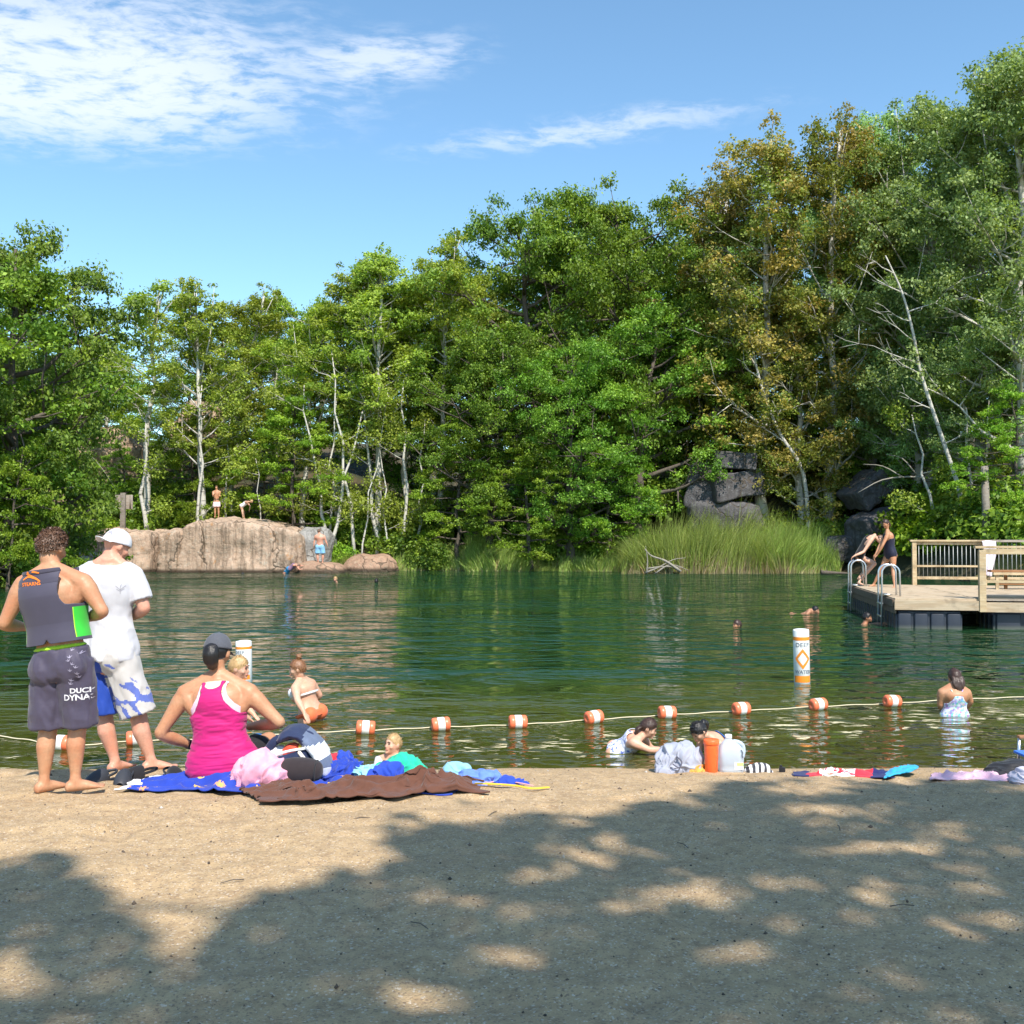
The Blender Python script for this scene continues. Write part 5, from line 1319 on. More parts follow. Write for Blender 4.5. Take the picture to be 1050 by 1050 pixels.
lock(g2, [s.P(0, -.08, .04), s.P(.01, -.115, .03), s.P(.02, -.135, -.02), s.P(.02, -.12, -.06)], [.03, .038, .030, .012], H_BLACK, 'hair_bun', .004, 1)
shell(s, g2, 'swimsuit', M_BLUE, -.18, .85, lambda t, x, fr: (np.abs(x) < np.interp(t, [-.2, -.05, .0, .62, .72, .85], [.05, .07, .3, .3, .06, .05])), .007, .003, 90, 60)

# ============ girl with wet hair standing in the water on the right
Y3 = 11.0
s = Pose(H=1.36, pel=J(979, 738, Y3), neck=J(979, 705, Y3 - .02), head=J(979, 695, Y3 + .03), f=(.1, 1, 0), fs=(.05, 1, 0), fh=(0, 1, -.15), fem=True, w=1.1, shw=.112, hH=1.42,
         le=J(964, 723, Y3 + .02), lw=J(968, 729, Y3 + .18), re=J(995, 719, Y3 + .02), rw=J(990, 727, Y3 + .18),
         lk=J(974, 762, Y3), la=J(974, 787, Y3), rk=J(984, 762, Y3), ra=J(984, 787, Y3))
s.lsh = J(966, 711, Y3); s.rsh = J(991, 711, Y3)
g3 = person('girl with long wet hair seen from behind, waist-deep by the rope on the right', (s.pel.x, Y3, 0))
body(s, g3, SK_TAN, .010); hair(s, g3, H_DK, .012, .045, -.07, 200, .015, 13)
for dx, L_ in ((-.03, .22), (.0, .27), (.03, .2), (.05, .16), (-.05, .15)):
    lock(g3, [s.P(dx, -.09, .0), s.P(dx * 1.1, -.115, -.07), s.P(dx * .8, -.12, -.13), s.P(dx * .6, -.115, -L_)], [.026, .026, .02, .006], H_DK, 'wet_lock', .004, .6)
t = NT('multi_floral'); co = t.coord('Object'); v = t.n('TexVoronoi', None, Vector=co, Scale=42.0).outputs['Color']; nz = t.noise(co, 30, 2)
M_MULT = t.done(t.pr(t.mix(t.smooth(nz, .5, .56), t.mix(.55, (.35, .45, .9), v), (.75, .78, .9)), .7))
shell(s, g3, 'swimsuit', M_MULT, -.18, .80, lambda t, x, fr: (np.abs(x) < np.interp(t, [-.2, -.05, .0, .40, .55, .70, .80], [.05, .08, .3, .3, .07, .04, .03])), .008, .003, 120, 90)
for sg in (-1, 1):
    bm = bmesh.new(); tube(bm, [s.ring(.78, .008)[0] - s.ffs * .06 * s.H + s.rs * sg * .01, s.spine(.96) + s.rs * sg * .045 * s.H - s.ffs * .045 * s.H], [.006, .006], 6); from_bm('strap', bm, M_MULT, g3, world=True)

# ============ far figures
def far_person(label, H, Y, J_, sk, hm, f, fs=None, fh=None, fem=False, cl=(), w=1.0, group=None, hands=True, vox=.016, hl=.0, hdm=1.0, base=None, fine=False, **kw):
    d = dict(H=H, f=f, fs=fs or f, fh=fh or fs or f, fem=fem, w=w, hH=H * hdm); d.update(kw)
    for k_, v in J_.items(): d[k_] = at(v[0], v[1], Y + (v[2] if len(v) > 2 else 0))
    s = Pose(**d); r_ = person(label, base or (s.pel.x, s.pel.y, max(0, tz(s.pel.x, s.pel.y))), group)
    body(s, r_, sk, vox, hands=hands, finehand=fine); hair(s, r_, hm, .010, .062, -.05, 0, .02, 1)
    for c_ in cl:
        if c_[0] == 'shorts': shorts(s, r_, c_[1], t_top=.08, frac=c_[2], infl=.02, flare=.02, vox=vox, wr=.006)
        if c_[0] == 'briefs': shell(s, r_, 'bikini_bottom', c_[1], -.19, .07, lambda t, x, fr: (np.abs(x) < np.interp(t, [-.2, -.08, .0], [.05, .08, .3])), .018, .006, 60, 30, wk=1.04)
        if c_[0] == 'top': shell(s, r_, 'bikini_top', c_[1], .54, .72, lambda t, x, fr: np.ones(len(t), bool), .016, .006, 60, 20)
        if c_[0] == 'suit': shell(s, r_, 'swimsuit', c_[1], -.19, .93, lambda t, x, fr: (np.abs(x) < np.interp(t, [-.2, -.08, .0, .60, .72, .93], [.05, .075, .3, .3, .06, .045])), .013, .004, 90, 80, wk=1.03)
        if c_[0] == 'shirt': shell(s, r_, 'shirt', c_[1], -.05, .99, lambda t, x, fr: np.ones(len(t), bool), .02, .006, 60, 40)
    return s, r_
# two girls on the dock
M_NAVY = fabric('navy_suit', (.012, .014, .035), .5); Yd = 26.0
s, r_ = far_person('girl in a dark swimsuit standing bent toward the other at the dock corner, hands together', 1.62, Yd, dict(pel=(913, 569), neck=(910, 545, -.05), head=(908.5, 537, -.1), rsh=(908.5, 548, .12), lsh=(910, 548.5, -.18), re=(903, 558, .05), rw=(898, 568, -.05), le=(905, 559, -.22), lw=(899, 569.5, -.12), rk=(903, 585, .15), ra=(896, 599, .25), lk=(916, 585, -.1), la=(917.5, 601, -.3)), SK_TAN, H_DK, (-1, -.35, 0), (-.9, -.45, -.15), (-.9, -.45, -.35), True, [('suit', M_NAVY)], vox=.013, fine=False, hdm=1.0, rhd=Vector((-.7, 0, -.7)), lhd=Vector((-.7, 0, -.7)), lf=(-.7, -.7, 0), rf=(-.9, -.4, 0))
lock(r_, [s.P(0, -.08, .02), s.P(0, -.115, .0), s.P(0, -.13, -.07), s.P(0, -.12, -.13)], [.02, .035, .03, .012], H_DK)
s, r_ = far_person('girl in black crouching to jump at the far ladder of the dock', 1.58, Yd + .6, dict(pel=(881, 571), neck=(896, 550), head=(902, 552.5), rsh=(892, 552, .2), lsh=(893, 554, -.2), re=(884, 561, .3), rw=(878, 571, .3), le=(885.5, 566, -.25), lw=(876, 570, -.28), rk=(894, 576, .1), ra=(881, 592, .15), lk=(897, 578, -.15), la=(880.5, 597, -.2)), SK_FAIR, H_BROWN, (1, -.2, -.1), (.8, -.1, -.6), (.75, -.1, -.75), True, [('suit', M_BLK)], vox=.013, bend=.06, uh=Vector((.8, 0, .5)), lf=(.4, -.8, 0), rf=(.5, -.6, 0), lhd=Vector((-.6, 0, -.4)), rhd=Vector((-.6, 0, -.4)))
# ledge and shore bathers
Yr = 56.5
TR_P = fabric('pale_pink_trunks', (.80, .62, .64), .8); TR_B = fabric('light_blue_trunks', (.22, .45, .68), .8)
far_person('bather in pale pink trunks standing upright on top of the rock ledge', 1.66, Yr, dict(pel=(222, 515.5), neck=(222, 503.5), head=(222, 500), le=(225.5, 509, -.15), lw=(222.5, 507, -.3), re=(218.5, 509, -.15), rw=(220.5, 506, -.3), rk=(220.5, 522.5), ra=(220.5, 529.5), lk=(224, 522.5), la=(224.2, 529.5)), SK_TAN, H_BROWN, (0, -1, 0), cl=[('shorts', TR_P, .6)], vox=.03, w=1.05)
far_person('girl in a white swimsuit bending forward on top of the rock ledge', 1.45, Yr, dict(pel=(247.5, 519), neck=(254, 514.5), head=(258, 514), le=(256.5, 519, -.1), lw=(255.5, 523, -.1), re=(256.5, 519, .15), rw=(256, 523, .2), rk=(249.5, 525), ra=(250.5, 531.5), lk=(248.5, 525, -.1), la=(249.5, 532, -.1)), SK_FAIR, H_BLOND, (1, -.1, -.4), fh=(.9, -.1, -.4), fem=True, cl=[('suit', fabric('white_suit', (.82, .78, .80), .8))], vox=.03)
Ymn = 54.0
far_person('shirtless man in light blue trunks standing with his back turned on the rock shelf', 1.84, Ymn, dict(pel=(328, 560.5), neck=(328, 548.8), head=(327, 545, .1), le=(334, 554.5), lw=(335.8, 559.5), re=(322.5, 554, .05), rw=(321.8, 559), lk=(331.2, 568.8), la=(330.8, 577), rk=(325.5, 568.8), ra=(326.3, 577.5)), SK_PINK, H_BROWN, (0, 1, 0), cl=[('shorts', TR_B, .85)], vox=.03, w=1.12) if False else None
far_person('shirtless man in light blue trunks standing with his back turned on the rock shelf', 1.84, Ymn, dict(pel=(328, 560.5), neck=(328, 548.8), head=(327, 545, .1), re=(334, 554.5), rw=(335.8, 559.5), le=(322.5, 554, .05), lw=(321.8, 559), rk=(331.2, 568.8), ra=(330.8, 577), lk=(325.5, 568.8), la=(326.3, 577.5)), SK_PINK, H_BROWN, (0, 1, 0), cl=[('shorts', TR_B, .85)], vox=.03, w=1.12)
far_person('person in a purple shirt climbing out of the water onto the rock shelf', 1.7, 53.2, dict(pel=(296.5, 583.5), neck=(303, 579), head=(306, 580.5), le=(307, 584, -.2), lw=(310, 583.5, -.2), re=(308, 580, .25), rw=(311, 580, .3), lk=(292, 588), la=(287, 590), rk=(292, 588, .3), ra=(287, 590, .3)), SK_PINK, H_BROWN, (.9, 0, -.6), fh=(.9, 0, -.5), cl=[('shirt', fabric('mauve_shirt', (.20, .12, .19), .8)), ('shorts', fabric('swim_blue', (.03, .22, .45), .7), .8)], vox=.03)
# swimmers: heads above the water, bodies below
def swimmer(label, px, pyw, sk, hm, hz_, face_dir, H=1.65, arm=None, grp=None, vox=.016, lie=None):
    c = wat(px, pyw); f = Vector(face_dir).normalized(); hd = Vector((c.x, c.y, hz_)); nk = hd + Vector((-f.x * .05, -f.y * .05, -.17 * H / 1.7))
    bk_ = Vector(lie).normalized() if lie else Vector((-f.x * .5, -f.y * .5, -.85)).normalized()
    pl_ = nk + bk_ * .30 * H; r_ = Vector((f.y, -f.x, 0))
    J_ = dict(le=nk - r_ * .22 + f * .05 + Vector((0, 0, -.16)), lw=nk - r_ * .18 + f * .28 + Vector((0, 0, -.14)), re=nk + r_ * .22 + f * .05 + Vector((0, 0, -.16)), rw=nk + r_ * .18 + f * .28 + Vector((0, 0, -.14)))
    if arm: J_.update(arm(nk, f, r_))
    s = Pose(H=H, pel=pl_, neck=nk, head=hd, f=f, fs=f, fh=f + Vector((0, 0, .05)), w=1.0, lk=pl_ + bk_ * .4 - r_ * .08, la=pl_ + bk_ * .75 - r_ * .1, rk=pl_ + bk_ * .4 + r_ * .08, ra=pl_ + bk_ * .75 + r_ * .1, **J_)
    pr_ = person(label, (c.x, c.y, 0), grp); body(s, pr_, sk, vox, hands=True); hair(s, pr_, hm, .011, .045, -.05, 200, .02, int(px)); 
    if abs(f.y) < .95 and f.y < .5: face(s, pr_)
    return s, pr_
swimmer('swimmer showing only the head in mid-lake, above and left of the right marker buoy', 756, 642.5, SK_TAN, H_DK, .03, (-.8, -.3, 0), lie=(.9, .3, -.15))
swimmer('dark-haired swimmer farther right in the middle of the lake, heading left toward the first one', 836, 629, SK_BROWN, H_BLACK, .07, (.6, -.5, 0), lie=(-.95, .2, -.12), arm=lambda nk, f, r_: dict(rw=nk + Vector((-.45, -.2, .03)), re=nk + Vector((-.22, -.15, .05))))
swimmer('dark-haired swimmer holding on beside the near ladder of the dock', 889, 640, SK_BROWN, H_BLACK, .14, (.75, -.3, 0), arm=lambda nk, f, r_: dict(rw=nk + Vector((.42, -.15, .02)), re=nk + Vector((.2, -.15, -.03)), le=nk + Vector((.2, .1, 0)), lw=nk + Vector((.45, 0, .04))))
swimmer('bald pink head of a swimmer near the rock shelf', 344, 597, SK_PINK, H_BLOND, .12, (-.3, -.9, 0), vox=.03)
swimmer('dark wet head of a swimmer right of the bald one', 386, 597, SK_BROWN, H_BLACK, .04, (.2, 1, 0), vox=.03)
swimmer('dark head low in the water in front of the rock ledge', 249, 588.6, SK_BROWN, H_BLACK, -.02, (0, 1, 0), vox=.03)
# ------------------------------------------------------------------ things on the beach
def corner(px, py, dz=0.0):
    p = on_sand(px, py); return (p.x, p.y)
def PP(lst): return [(*corner(*a), 0) for a in lst]
# blanket with moons and suns
M_BLKT = fabric('royal_blue_print', (.018, .050, .36), .85, .25, 14, .003); M_GOLD = fabric('gold_print', (.62, .42, .10), .85, .2); M_TERRA = fabric('terracotta_print', (.60, .30, .16), .85, .2); M_WHC = fabric('white_cloth', (.78, .78, .80), .85)
def celest(u, v):
    r_ = np.zeros(len(u), int); g = np.random.default_rng(5); Xx = u * 2.3; Yy = v * 1.25
    for i in range(80):
        cx_, cy_ = g.uniform(.05, 2.25), g.uniform(.03, 1.2); rr = g.uniform(.03, .06); dx, dy = Xx - cx_, Yy - cy_; d = np.hypot(dx, dy); a = np.arctan2(dy, dx)
        if i % 3 == 0: m = (d < rr) & (np.hypot(dx - rr * .45, dy - rr * .2) > rr * .8); r_[m] = 1
        elif i % 3 == 1: m = d < rr * (.65 + .35 * np.abs(np.sin(a * 4))); r_[m] = 2; r_[d < rr * .4] = 1
        else: m = d < rr * .30 * (1 + .6 * np.cos(a * 5)); r_[m] = 1
    r_[(u < .035)] = 3
    return r_
cloth('beach_blanket', PP([(112, 813), (470, 815), (475, 797), (165, 796)]), [M_BLKT, M_GOLD, M_TERRA, M_WHC], 'royal blue blanket printed with gold moons and suns, spread under the seated woman', 'blanket', .05, 2, 260, 150, 3.0, pat=celest, edge=.05,
      lift=lambda u, v: .10 * np.exp(-((u - .22) ** 2 / .004 + (v - .75) ** 2 / .05)) + .05 * np.exp(-((u - .30) ** 2 / .003 + (v - .35) ** 2 / .08)))
M_BROWN = fabric('brown_terry', (.120, .050, .032), .95, .3, 22, .006)
cloth('beach_towel', PP([(262, 827), (492, 816), (488, 806), (245, 812)]), M_BROWN, 'crumpled dark brown towel lying in front along the blanket', 'towel', .052, 6, 260, 100, 4.8, edge=.05, base=.022,
      lift=lambda u, v: .085 * np.exp(-((u - .80) ** 2 / .022)) * np.sin(PI * np.clip(v, 0, 1)) ** .6 + .04 * np.exp(-((u - .42) ** 2 / .02)) * np.sin(PI * v))
def hp(name, px, py, s_, m, label, cat, seed, amp=.025, fold=9, dz=0.0, rot=0, back=0.0):
    p = on_sand(px, py); k_ = 1 + back / p.y
    x, y = p.x * k_, p.y * k_
    return heap(name, (x, y, tz(x, y) + dz), s_, m, label, cat, seed, amp, fold, None, rot)
M_PINKT = fabric('pale_pink_terry', (.80, .36, .47), .95, .2, 24, .005); M_TEAL = fabric('aqua_cloth', (.30, .66, .68), .9); M_GRN = fabric('sea_green_cloth', (.02, .50, .30), .85); M_PERI = fabric('periwinkle_cloth', (.12, .22, .62), .85); M_LBL = fabric('light_blue_cloth', (.25, .50, .62), .85); M_ROY = fabric('royal_cloth', (.02, .06, .42), .85); M_RED = fabric('red_cloth', (.60, .03, .05), .85)
hp('towel', 267, 809, (.175, .12, .185), M_PINKT, 'crumpled pale pink towel heaped between the woman and the black pouch', 'towel', 3, .026, 8, .02, .2)
hp('garment', 383, 804, (.14, .10, .075), M_TEAL, 'pale aqua cloth crumpled left of the sea-green one', 'clothing', 5, .018, 10, .05)
hp('garment', 412, 803, (.17, .10, .115), M_GRN, 'sea-green cloth bunched up behind the brown towel', 'clothing', 6, .020, 9, .06, .15)
hp('garment', 397, 806, (.13, .07, .10), M_ROY, 'dark blue cloth peeping out between the aqua and sea-green ones', 'clothing', 16, .015, 10, .04, .5)
hp('garment', 350, 803, (.16, .12, .09), M_BLKT, 'blue cloth folded beside the navy and white backpack', 'clothing', 8, .022, 9, .05)
hp('garment', 340, 800, (.07, .07, .125), M_RED, 'red cloth tucked against the right side of the backpack', 'clothing', 9, .015, 12, .05, back=.1)
hp('garment', 352, 800, (.10, .08, .13), M_ROY, 'dark blue bunched cloth behind the red one', 'clothing', 10, .018, 10, .04, back=.16)
hp('garment', 470, 801, (.13, .06, .085), M_LBL, 'light blue rolled cloth at the right end of the brown towel', 'clothing', 11, .012, 9, .03, -.3)
hp('garment', 494, 803, (.14, .09, .085), M_PERI, 'periwinkle blue cloth right of the brown towel', 'clothing', 12, .020, 9, .0)
hp('garment', 520, 804, (.14, .05, .035), M_ROY, 'flat royal blue cloth lying farthest right of the towels', 'clothing', 13, .010, 10, .0)
def strap(label, pxs, m, r=.012, flat=.35, name='strap', cat='strap', z=.015):
    pts = [on_sand(*a) + Vector((0, 0, z)) for a in pxs]; bm = bmesh.new(); tube(bm, smooth_pts(pts, 5), r, 8, flat=flat); o = from_bm(name, bm, m); return tag(o, label, cat)
M_YEL = plain('yellow_webbing', (.85, .55, .04), .6); strap('yellow strap lying on the sand at the right end of the towels', [(488, 806), (510, 806.5), (528, 808), (545, 811), (562, 810)], M_YEL, .014)
strap('red and white cord lying across the flat royal blue cloth', [(484, 801), (500, 805), (512, 803), (530, 805), (546, 808)], fabric('pink_cord', (.75, .35, .33), .8), .010)
# shoes
def clog(px, py, az, label, m, L=.25):
    p = on_sand(px, py); root = empty('clog', (p.x, p.y, p.z), az, label, 'shoe', 'footwear left by the blanket')
    bm = bmesh.new()
    loft(bm, [(Vector((0, y, .012)), Vector((w_, 0, 0)), Vector((0, 0, .013))) for y, w_ in ((-.005, .015), (.0, .03), (.05, .037), (.12, .036), (.19, .046), (.235, .036), (.252, .012))], 18)
    from_bm('sole', bm, m, root)
    bm = bmesh.new(); rows = []
    for y, w_, h_ in ((.085, .042, .078), (.11, .046, .086), (.15, .050, .080), (.19, .049, .062), (.225, .040, .042), (.25, .018, .022)):
        rows.append([bm.verts.new((w_ * math.cos(a), y, .018 + h_ * math.sin(a) ** .8)) for a in np.linspace(0, PI, 15)])
    for a_, b_ in zip(rows, rows[1:]):
        for i in range(14): bm.faces.new((a_[i], a_[i + 1], b_[i + 1], b_[i]))
    o = from_bm('upper', bm, m, root); finish(o, solid=.006, soff=-1, sub=1)
    bm = bmesh.new(); tube(bm, smooth_pts([Vector((-.043, .10, .055)), Vector((-.040, .03, .068)), Vector((0, -.008, .072)), Vector((.040, .03, .068)), Vector((.043, .10, .055))], 4), .006, 8, flat=1.6); from_bm('heel_strap', bm, m, root)
    return root
M_CLOG = plain('dark_rubber', (.035, .037, .045), .55)
clog(118, 801, 2.7, 'left one of two dark grey rubber clogs behind the blanket corner', M_CLOG); clog(131, 801, 3.3, 'right one of two dark grey rubber clogs behind the blanket corner', M_CLOG)
clog(160, 799, 2.2, 'black sandal nearest the clogs, left of the seated woman', M_BLK); clog(172, 798.5, 3.8, 'black sandal nearest the seated woman', M_BLK)

# backpack
bp = on_sand(300, 806); bp = Vector((bp.x, bp.y + .10, 0)); bp.z = tz(bp.x, bp.y) + .02
root = empty('backpack', bp, 0, 'open navy and white backpack slumped on the blanket with its mouth facing the woman', 'backpack')
M_NVB = fabric('navy_canvas', (.018, .028, .075), .8, .25, 20, .003); M_WHB = fabric('white_canvas', (.74, .75, .78), .8, .12, 20, .003); M_CORD = fabric('cream_cord', (.75, .70, .60), .85); M_GRB = fabric('blue_grey_canvas', (.12, .15, .23), .8)
ax = [Vector((.20, .0, .02)), Vector((.17, .02, .13)), Vector((.12, .02, .23)), Vector((.04, .02, .30)), Vector((-.04, .02, .31)), Vector((-.12, .02, .26))]
axs = smooth_pts(ax, 4); bm = bmesh.new(); rings = []
for i, p in enumerate(axs):
    f = i / (len(axs) - 1); d = (axs[min(i + 1, len(axs) - 1)] - axs[max(i - 1, 0)]).normalized(); r_, u_, _ = frame(d, Vector((0, 1, 0)))
    rings.append((p, r_ * np.interp(f, [0, .1, .5, .9, 1], [.03, .055, .050, .035, .02]), u_ * np.interp(f, [0, .1, .5, .9, 1], [.10, .16, .16, .15, .10])))
loft(bm, rings, 24); o = from_bm('back_panel', bm, [M_WHB, M_GRB, M_NVB], root); finish(o, sub=1)
me = o.data; me.polygons.foreach_set('material_index', [2 if p.center.x < .07 else 1 if (.10 < p.center.z < .16 or p.center.z > .25) else 0 for p in me.polygons]); displace(o, lambda V: fbm(V[:, 0] * 12, V[:, 1] * 12, V[:, 2] * 12, 3, 2) * .010)
bm = bmesh.new(); loft(bm, [(Vector((-.06, -.03, .03)), Vector((.17, 0, 0)), Vector((0, .13, 0))), (Vector((-.06, -.03, .08)), Vector((.19, 0, 0)), Vector((0, .15, 0))), (Vector((-.05, -.03, .15)), Vector((.185, 0, .02)), Vector((0, .15, 0))), (Vector((-.04, -.02, .20)), Vector((.175, 0, .05)), Vector((0, .14, 0)))], 28, cap=False)
loft(bm, [(Vector((-.04, -.02, .20)), Vector((.165, 0, .05)), Vector((0, .13, 0))), (Vector((-.05, -.03, .12)), Vector((.16, 0, .02)), Vector((0, .13, 0)))], 28)
o = from_bm('pocket', bm, M_NVB, root); finish(o, sub=1); displace(o, lambda V: fbm(V[:, 0] * 9, V[:, 1] * 9, V[:, 2] * 9, 3, 4) * .014)
bm = bmesh.new(); q_ = [Vector((-.04, -.02, .205)) + Vector((.18 * math.cos(a), .14 * math.sin(a), .052 * math.cos(a) + .012 * math.sin(3 * a))) for a in np.linspace(0, 2 * PI, 33)]; tube(bm, q_, .009, 8, False); from_bm('piping', bm, M_WHB, root)
bm = bmesh.new(); q_ = smooth_pts([Vector((-.17, -.05, .21)), Vector((-.12, -.06, .27)), Vector((-.02, -.05, .30)), Vector((.08, -.02, .30)), Vector((.13, .0, .24))], 5); tube(bm, q_, .016, 10, flat=1.8); from_bm('flap_rim', bm, M_NVB, root)
for k_, q_ in enumerate(([Vector((-.20, -.12, .11)), Vector((-.25, -.14, .14)), Vector((-.22, -.15, .19)), Vector((-.15, -.14, .20)), Vector((-.07, -.13, .215))], [Vector((-.06, -.16, .17)), Vector((-.03, -.19, .13)), Vector((.02, -.18, .10)), Vector((.03, -.17, .13))], [Vector((.05, -.14, .21)), Vector((.09, -.16, .17)), Vector((.12, -.14, .13))])):
    bm = bmesh.new(); tube(bm, smooth_pts(q_, 5), .0125, 8); from_bm('cord_strap', bm, M_CORD, root)
def inbag(name, c, s_, m, label, cat, rot=0):
    return heap(name, bp + Vector(c), s_, m, label, cat, 33, .008, 14, None, rot)
inbag('snack_packet', (-.01, -.04, .175), (.075, .06, .075), fabric('red_packet', (.65, .08, .04), .5), 'red packet sticking out of the open backpack', 'packet'); inbag('snack_packet', (.055, -.05, .19), (.03, .05, .07), fabric('yellow_packet', (.80, .55, .05), .5), 'yellow packet beside the red one in the backpack', 'packet')
inbag('garment', (-.10, -.03, .16), (.08, .06, .07), fabric('grey_white_cloth', (.6, .58, .6), .8), 'pale cloth stuffed in the backpack mouth', 'clothing')
# black pouch in front
pp = on_sand(303, 808); root = empty('neoprene_pouch', pp + Vector((0, 0, .095)), 0, 'black rounded soft pouch lying in front of the backpack', 'pouch')
bm = bmesh.new(); tube(bm, [Vector((-.15, 0, -.005)), Vector((-.08, 0, .012)), Vector((.05, 0, .015)), Vector((.115, 0, .01))], [.055, .076, .088, .080], 26); o = from_bm('body', bm, fabric('charcoal_felt', (.030, .022, .024), .95, .2, 30), root); finish(o, sub=1); displace(o, lambda V: fbm(V[:, 0] * 10, V[:, 1] * 10, V[:, 2] * 10, 2, 4) * .006)
bm = bmesh.new(); tube(bm, [Vector((.135 + .0, 0.02 * math.cos(a), 0)) + Vector((0, .076 * math.cos(a), .076 * math.sin(a))) for a in np.linspace(0, 2 * PI, 25)], .005, 6, False); from_bm('seam', bm, M_BLK, root)
# blue bottle
p = on_sand(258.5, 797); p.y += .14; p.z = tz(p.x, p.y); root = empty('water_bottle', p, 0, 'blue drinking bottle with a dark ring between the woman and the backpack', 'bottle')
M_BLUEP = plain('blue_plastic', (.03, .20, .62), .3)
bm = bmesh.new(); lathe(bm, [(.034, .0), (.038, .01), (.038, .19), (.034, .20)], 28); from_bm('bottle_body', bm, M_BLUEP, root)
bm = bmesh.new(); lathe(bm, [(.036, .20), (.0385, .203), (.0385, .214), (.036, .217)], 28); from_bm('ring', bm, M_BLK, root)
bm = bmesh.new(); lathe(bm, [(.035, .217), (.036, .22), (.036, .27), (.03, .283), (.01, .287)], 28); from_bm('cap', bm, M_BLUEP, root)
# second group: grey bag, cup, jug ...
p = on_sand(699, 792); root = empty('grey_bag', (p.x, p.y + .06, p.z), 0, 'light grey drawstring bag slumped on the waterline left of the orange cup', 'bag')
M_GBAG = fabric('light_grey_nylon', (.34, .355, .43), .7, .1, 16, .002)
o = heap('bag_body', (0, 0, .0), (.155, .11, .185), M_GBAG, None, None, 40, .022, 7, vox=.01); o.parent = root
o = heap('bag_flap', (-.09, -.02, .0), (.10, .09, .10), M_GBAG, None, None, 41, .022, 9); o.parent = root
o = heap('inner_cloth', (.10, -.04, .0), (.075, .07, .075), fabric('amber_cloth', (.70, .36, .08), .8), None, None, 42, .012, 10); o.parent = root
bm = bmesh.new(); tube(bm, smooth_pts([Vector((-.04, -.10, .12)), Vector((-.01, -.125, .09)), Vector((-.03, -.135, .05)), Vector((-.07, -.12, .07))], 5), .005, 6); from_bm('cord', bm, fabric('dark_cord', (.1, .1, .14)), root)
p = on_sand(729.5, 792.5); root = empty('orange_cup', p, 0, 'tall orange plastic tumbler with a lid between the grey bag and the milk jug', 'cup')
t = NT('orange_plastic'); M_OCUP = t.done(t.pr((.92, .15, .035), .35, Subsurface_Weight=.2, Subsurface_Scale=.02))
bm = bmesh.new(); lathe(bm, [(.042, 0), (.044, .004), (.052, .205), (.052, .212)], 36); from_bm('tumbler', bm, M_OCUP, root)
bm = bmesh.new(); lathe(bm, [(.0555, .205), (.0565, .208), (.0565, .232), (.053, .238), (.02, .240)], 36); from_bm('lid', bm, M_OCUP, root)
# jug
p = on_sand(750, 792.5); root = empty('milk_jug', (p.x, p.y + .02, p.z), .0, 'translucent white gallon jug with a green label standing by the water', 'jug')
t = NT('translucent_plastic'); pr_ = t.pr((.80, .86, .93), .28, Specular_IOR_Level=.5); trl = t.n('BsdfTranslucent', None, Color=(.82, .90, .98)).outputs[0]; tp_ = t.n('BsdfTransparent', None, Color=(.93, .97, 1)).outputs[0]
M_JUG = t.done(t.n('MixShader', None, i0=.22, i1=t.n('MixShader', None, i0=.45, i1=pr_, i2=trl).outputs[0], i2=tp_).outputs[0])
def sq(h_, z, w_, e=.55, off=0.0, n=40):
    return [(math.copysign(abs(math.cos(a)) ** e, math.cos(a)) * w_ + off, math.copysign(abs(math.sin(a)) ** e, math.sin(a)) * w_, z) for a in np.linspace(0, 2 * PI, n, endpoint=False)]
bm = bmesh.new(); rows = []
for z, w_, e, off in ((0, .066, .6, 0), (.006, .072, .55, 0), (.03, .074, .5, 0), (.055, .0715, .5, 0), (.06, .074, .5, 0), (.13, .074, .5, 0), (.165, .072, .6, 0), (.19, .060, .75, -.004), (.212, .040, .9, -.010), (.228, .024, 1, -.014), (.236, .0205, 1, -.014), (.245, .0205, 1, -.014)):
    rows.append([bm.verts.new(q_) for q_ in sq(0, z, w_, e, off)])
for a_, b_ in zip(rows, rows[1:]):
    for i in range(40): j = (i + 1) % 40; bm.faces.new((a_[i], a_[j], b_[j], b_[i]))
bm.faces.new(rows[0][::-1]); o = from_bm('jug_body', bm, M_JUG, root); o.scale = (1.18, 1.0, 1.02)
bm = bmesh.new(); tube(bm, smooth_pts([Vector((.024, 0, .222)), Vector((.058, 0, .214)), Vector((.088, 0, .19)), Vector((.094, 0, .15)), Vector((.088, 0, .11))], 4), .0125, 12); from_bm('handle', bm, M_JUG, root)
bm = bmesh.new(); lathe(bm, [(.0235, .240), (.025, .243), (.025, .262), (.022, .265)], 28, Matrix.Translation((-.0165, 0, .004))); from_bm('cap', bm, plain('white_plastic', (.85, .86, .88), .4), root)
M_LAB = plain('green_label', (.50, .75, .22), .6); M_LABW = plain('white_label', (.85, .88, .86), .6)
bm = bmesh.new(); box(bm, (.042, -.0765, .060), (.062, .002, .050)); from_bm('label', bm, M_LABW, root, smooth=False)
bm = bmesh.new(); box(bm, (.050, -.078, .072), (.046, .002, .022)); from_bm('label', bm, M_LAB, root, smooth=False)
bm = bmesh.new(); tube(bm, smooth_pts([Vector((.060, -.070, .170)), Vector((.068, -.075, .155)), Vector((.066, -.076, .135)), Vector((.070, -.076, .120))], 4), .0045, 8); from_bm('mark', bm, M_INK, root)
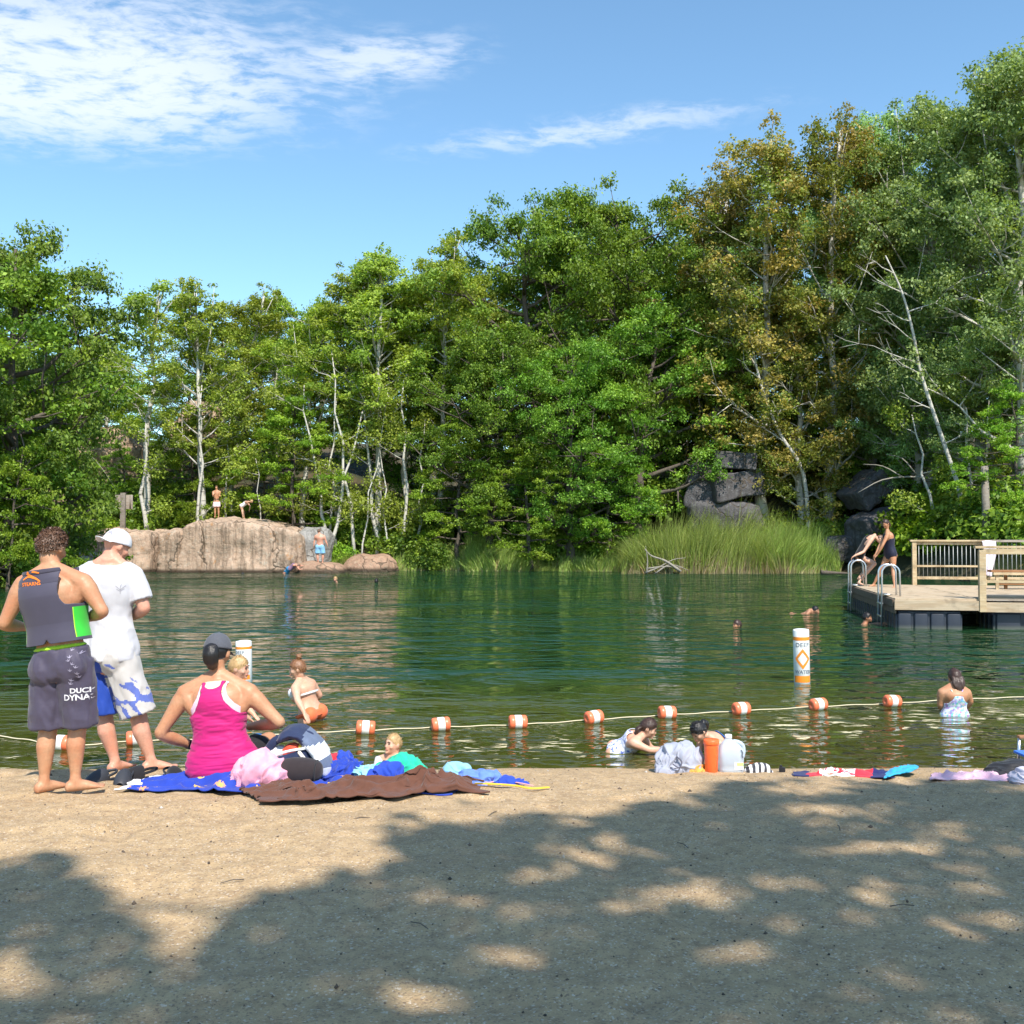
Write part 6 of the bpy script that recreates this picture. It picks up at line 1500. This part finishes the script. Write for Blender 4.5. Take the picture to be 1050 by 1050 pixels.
# striped cloth
t = NT('striped_cloth'); co = t.coord('Object'); wv = t.n('TexWave', {'wave_type': 'BANDS', 'bands_direction': 'X'}, Vector=co, Scale=7.5, Distortion=1.2).outputs['Fac']
M_STR = t.done(t.pr(t.mix(t.smooth(wv, .45, .55), (.05, .05, .06), (.75, .74, .74)), .85))
hp('striped_cloth', 778, 792.5, (.09, .05, .062), M_STR, 'black and white striped cloth crumpled right of the milk jug', 'cloth', 50, .010, 10, 0, -.1)
p = on_sand(802, 793); bm = bmesh.new(); box(bm, (0, 0, .022), (.04, .03, .044), bev=.006); box(bm, (-.008, 0, .05), (.016, .02, .018), bev=.004); o = from_bm('small_black_case', bm, M_BLK); o.location = p; tag(o, 'tiny black case standing alone on the sand right of the striped cloth', 'case')
def striped(u, v): return np.where(u < .16, 0, np.where(u < .28, 1, np.where(u < .62, np.where(np.sin(v * 40) > .6, 1, 2), np.where(u < .78, 1, 0))))
cloth('beach_towel', PP([(812, 797), (918, 799), (915, 794), (815, 793)]), [fabric('navy_stripe', (.015, .02, .10)), fabric('red_stripe', (.62, .03, .05)), M_WHC], 'red, white and navy striped towel lying at the water edge on the right', 'towel', .035, 9, 150, 40, 6, pat=striped, edge=.02)
cloth('beach_towel', PP([(905, 799), (938, 799), (940, 794), (908, 793)]), fabric('sky_blue_towel', (.03, .36, .62)), 'bright blue towel end right of the striped towel', 'towel', .03, 12, 60, 30, 6, edge=.015, lift=lambda u, v: .045 * u)
cloth('beach_towel', PP([(952, 802), (1045, 803), (1040, 795), (958, 795)]), fabric('pink_towel', (.78, .48, .58)), 'pale pink towel lying left of the black bag at the right edge', 'towel', .04, 15, 120, 40, 6, edge=.02)
hp('black_bag', 1040, 801, (.24, .12, .10), fabric('black_nylon', (.018, .018, .022), .6), 'black bag lying at the right edge by the water', 'bag', 60, .012, 6, 0, .1, back=.15)
hp('garment', 1052, 803, (.12, .09, .085), fabric('grey_lilac_cloth', (.50, .48, .56)), 'grey-lilac cloth lying in front of the black bag', 'clothing', 61, .014, 9)
# camp chair mostly outside the frame
p = on_sand(1097, 801); c0 = Vector((p.x, p.y + .15, tz(p.x, p.y + .15))); root = empty('camp_chair', c0, R(-90), 'low camp chair with a brown armrest cut off by the right edge', 'chair')
for sx__ in (-.24, .24):
    bm = bmesh.new(); box(bm, (sx__, 0, .23), (.045, .30, .022), bev=.008); from_bm('armrest', bm, M_REDWOOD, root, smooth=False)
    for a_, b_ in (((sx__, -.15, 0), (sx__, -.14, .22)), ((sx__, .17, 0), (sx__, .15, .22))):
        bm = bmesh.new(); tube(bm, [Vector(a_), Vector(b_)], .011, 10, False); from_bm('leg', bm, M_ALU, root)
bm = bmesh.new(); box(bm, (0, 0, .13), (.46, .38, .02), bev=.008); from_bm('seat', bm, M_BLUE, root, smooth=False)
bm = bmesh.new(); box(bm, (0, .22, .26), (.42, .02, .26), Matrix.Rotation(R(-14), 3, 'X'), bev=.008); from_bm('backrest', bm, M_BLUE, root, smooth=False)
# towel hanging on the dock railing
pw = dock.location + Matrix.Rotation(-TH, 3, 'Z') @ Vector((3.42, RB - .10, DZ + 1.15))
bm = bmesh.new(); nu_, nv_ = 14, 26; rows = []
for j in range(nv_):
    f = j / (nv_ - 1); rows.append([bm.verts.new(((i / (nu_ - 1) - .5) * (.34 - .14 * f) + .03 * math.sin(f * 5), .02 * math.sin(i * 1.5 + f * 2) * (.3 + f) - .012, .03 - f * .92 - .05 * abs(i / (nu_ - 1) - .4))) for i in range(nu_)])
for a_, b_ in zip(rows, rows[1:]):
    for i in range(nu_ - 1): bm.faces.new((a_[i], a_[i + 1], b_[i + 1], b_[i]))
o = from_bm('hanging_towel', bm, fabric('pale_lilac_towel', (.66, .60, .66), .9, .25, 9)); o.location = pw; o.rotation_euler = (0, 0, -TH); finish(o, solid=.015, soff=0); tag(o, 'pale towel hanging over the back railing of the dock', 'towel')

# pebbles and twigs on the sand
g = np.random.default_rng(77); n = 2600; V = []; F = []
px = g.uniform(-4.2, 4.6, n); py = 2.7 + 5.4 * g.uniform(0, 1, n) ** 1.3; ok = np.abs(px) < py * .58; px, py = px[ok], py[ok]; n = len(px); zz_ = terr(px, py)
r_ = g.uniform(.002, .0055, n) * np.where(g.uniform(0, 1, n) < .06, 2.0, 1)
oc = np.array([(1, 0, 0), (0, 1, 0), (-1, 0, 0), (0, -1, 0), (0, 0, 1), (0, 0, -1)], float); of = np.array([(0, 1, 4), (1, 2, 4), (2, 3, 4), (3, 0, 4), (1, 0, 5), (2, 1, 5), (3, 2, 5), (0, 3, 5)])
sc_ = g.uniform(.6, 1.5, (n, 1, 3)); P = oc[None] * r_[:, None, None] * sc_ + g.normal(size=(n, 6, 3)) * r_[:, None, None] * .15 + np.stack([px, py, zz_ + r_ * .3], -1)[:, None]
F = (np.arange(n)[:, None, None] * 6 + of[None]).reshape(-1, 3)
t = NT('pebble'); v_ = t.n('Attribute', {'attribute_name': 'val'}).outputs['Fac']; M_PEB = t.done(t.pr(t.ramp(v_, [(0, (.03, .025, .02)), (.5, (.16, .11, .075)), (.85, (.35, .27, .19)), (1, (.55, .50, .44))]), .8))
o = link('pebbles', np_mesh('pebbles', P.reshape(-1, 3), F, {'val': ('FACE', np.repeat(g.uniform(0, 1, n), 8))}), M_PEB, None, False); tag(o, 'small pebbles and grit scattered over the sand', 'pebbles', None, 'stuff')
for i, (px_, py_) in enumerate([(370, 840), (505, 835), (238, 905), (700, 868), (860, 850), (925, 930), (430, 950)]):
    p = on_sand(px_, py_); a_ = g.uniform(0, PI); d = Vector((math.cos(a_), math.sin(a_), 0)) * .05; bm = bmesh.new(); tube(bm, [-d, Vector((.004, .003, .006)), d], .0022, 5); o = from_bm('twig', bm, M_BARK); o.location = p + Vector((0, 0, .004)); tag(o, 'small dark twig lying on the open sand', 'twig', 'twigs on the sand')

# ------------------------------------------------------------------ unseen tree behind the camera, leaves placed to cast the wanted beach shade
def shade_prob(px, py, x, y):
    n1 = fbm(px / 60, py / 22, 0, 3, 91) * 16; n2 = fbm(px / 110, py / 13, 5, 3, 92) * .75
    top = np.interp(px, [-200, 60, 130, 185, 240, 290, 380, 400, 470, 560, 640, 740, 860, 1050, 1500], [865, 872, 930, 985, 930, 888, 882, 850, 830, 836, 828, 808, 803, 799, 796])
    s = np.clip((py + n1 - top) / 14, 0, 1)
    hol = 0
    for cx_, cy_, rx_, ry_, a in [(710, 912, 62, 13, 1), (615, 872, 42, 16, .9), (870, 905, 62, 11, .85), (512, 975, 40, 13, 1), (745, 972, 50, 14, .8), (1010, 942, 45, 14, .9), (925, 866, 50, 6, .8), (430, 910, 60, 10, .6), (15, 995, 38, 26, .9), (78, 985, 26, 9, .8), (575, 955, 30, 8, .6), (420, 1018, 60, 10, .7), (200, 1035, 60, 12, .5), (360, 880, 60, 14, .7), (660, 1010, 46, 8, .4), (900, 1000, 50, 9, .45), (820, 840, 50, 5, .6), (560, 842, 40, 5, .7), (1030, 868, 30, 7, .6), (130, 1010, 30, 10, .4), (980, 1035, 60, 9, .4), (770, 935, 24, 7, .6), (300, 980, 26, 8, .5), (480, 875, 30, 7, .5)]:
        hol = np.maximum(hol, a * np.clip(1.35 - ((px - cx_) / (rx_ * 1.25)) ** 2 - ((py - cy_) / ry_) ** 2, 0, 1))
    out = (px > 1060) | (px < -10) | (py > 1060)
    return np.where(out, np.clip(s, 0, 1) * .8, s * (1 - hol) * np.clip(.90 + n2, .12, 1))
g = np.random.default_rng(123); n = 120000
gx = g.uniform(-3.2, 6.5, n); gy = g.uniform(1.4, 8.0, n)
dz_ = CAMZ - .40; yy = gy; zz_ = CAMZ - terr(gx, gy, False)
ppy = 550 + 1050 * zz_ / gy; ppx = 525 + 1050 * gx / gy
pr_ = shade_prob(ppx, ppy, gx, gy)
cl = np.clip(.75 + fbm(gx * 2.2, gy * 2.2, 0, 2, 44) * .5, .3, 1)
k_ = g.uniform(0, 1, n) < pr_ * .33
gx, gy = gx[k_], gy[k_]; n = len(gx)
hh = 9.5 + 3.4 * g.uniform(0, 1, n) + fbm(gx * .8, gy * .8, 0, 2, 4) * .9
sv = np.array(sunv) / sunv.z
P = np.stack([gx, gy, np.full(n, .4)], -1) + sv[None] * hh[:, None]
D = np.tile(np.array(sunv), (n, 1))
V, F, hu, va = leaves(P, D, .145, g.uniform(0, 1, n), 9, .8, .8)
cen = P.mean(0); base = Vector((cen[0] + 1.0, cen[1] - 1.5, 0)); base.z = tz(base.x, base.y)
root = empty('shade_maple_tree', base, 0, 'unseen leafy tree behind the viewer, crown shaped to cast the dappled shade', 'maple tree')
o = link('crown', np_mesh('crown', V - np.array(base), F, {'hue': ('FACE', hu), 'val': ('FACE', va)}), L_MAPLE, root, False)
bm = bmesh.new(); c_ = Vector(cen) - base
tube(bm, smooth_pts([Vector((0, 0, -.2)), Vector((.1, 0, 2)), c_ * .45 + Vector((.2, -.2, .6)), c_ + Vector((0, 0, -1.2))], 4), [.26 - .016 * i for i in range(13)], 12); 
for i in range(26):
    q_ = Vector(P[int(g.integers(0, n))]) - base; b_ = c_ * g.uniform(.45, .85); tube(bm, smooth_pts([b_, b_.lerp(q_, .5) + Vector((0, 0, .5)), q_], 3), [.07 - .009 * j for j in range(7)], 6)
from_bm('trunk', bm, M_BARK, root)
PROTO = {}
def proto(kind, seed, lm, bark):
    bm, (V, F, hu, va) = grow(kind, seed)
    wood = bpy.data.meshes.new('trunk'); bm.to_mesh(wood); bm.free(); wood.materials.append(bark)
    wood.polygons.foreach_set('use_smooth', [True] * len(wood.polygons))
    cr = np_mesh('crown', V, F, {'hue': ('FACE', hu), 'val': ('FACE', va)}); cr.materials.append(lm)
    PROTO.setdefault(kind, []).append((wood, cr))
for s_ in (11, 12, 13): proto('oak', s_, L_OAK, M_BARK)
for s_ in (21, 22, 23): proto('birch', s_, L_BIRCH, M_BIRCH)
for s_ in (31,): proto('thin', s_, L_BIRCH, M_BIRCH)
for s_ in (41, 42): proto('rust', s_, L_RUST, M_BIRCH)
for s_ in (51, 52): proto('poplar', s_, L_POP, M_BIRCH)
for s_ in (61, 62): proto('maple', s_, L_MAPLE, M_BARK)
_tc = [0]
NAMES = dict(oak=('oak_tree', 'oak tree'), birch=('birch_tree', 'birch tree'), thin=('birch_tree', 'birch tree'), rust=('turning_birch_tree', 'birch tree'), poplar=('poplar_tree', 'poplar tree'), maple=('maple_tree', 'maple tree'))
def tree(kind, px, Y, top, label, wide=1.0, group=None, var=None, rz=None, z=None, tilt=(0, 0), sink=.25):
    _tc[0] += 1
    x = (px - 525) / 1050 * Y; zb = (tz(x, Y) if z is None else z) - sink
    H = at(px, top, Y).z - zb
    wd, cr = PROTO[kind][(_tc[0] if var is None else var) % len(PROTO[kind])]
    nm, ct = NAMES[kind]
    e = empty(nm, (x, Y, zb), 0, label, ct, group)
    e.rotation_euler = (R(tilt[0]), R(tilt[1]), (_tc[0] * 1.7) if rz is None else rz)
    s_ = H / 14.3; wsc = s_ ** .5 * wide
    e.scale = (wsc, wsc, s_)
    for nm_, me in (('trunk', wd), ('crown', cr)):
        o = bpy.data.objects.new(nm_, me); C.objects.link(o); o.parent = e
    return e

# --- left shore
tree('oak', 8, 40, 216, 'big dark oak rising at the left edge of the photo', .86, var=0, rz=.3)
tree('oak', -60, 38, 250, 'oak cut off by the left edge behind the big dark oak', 1.1, var=1)
tree('oak', 50, 50, 310, 'dense oak filling in behind the big dark oak on the left', .62, var=2)
tree('maple', 35, 44, 400, 'low spreading maple reaching its bright boughs toward the wooden sign', .66, var=0, rz=2.2)
tree('maple', 5, 37, 440, 'small bright maple at the far left above the boy in the life vest', .6, var=1)
tree('thin', 152, 60, 277, 'airy birch with sky showing through its crown, left of the ledge', 1.5, var=0)
tree('birch', 112, 66, 335, 'short birch tucked between the dark oak and the airy birch', 1.2)
tree('birch', 208, 58, 272, 'tall birch standing behind the shirtless woman on the ledge', 1.25, 'x' and None, var=0)
tree('birch', 238, 62, 283, 'birch just right of the tall one behind the ledge', 1.2, var=1)
tree('maple', 198, 60.5, 415, 'bright green maple sapling behind the left half of the ledge', .8, var=0)
tree('maple', 130, 61, 450, 'round dark maple behind the wooden sign', .6, var=1)
tree('birch', 285, 66, 287, 'bluish birch in the dip of the skyline above the ledge', 1.2, var=2)
tree('birch', 312, 60, 283, 'yellow-green birch above the right end of the ledge', 1.2, var=1)
tree('birch', 348, 61, 256, 'forked white birch in the middle of the pale grove', 1.35, var=0)
tree('birch', 385, 59, 240, 'tallest pale birch of the grove with a pointed top', 1.4, var=2)
tree('birch', 415, 62, 262, 'birch with a straight white stem right of the forked one', 1.2, var=1)
tree('birch', 452, 60, 240, 'slim birch with a feathery spire beside the oaks', 1.2, var=0)
tree('birch', 480, 63, 268, 'birch leaning on the left side of the great oaks', 1.2, var=2)
tree('maple', 300, 59, 400, 'leafy young maple under the pale birch grove, left side', .9, var=1)
tree('maple', 268, 61, 430, 'dark young maple behind the bending bather', .8, var=0)
tree('oak', 440, 66, 330, 'dark oak filling the gap behind the pale birch grove', 1.0, var=2)
# --- middle oaks
tree('oak', 548, 62, 205, 'great oak with a rounded top left of centre', 1.0, var=0, rz=1.0)
tree('oak', 605, 64, 192, 'great oak in the centre of the far bank skyline', 1.0, var=1)
tree('oak', 662, 61, 180, 'highest great oak right of centre beside the rusty birches', 1.0, var=2)
tree('oak', 505, 58, 330, 'middle-height oak hanging over the water left of centre', .95, var=1, rz=4.0)
tree('oak', 585, 57, 350, 'round oak standing before the great oaks over the bank', .9, var=0, rz=3.3)
tree('oak', 655, 58, 300, 'bushy oak above the left half of the reeds', 1.0, var=2, rz=2.0)
tree('maple', 470, 57.5, 425, 'bright low maple over the bank right of the white stems', .85, var=0, rz=.8)
tree('maple', 545, 56.5, 440, 'low maple hanging over the grassy bank in the centre', .85, var=1)
tree('maple', 625, 57, 430, 'low maple left of the dark cliff blocks', .8, var=0)
tree('oak', 700, 63, 285, 'shaded oak directly above the dark cliff blocks', .85, var=1)
# --- rusty birches
tree('rust', 735, 60, 168, 'rusty orange birch next to the highest oak', 1.35, var=0)
tree('rust', 785, 58, 128, 'tall half-green half-orange birch at the middle of the right wood', 1.4, var=1)
tree('rust', 850, 57, 112, 'rusty birch with a tufted top left of the tall poplars', 1.2, var=0, rz=2)
tree('rust', 725, 62, 330, 'low orange birch above the cliff blocks', 1.2, var=1, rz=3)
tree('rust', 822, 57, 280, 'golden lower birch above the right part of the reeds', 1.25, var=0, rz=5)
# --- right poplars
tree('poplar', 912, 61, 108, 'poplar with a ragged crown next to the rusty birches', 1.15, var=0)
tree('poplar', 955, 55, 92, 'second tall poplar counting in from the right edge skyline', 1.15, var=1)
tree('poplar', 1005, 52, 78, 'tall poplar behind the dock railing', 1.15, var=0, rz=2.5)
tree('poplar', 1052, 48, 38, 'tallest poplar cut off by the right edge', 1.15, var=1, rz=1)
tree('poplar', 895, 59, 240, 'grey-green poplar with low boughs left of the leaning white trunk', 1.1, var=1, rz=4)
tree('poplar', 940, 54.5, 260, 'grey-green poplar behind the leaning white trunk', 1.0, var=0, rz=3)
tree('poplar', 1020, 49.5, 290, 'dense lower poplar at the right above the dock', 1.0, var=1, rz=5)
tree('maple', 1045, 45, 385, 'pale green maple sapling above the dock bench', .75, var=0)
tree('maple', 840, 58.5, 415, 'light green maple sapling above the tall grass', .7, var=1)
tree('maple', 935, 55, 440, 'shady maple sapling behind the two girls on the dock', .7, var=0)
tree('oak', 780, 60, 330, 'dark oak behind the leaning birch stem', .9, var=2)
# back row closing the view
for i, (px, Y, top, k_) in enumerate([(-100, 60, 330, 'oak'), (30, 62, 360, 'oak'), (95, 78, 350, 'oak'), (185, 78, 380, 'oak'), (250, 80, 330, 'oak'), (325, 78, 320, 'oak'), (400, 80, 300, 'oak'), (500, 78, 300, 'oak'), (580, 76, 260, 'oak'), (640, 78, 250, 'oak'), (700, 76, 235, 'oak'), (770, 74, 220, 'poplar'), (830, 74, 200, 'poplar'), (890, 72, 190, 'poplar'), (960, 68, 170, 'poplar'), (1030, 64, 150, 'poplar'), (1110, 55, 100, 'poplar')]):
    e = tree(k_, px, Y, top, 'half-hidden tree filling the wood behind the front row', 1.15, 'half-hidden trees of the back row')
    e.name = 'forest_tree'; e['category'] = 'tree'

# --- separate white stems seen in the grove (young birches with few leaves)
def stem(px0, py0, px1, py1, Y, r, label, twigs=5, crown=True, dead=False, extra=None, seed=0, name=None, hooks=None):
    g = np.random.default_rng(seed + 900)
    a = at(px0, py0, Y); b = at(px1, py1, Y + g.uniform(-.3, 1.0))
    gz = tz(a.x, Y); top_ = a.copy(); a.z = gz - .3; a.x -= (b.x - top_.x) * .25 * min(1, (top_.z - a.z) / max(.5, b.z - top_.z))
    root = empty(name or ('dead_birch_tree' if dead else 'young_birch_tree'), a, 0, label, 'birch tree', 'white stems in the wood')
    bm = bmesh.new(); n = 8; L = (b - a).length
    pts = [(b - a) * (i / (n - 1)) + Vector((g.normal(), g.normal() * .5, 0)) * .012 * L * (0 < i < n - 1) for i in range(n)]
    if hooks: pts = smooth_pts([Vector((0, 0, 0))] + [at(*h_, Y) - a for h_ in hooks], 4); n = len(pts)
    tube(bm, pts, [r * (1 - .75 * i / (n - 1)) for i in range(n)], 8, False)
    from_bm('trunk', bm, M_BIRCH, root)
    PV = []; 
    for k in range(twigs):
        i = int(n * (.35 + .6 * k / max(1, twigs))); i = min(i, n - 2)
        side = -1 if g.uniform() < (.72 if dead else .5) else 1
        d = Vector((side * g.uniform(.7, 1.1), g.uniform(-.5, .3), g.uniform(.1, .6))).normalized()
        L2 = L * g.uniform(.10, .22)
        lp = limb_pts(pts[i], d, L2, .15, 5, .07, g)
        bb = bmesh.new(); tube(bb, [Vector(p) for p in lp], [r * .30 * (1 - .22 * j) for j in range(5)], 6, False)
        for q_ in range(4):
            j = int(g.integers(1, 5)); d2 = d + Vector(g.normal(size=3) * .5); d2.normalize()
            l2 = limb_pts(lp[j], d2, L2 * g.uniform(.25, .5), .1, 3, .08, g)
            tube(bb, [Vector(p) for p in l2], [r * .15, r * .1, r * .04], 4, False)
            if not dead: PV.append(np.array(l2[-1]))
        from_bm('branch', bb, M_BIRCH, root)
        if not dead: PV.append(np.array(lp[-1]))
    if not dead and crown:
        PV.append(np.array(pts[-1]))
        P = []; D = []
        for c in PV:
            m_ = 90; T = g.normal(size=(m_, 3)); T /= np.linalg.norm(T, axis=1)[:, None]
            rr = g.uniform(.2, 1, m_)[:, None] ** .5 * .55; P.append(c + T * rr); D.append(T)
        V, F, hu, va = leaves(np.concatenate(P), np.concatenate(D), .15, np.full(len(P) * 90, .5), seed)
        link('crown', np_mesh('crown', V, F, {'hue': ('FACE', hu), 'val': ('FACE', va)}), L_BIRCH, root)
    return root
st = [(205, 540, 207, 395, 'white stem behind the shirtless woman on the ledge', .10), (228, 520, 236, 430, 'pale stem between the two bathers on the ledge', .08),
      (150, 500, 150, 425, 'short thick white stem left of the ledge top', .13), (268, 520, 262, 470, 'thin dark-barked stem right of the bending bather', .05),
      (335, 512, 312, 395, 'left-leaning stem at the left of the white clump', .10), (337, 512, 346, 405, 'stem crossing the left-leaning one in the white clump', .09),
      (340, 525, 372, 420, 'right-leaning stem of the white clump', .11), (362, 525, 340, 360, 'tall stem leaning left through the white clump', .10),
      (386, 562, 372, 405, 'longest white stem reaching down to the low red mound', .12), (376, 420, 398, 400, 'thin pale branch-like stem in the white clump', .05),
      (414, 530, 414, 390, 'straight lone white stem right of the white clump', .11), (428, 520, 436, 430, 'grey-white stem right of the straight lone one', .08),
      (398, 520, 390, 440, 'slender stem between the longest and the straight one', .06)]
for i, (a_, b_, c_, d_, lb, r_) in enumerate(st):
    stem(a_, b_, c_, d_, 57.2 + (i % 3) * .35, r_ * 1.15, lb, 3 if i not in (9,) else 1, seed=i)
stem(985, 500, 905, 262, 48, .13, 'big bare white trunk leaning left above the dock', 9, dead=True, seed=41, hooks=[(984, 505), (968, 455), (945, 385), (936, 340), (925, 300), (908, 262)])
stem(822, 487, 762, 330, 56, .13, 'white birch trunk leaning left above the reeds', 4, seed=42, dead=True, hooks=[(824, 487), (800, 445), (782, 400), (771, 355), (762, 318)])
for i, (a_, b_, c_, d_, lb) in enumerate([(1000, 500, 985, 390, 'thin pale stem right of the big bare trunk'), (1038, 480, 1040, 300, 'pale stem near the right edge above the bench'), (958, 490, 935, 425, 'short pale stem left of the big bare trunk base'), (1020, 520, 1008, 430, 'pale stem beside the grey wooden pole')]):
    stem(a_, b_, c_, d_, 49, .10, lb, 3, seed=60 + i)
stem(850, 450, 838, 400, 58, .12, 'short grey stem between the leaning trunks', 1, seed=70)

# --- shrubs
def shrub_mesh(seed, r=1.5, n=5200, flat=.8, ls=.15):
    g = np.random.default_rng(seed)
    m_ = 44; c = g.normal(size=(m_, 3)); c /= np.linalg.norm(c, axis=1)[:, None]; c[:, 2] = np.abs(c[:, 2])
    c *= r * g.uniform(.45, 1, m_)[:, None] * np.array([1, 1, flat])
    k = g.integers(0, m_, n); T = g.normal(size=(n, 3)); T /= np.linalg.norm(T, axis=1)[:, None]
    P = c[k] + T * (g.uniform(.1, 1, n)[:, None] ** .5) * r * .30
    hu = np.clip(g.uniform(0, 1, m_)[k] + g.normal(size=n) * .1, 0, 1)
    V, F, hu, va = leaves(P, T, ls, hu, seed)
    return V, F, hu, va, c
SH = []
for s_ in range(4):
    V, F, hu, va, c = shrub_mesh(200 + s_)
    fm = np_mesh('foliage', V, F, {'hue': ('FACE', hu), 'val': ('FACE', va)})
    bm = bmesh.new()
    for q_ in c[::3]: tube(bm, smooth_pts([Vector((0, 0, -.2)), Vector(q_) * .5 + Vector((0, 0, .1)), Vector(q_)], 3), [.035, .03, .025, .02, .018, .012, .01], 4, False)
    wm_ = bpy.data.meshes.new('stems'); bm.to_mesh(wm_); bm.free(); wm_.materials.append(M_BARK)
    SH.append((fm, wm_))
_sh = {}
def shrub(px, Y, s_, label, lm=None, zs=1.0, dz=0.0, group=None, name='leafy_shrub'):
    lm = lm or L_SHRUB; i = _tc[0] % 4; _tc[0] += 1
    fm, wm_ = SH[i]
    if (i, lm.name) not in _sh:
        f2 = fm.copy(); f2.materials.append(lm); _sh[(i, lm.name)] = f2
    x = (px - 525) / 1050 * Y
    e = empty(name, (x, Y, tz(x, Y) - .15 + dz), _tc[0] * 2.1, label, 'shrub', group); e.scale = (s_, s_, s_ * zs)
    for nm_, me in (('stems', wm_), ('foliage', _sh[(i, lm.name)])):
        o = bpy.data.objects.new(nm_, me); C.objects.link(o); o.parent = e
    return e
big = [(15, 41, 1.5, 'rounded shrub at the left water edge beside the boy', L_MAPLE), (60, 46, 1.4, 'dark shrub behind the head of the boy in the vest', None),
       (105, 57, 1.2, 'low shrub at the foot of the wooden sign', L_MAPLE), (165, 58.5, 1.1, 'shrub above the crack in the left ledge', None), (190, 61, 1.2, 'dark shrub left of the standing bather on the ledge', None),
       (290, 58.5, 1.1, 'shrub on top of the ledge right of the bending bather', None), (315, 58.5, 1.0, 'shrub above the lichened block', None), (345, 57.6, .9, 'bush just behind the man in blue trunks', L_MAPLE),
       (372, 59.5, 1.3, 'shrub over the low red mound', None), (418, 58.6, 1.3, 'dark overhanging shrub right of the red mound', None), (440, 57.6, 1.0, 'low shrub at the water left of the sunny grass', None),
       (550, 58.2, 1.4, 'dark shrub hanging over the water right of the sunny grass', None), (520, 59, 1.2, 'shrub behind the sunny grass', None), (595, 58.6, 1.2, 'shrub above the golden bank grass', None), (625, 58, 1.1, 'shrub at the left end of the reeds', None),
       (690, 57.5, .9, 'shrub just above the reeds left of the cliff blocks', L_MAPLE), (800, 57.5, 1.3, 'bright shrub right of the cliff blocks behind the reeds', L_MAPLE), (722, 55.9, .75, 'small shrub in front of the cliff blocks', L_MAPLE), (772, 56.2, .9, 'leafy shrub covering the right foot of the cliff blocks', L_MAPLE), (700, 56.6, .9, 'shrub hiding the left side of the cliff blocks', None), (742, 56.3, .8, 'low leafy shrub between the reeds and the base of the cliff blocks', L_MAPLE), (758, 56.0, .6, 'smallest shrub at the base of the cliff blocks', None), (760, 62.5, 1.4, 'yellow-green shrub on top of the cliff blocks', L_MAPLE),
       (835, 56.5, 1.3, 'shrub at the right end of the tall grass', L_MAPLE), (868, 55.5, 1.2, 'dark shrub left of the two girls on the dock', None), (930, 52.5, 1.5, 'sunny yellow-green shrub left of the dock railing', L_MAPLE), (965, 50, 1.7, 'bright shrub behind the dock railing', L_MAPLE),
       (1000, 48, 1.6, 'dark shrub behind the grey wooden pole', None), (1042, 45, 1.7, 'shrub behind the dock bench at the right edge', None), (1085, 42, 1.7, 'shrub beyond the right edge', None), (905, 55.5, 1.0, 'shrub right of the slanted boulder', None)]
for px, Y, s_, lb, lm in big: shrub(px, Y, s_, lb, lm, group='shrubs along the far bank')
for i in range(64):
    g = np.random.default_rng(500 + i); px = g.uniform(-20, 1100); Y = g.uniform(60, 66) if px < 820 else g.uniform(57, 64) if px < 960 else g.uniform(50, 58)
    if px < 100: Y -= 12 * (1 - px / 100)
    shrub(px, Y, g.uniform(1.1, 2.0), 'undergrowth bush half lost in the shade between the trunks', None, 1.0, 0, 'shaded undergrowth bushes', 'undergrowth_bush')
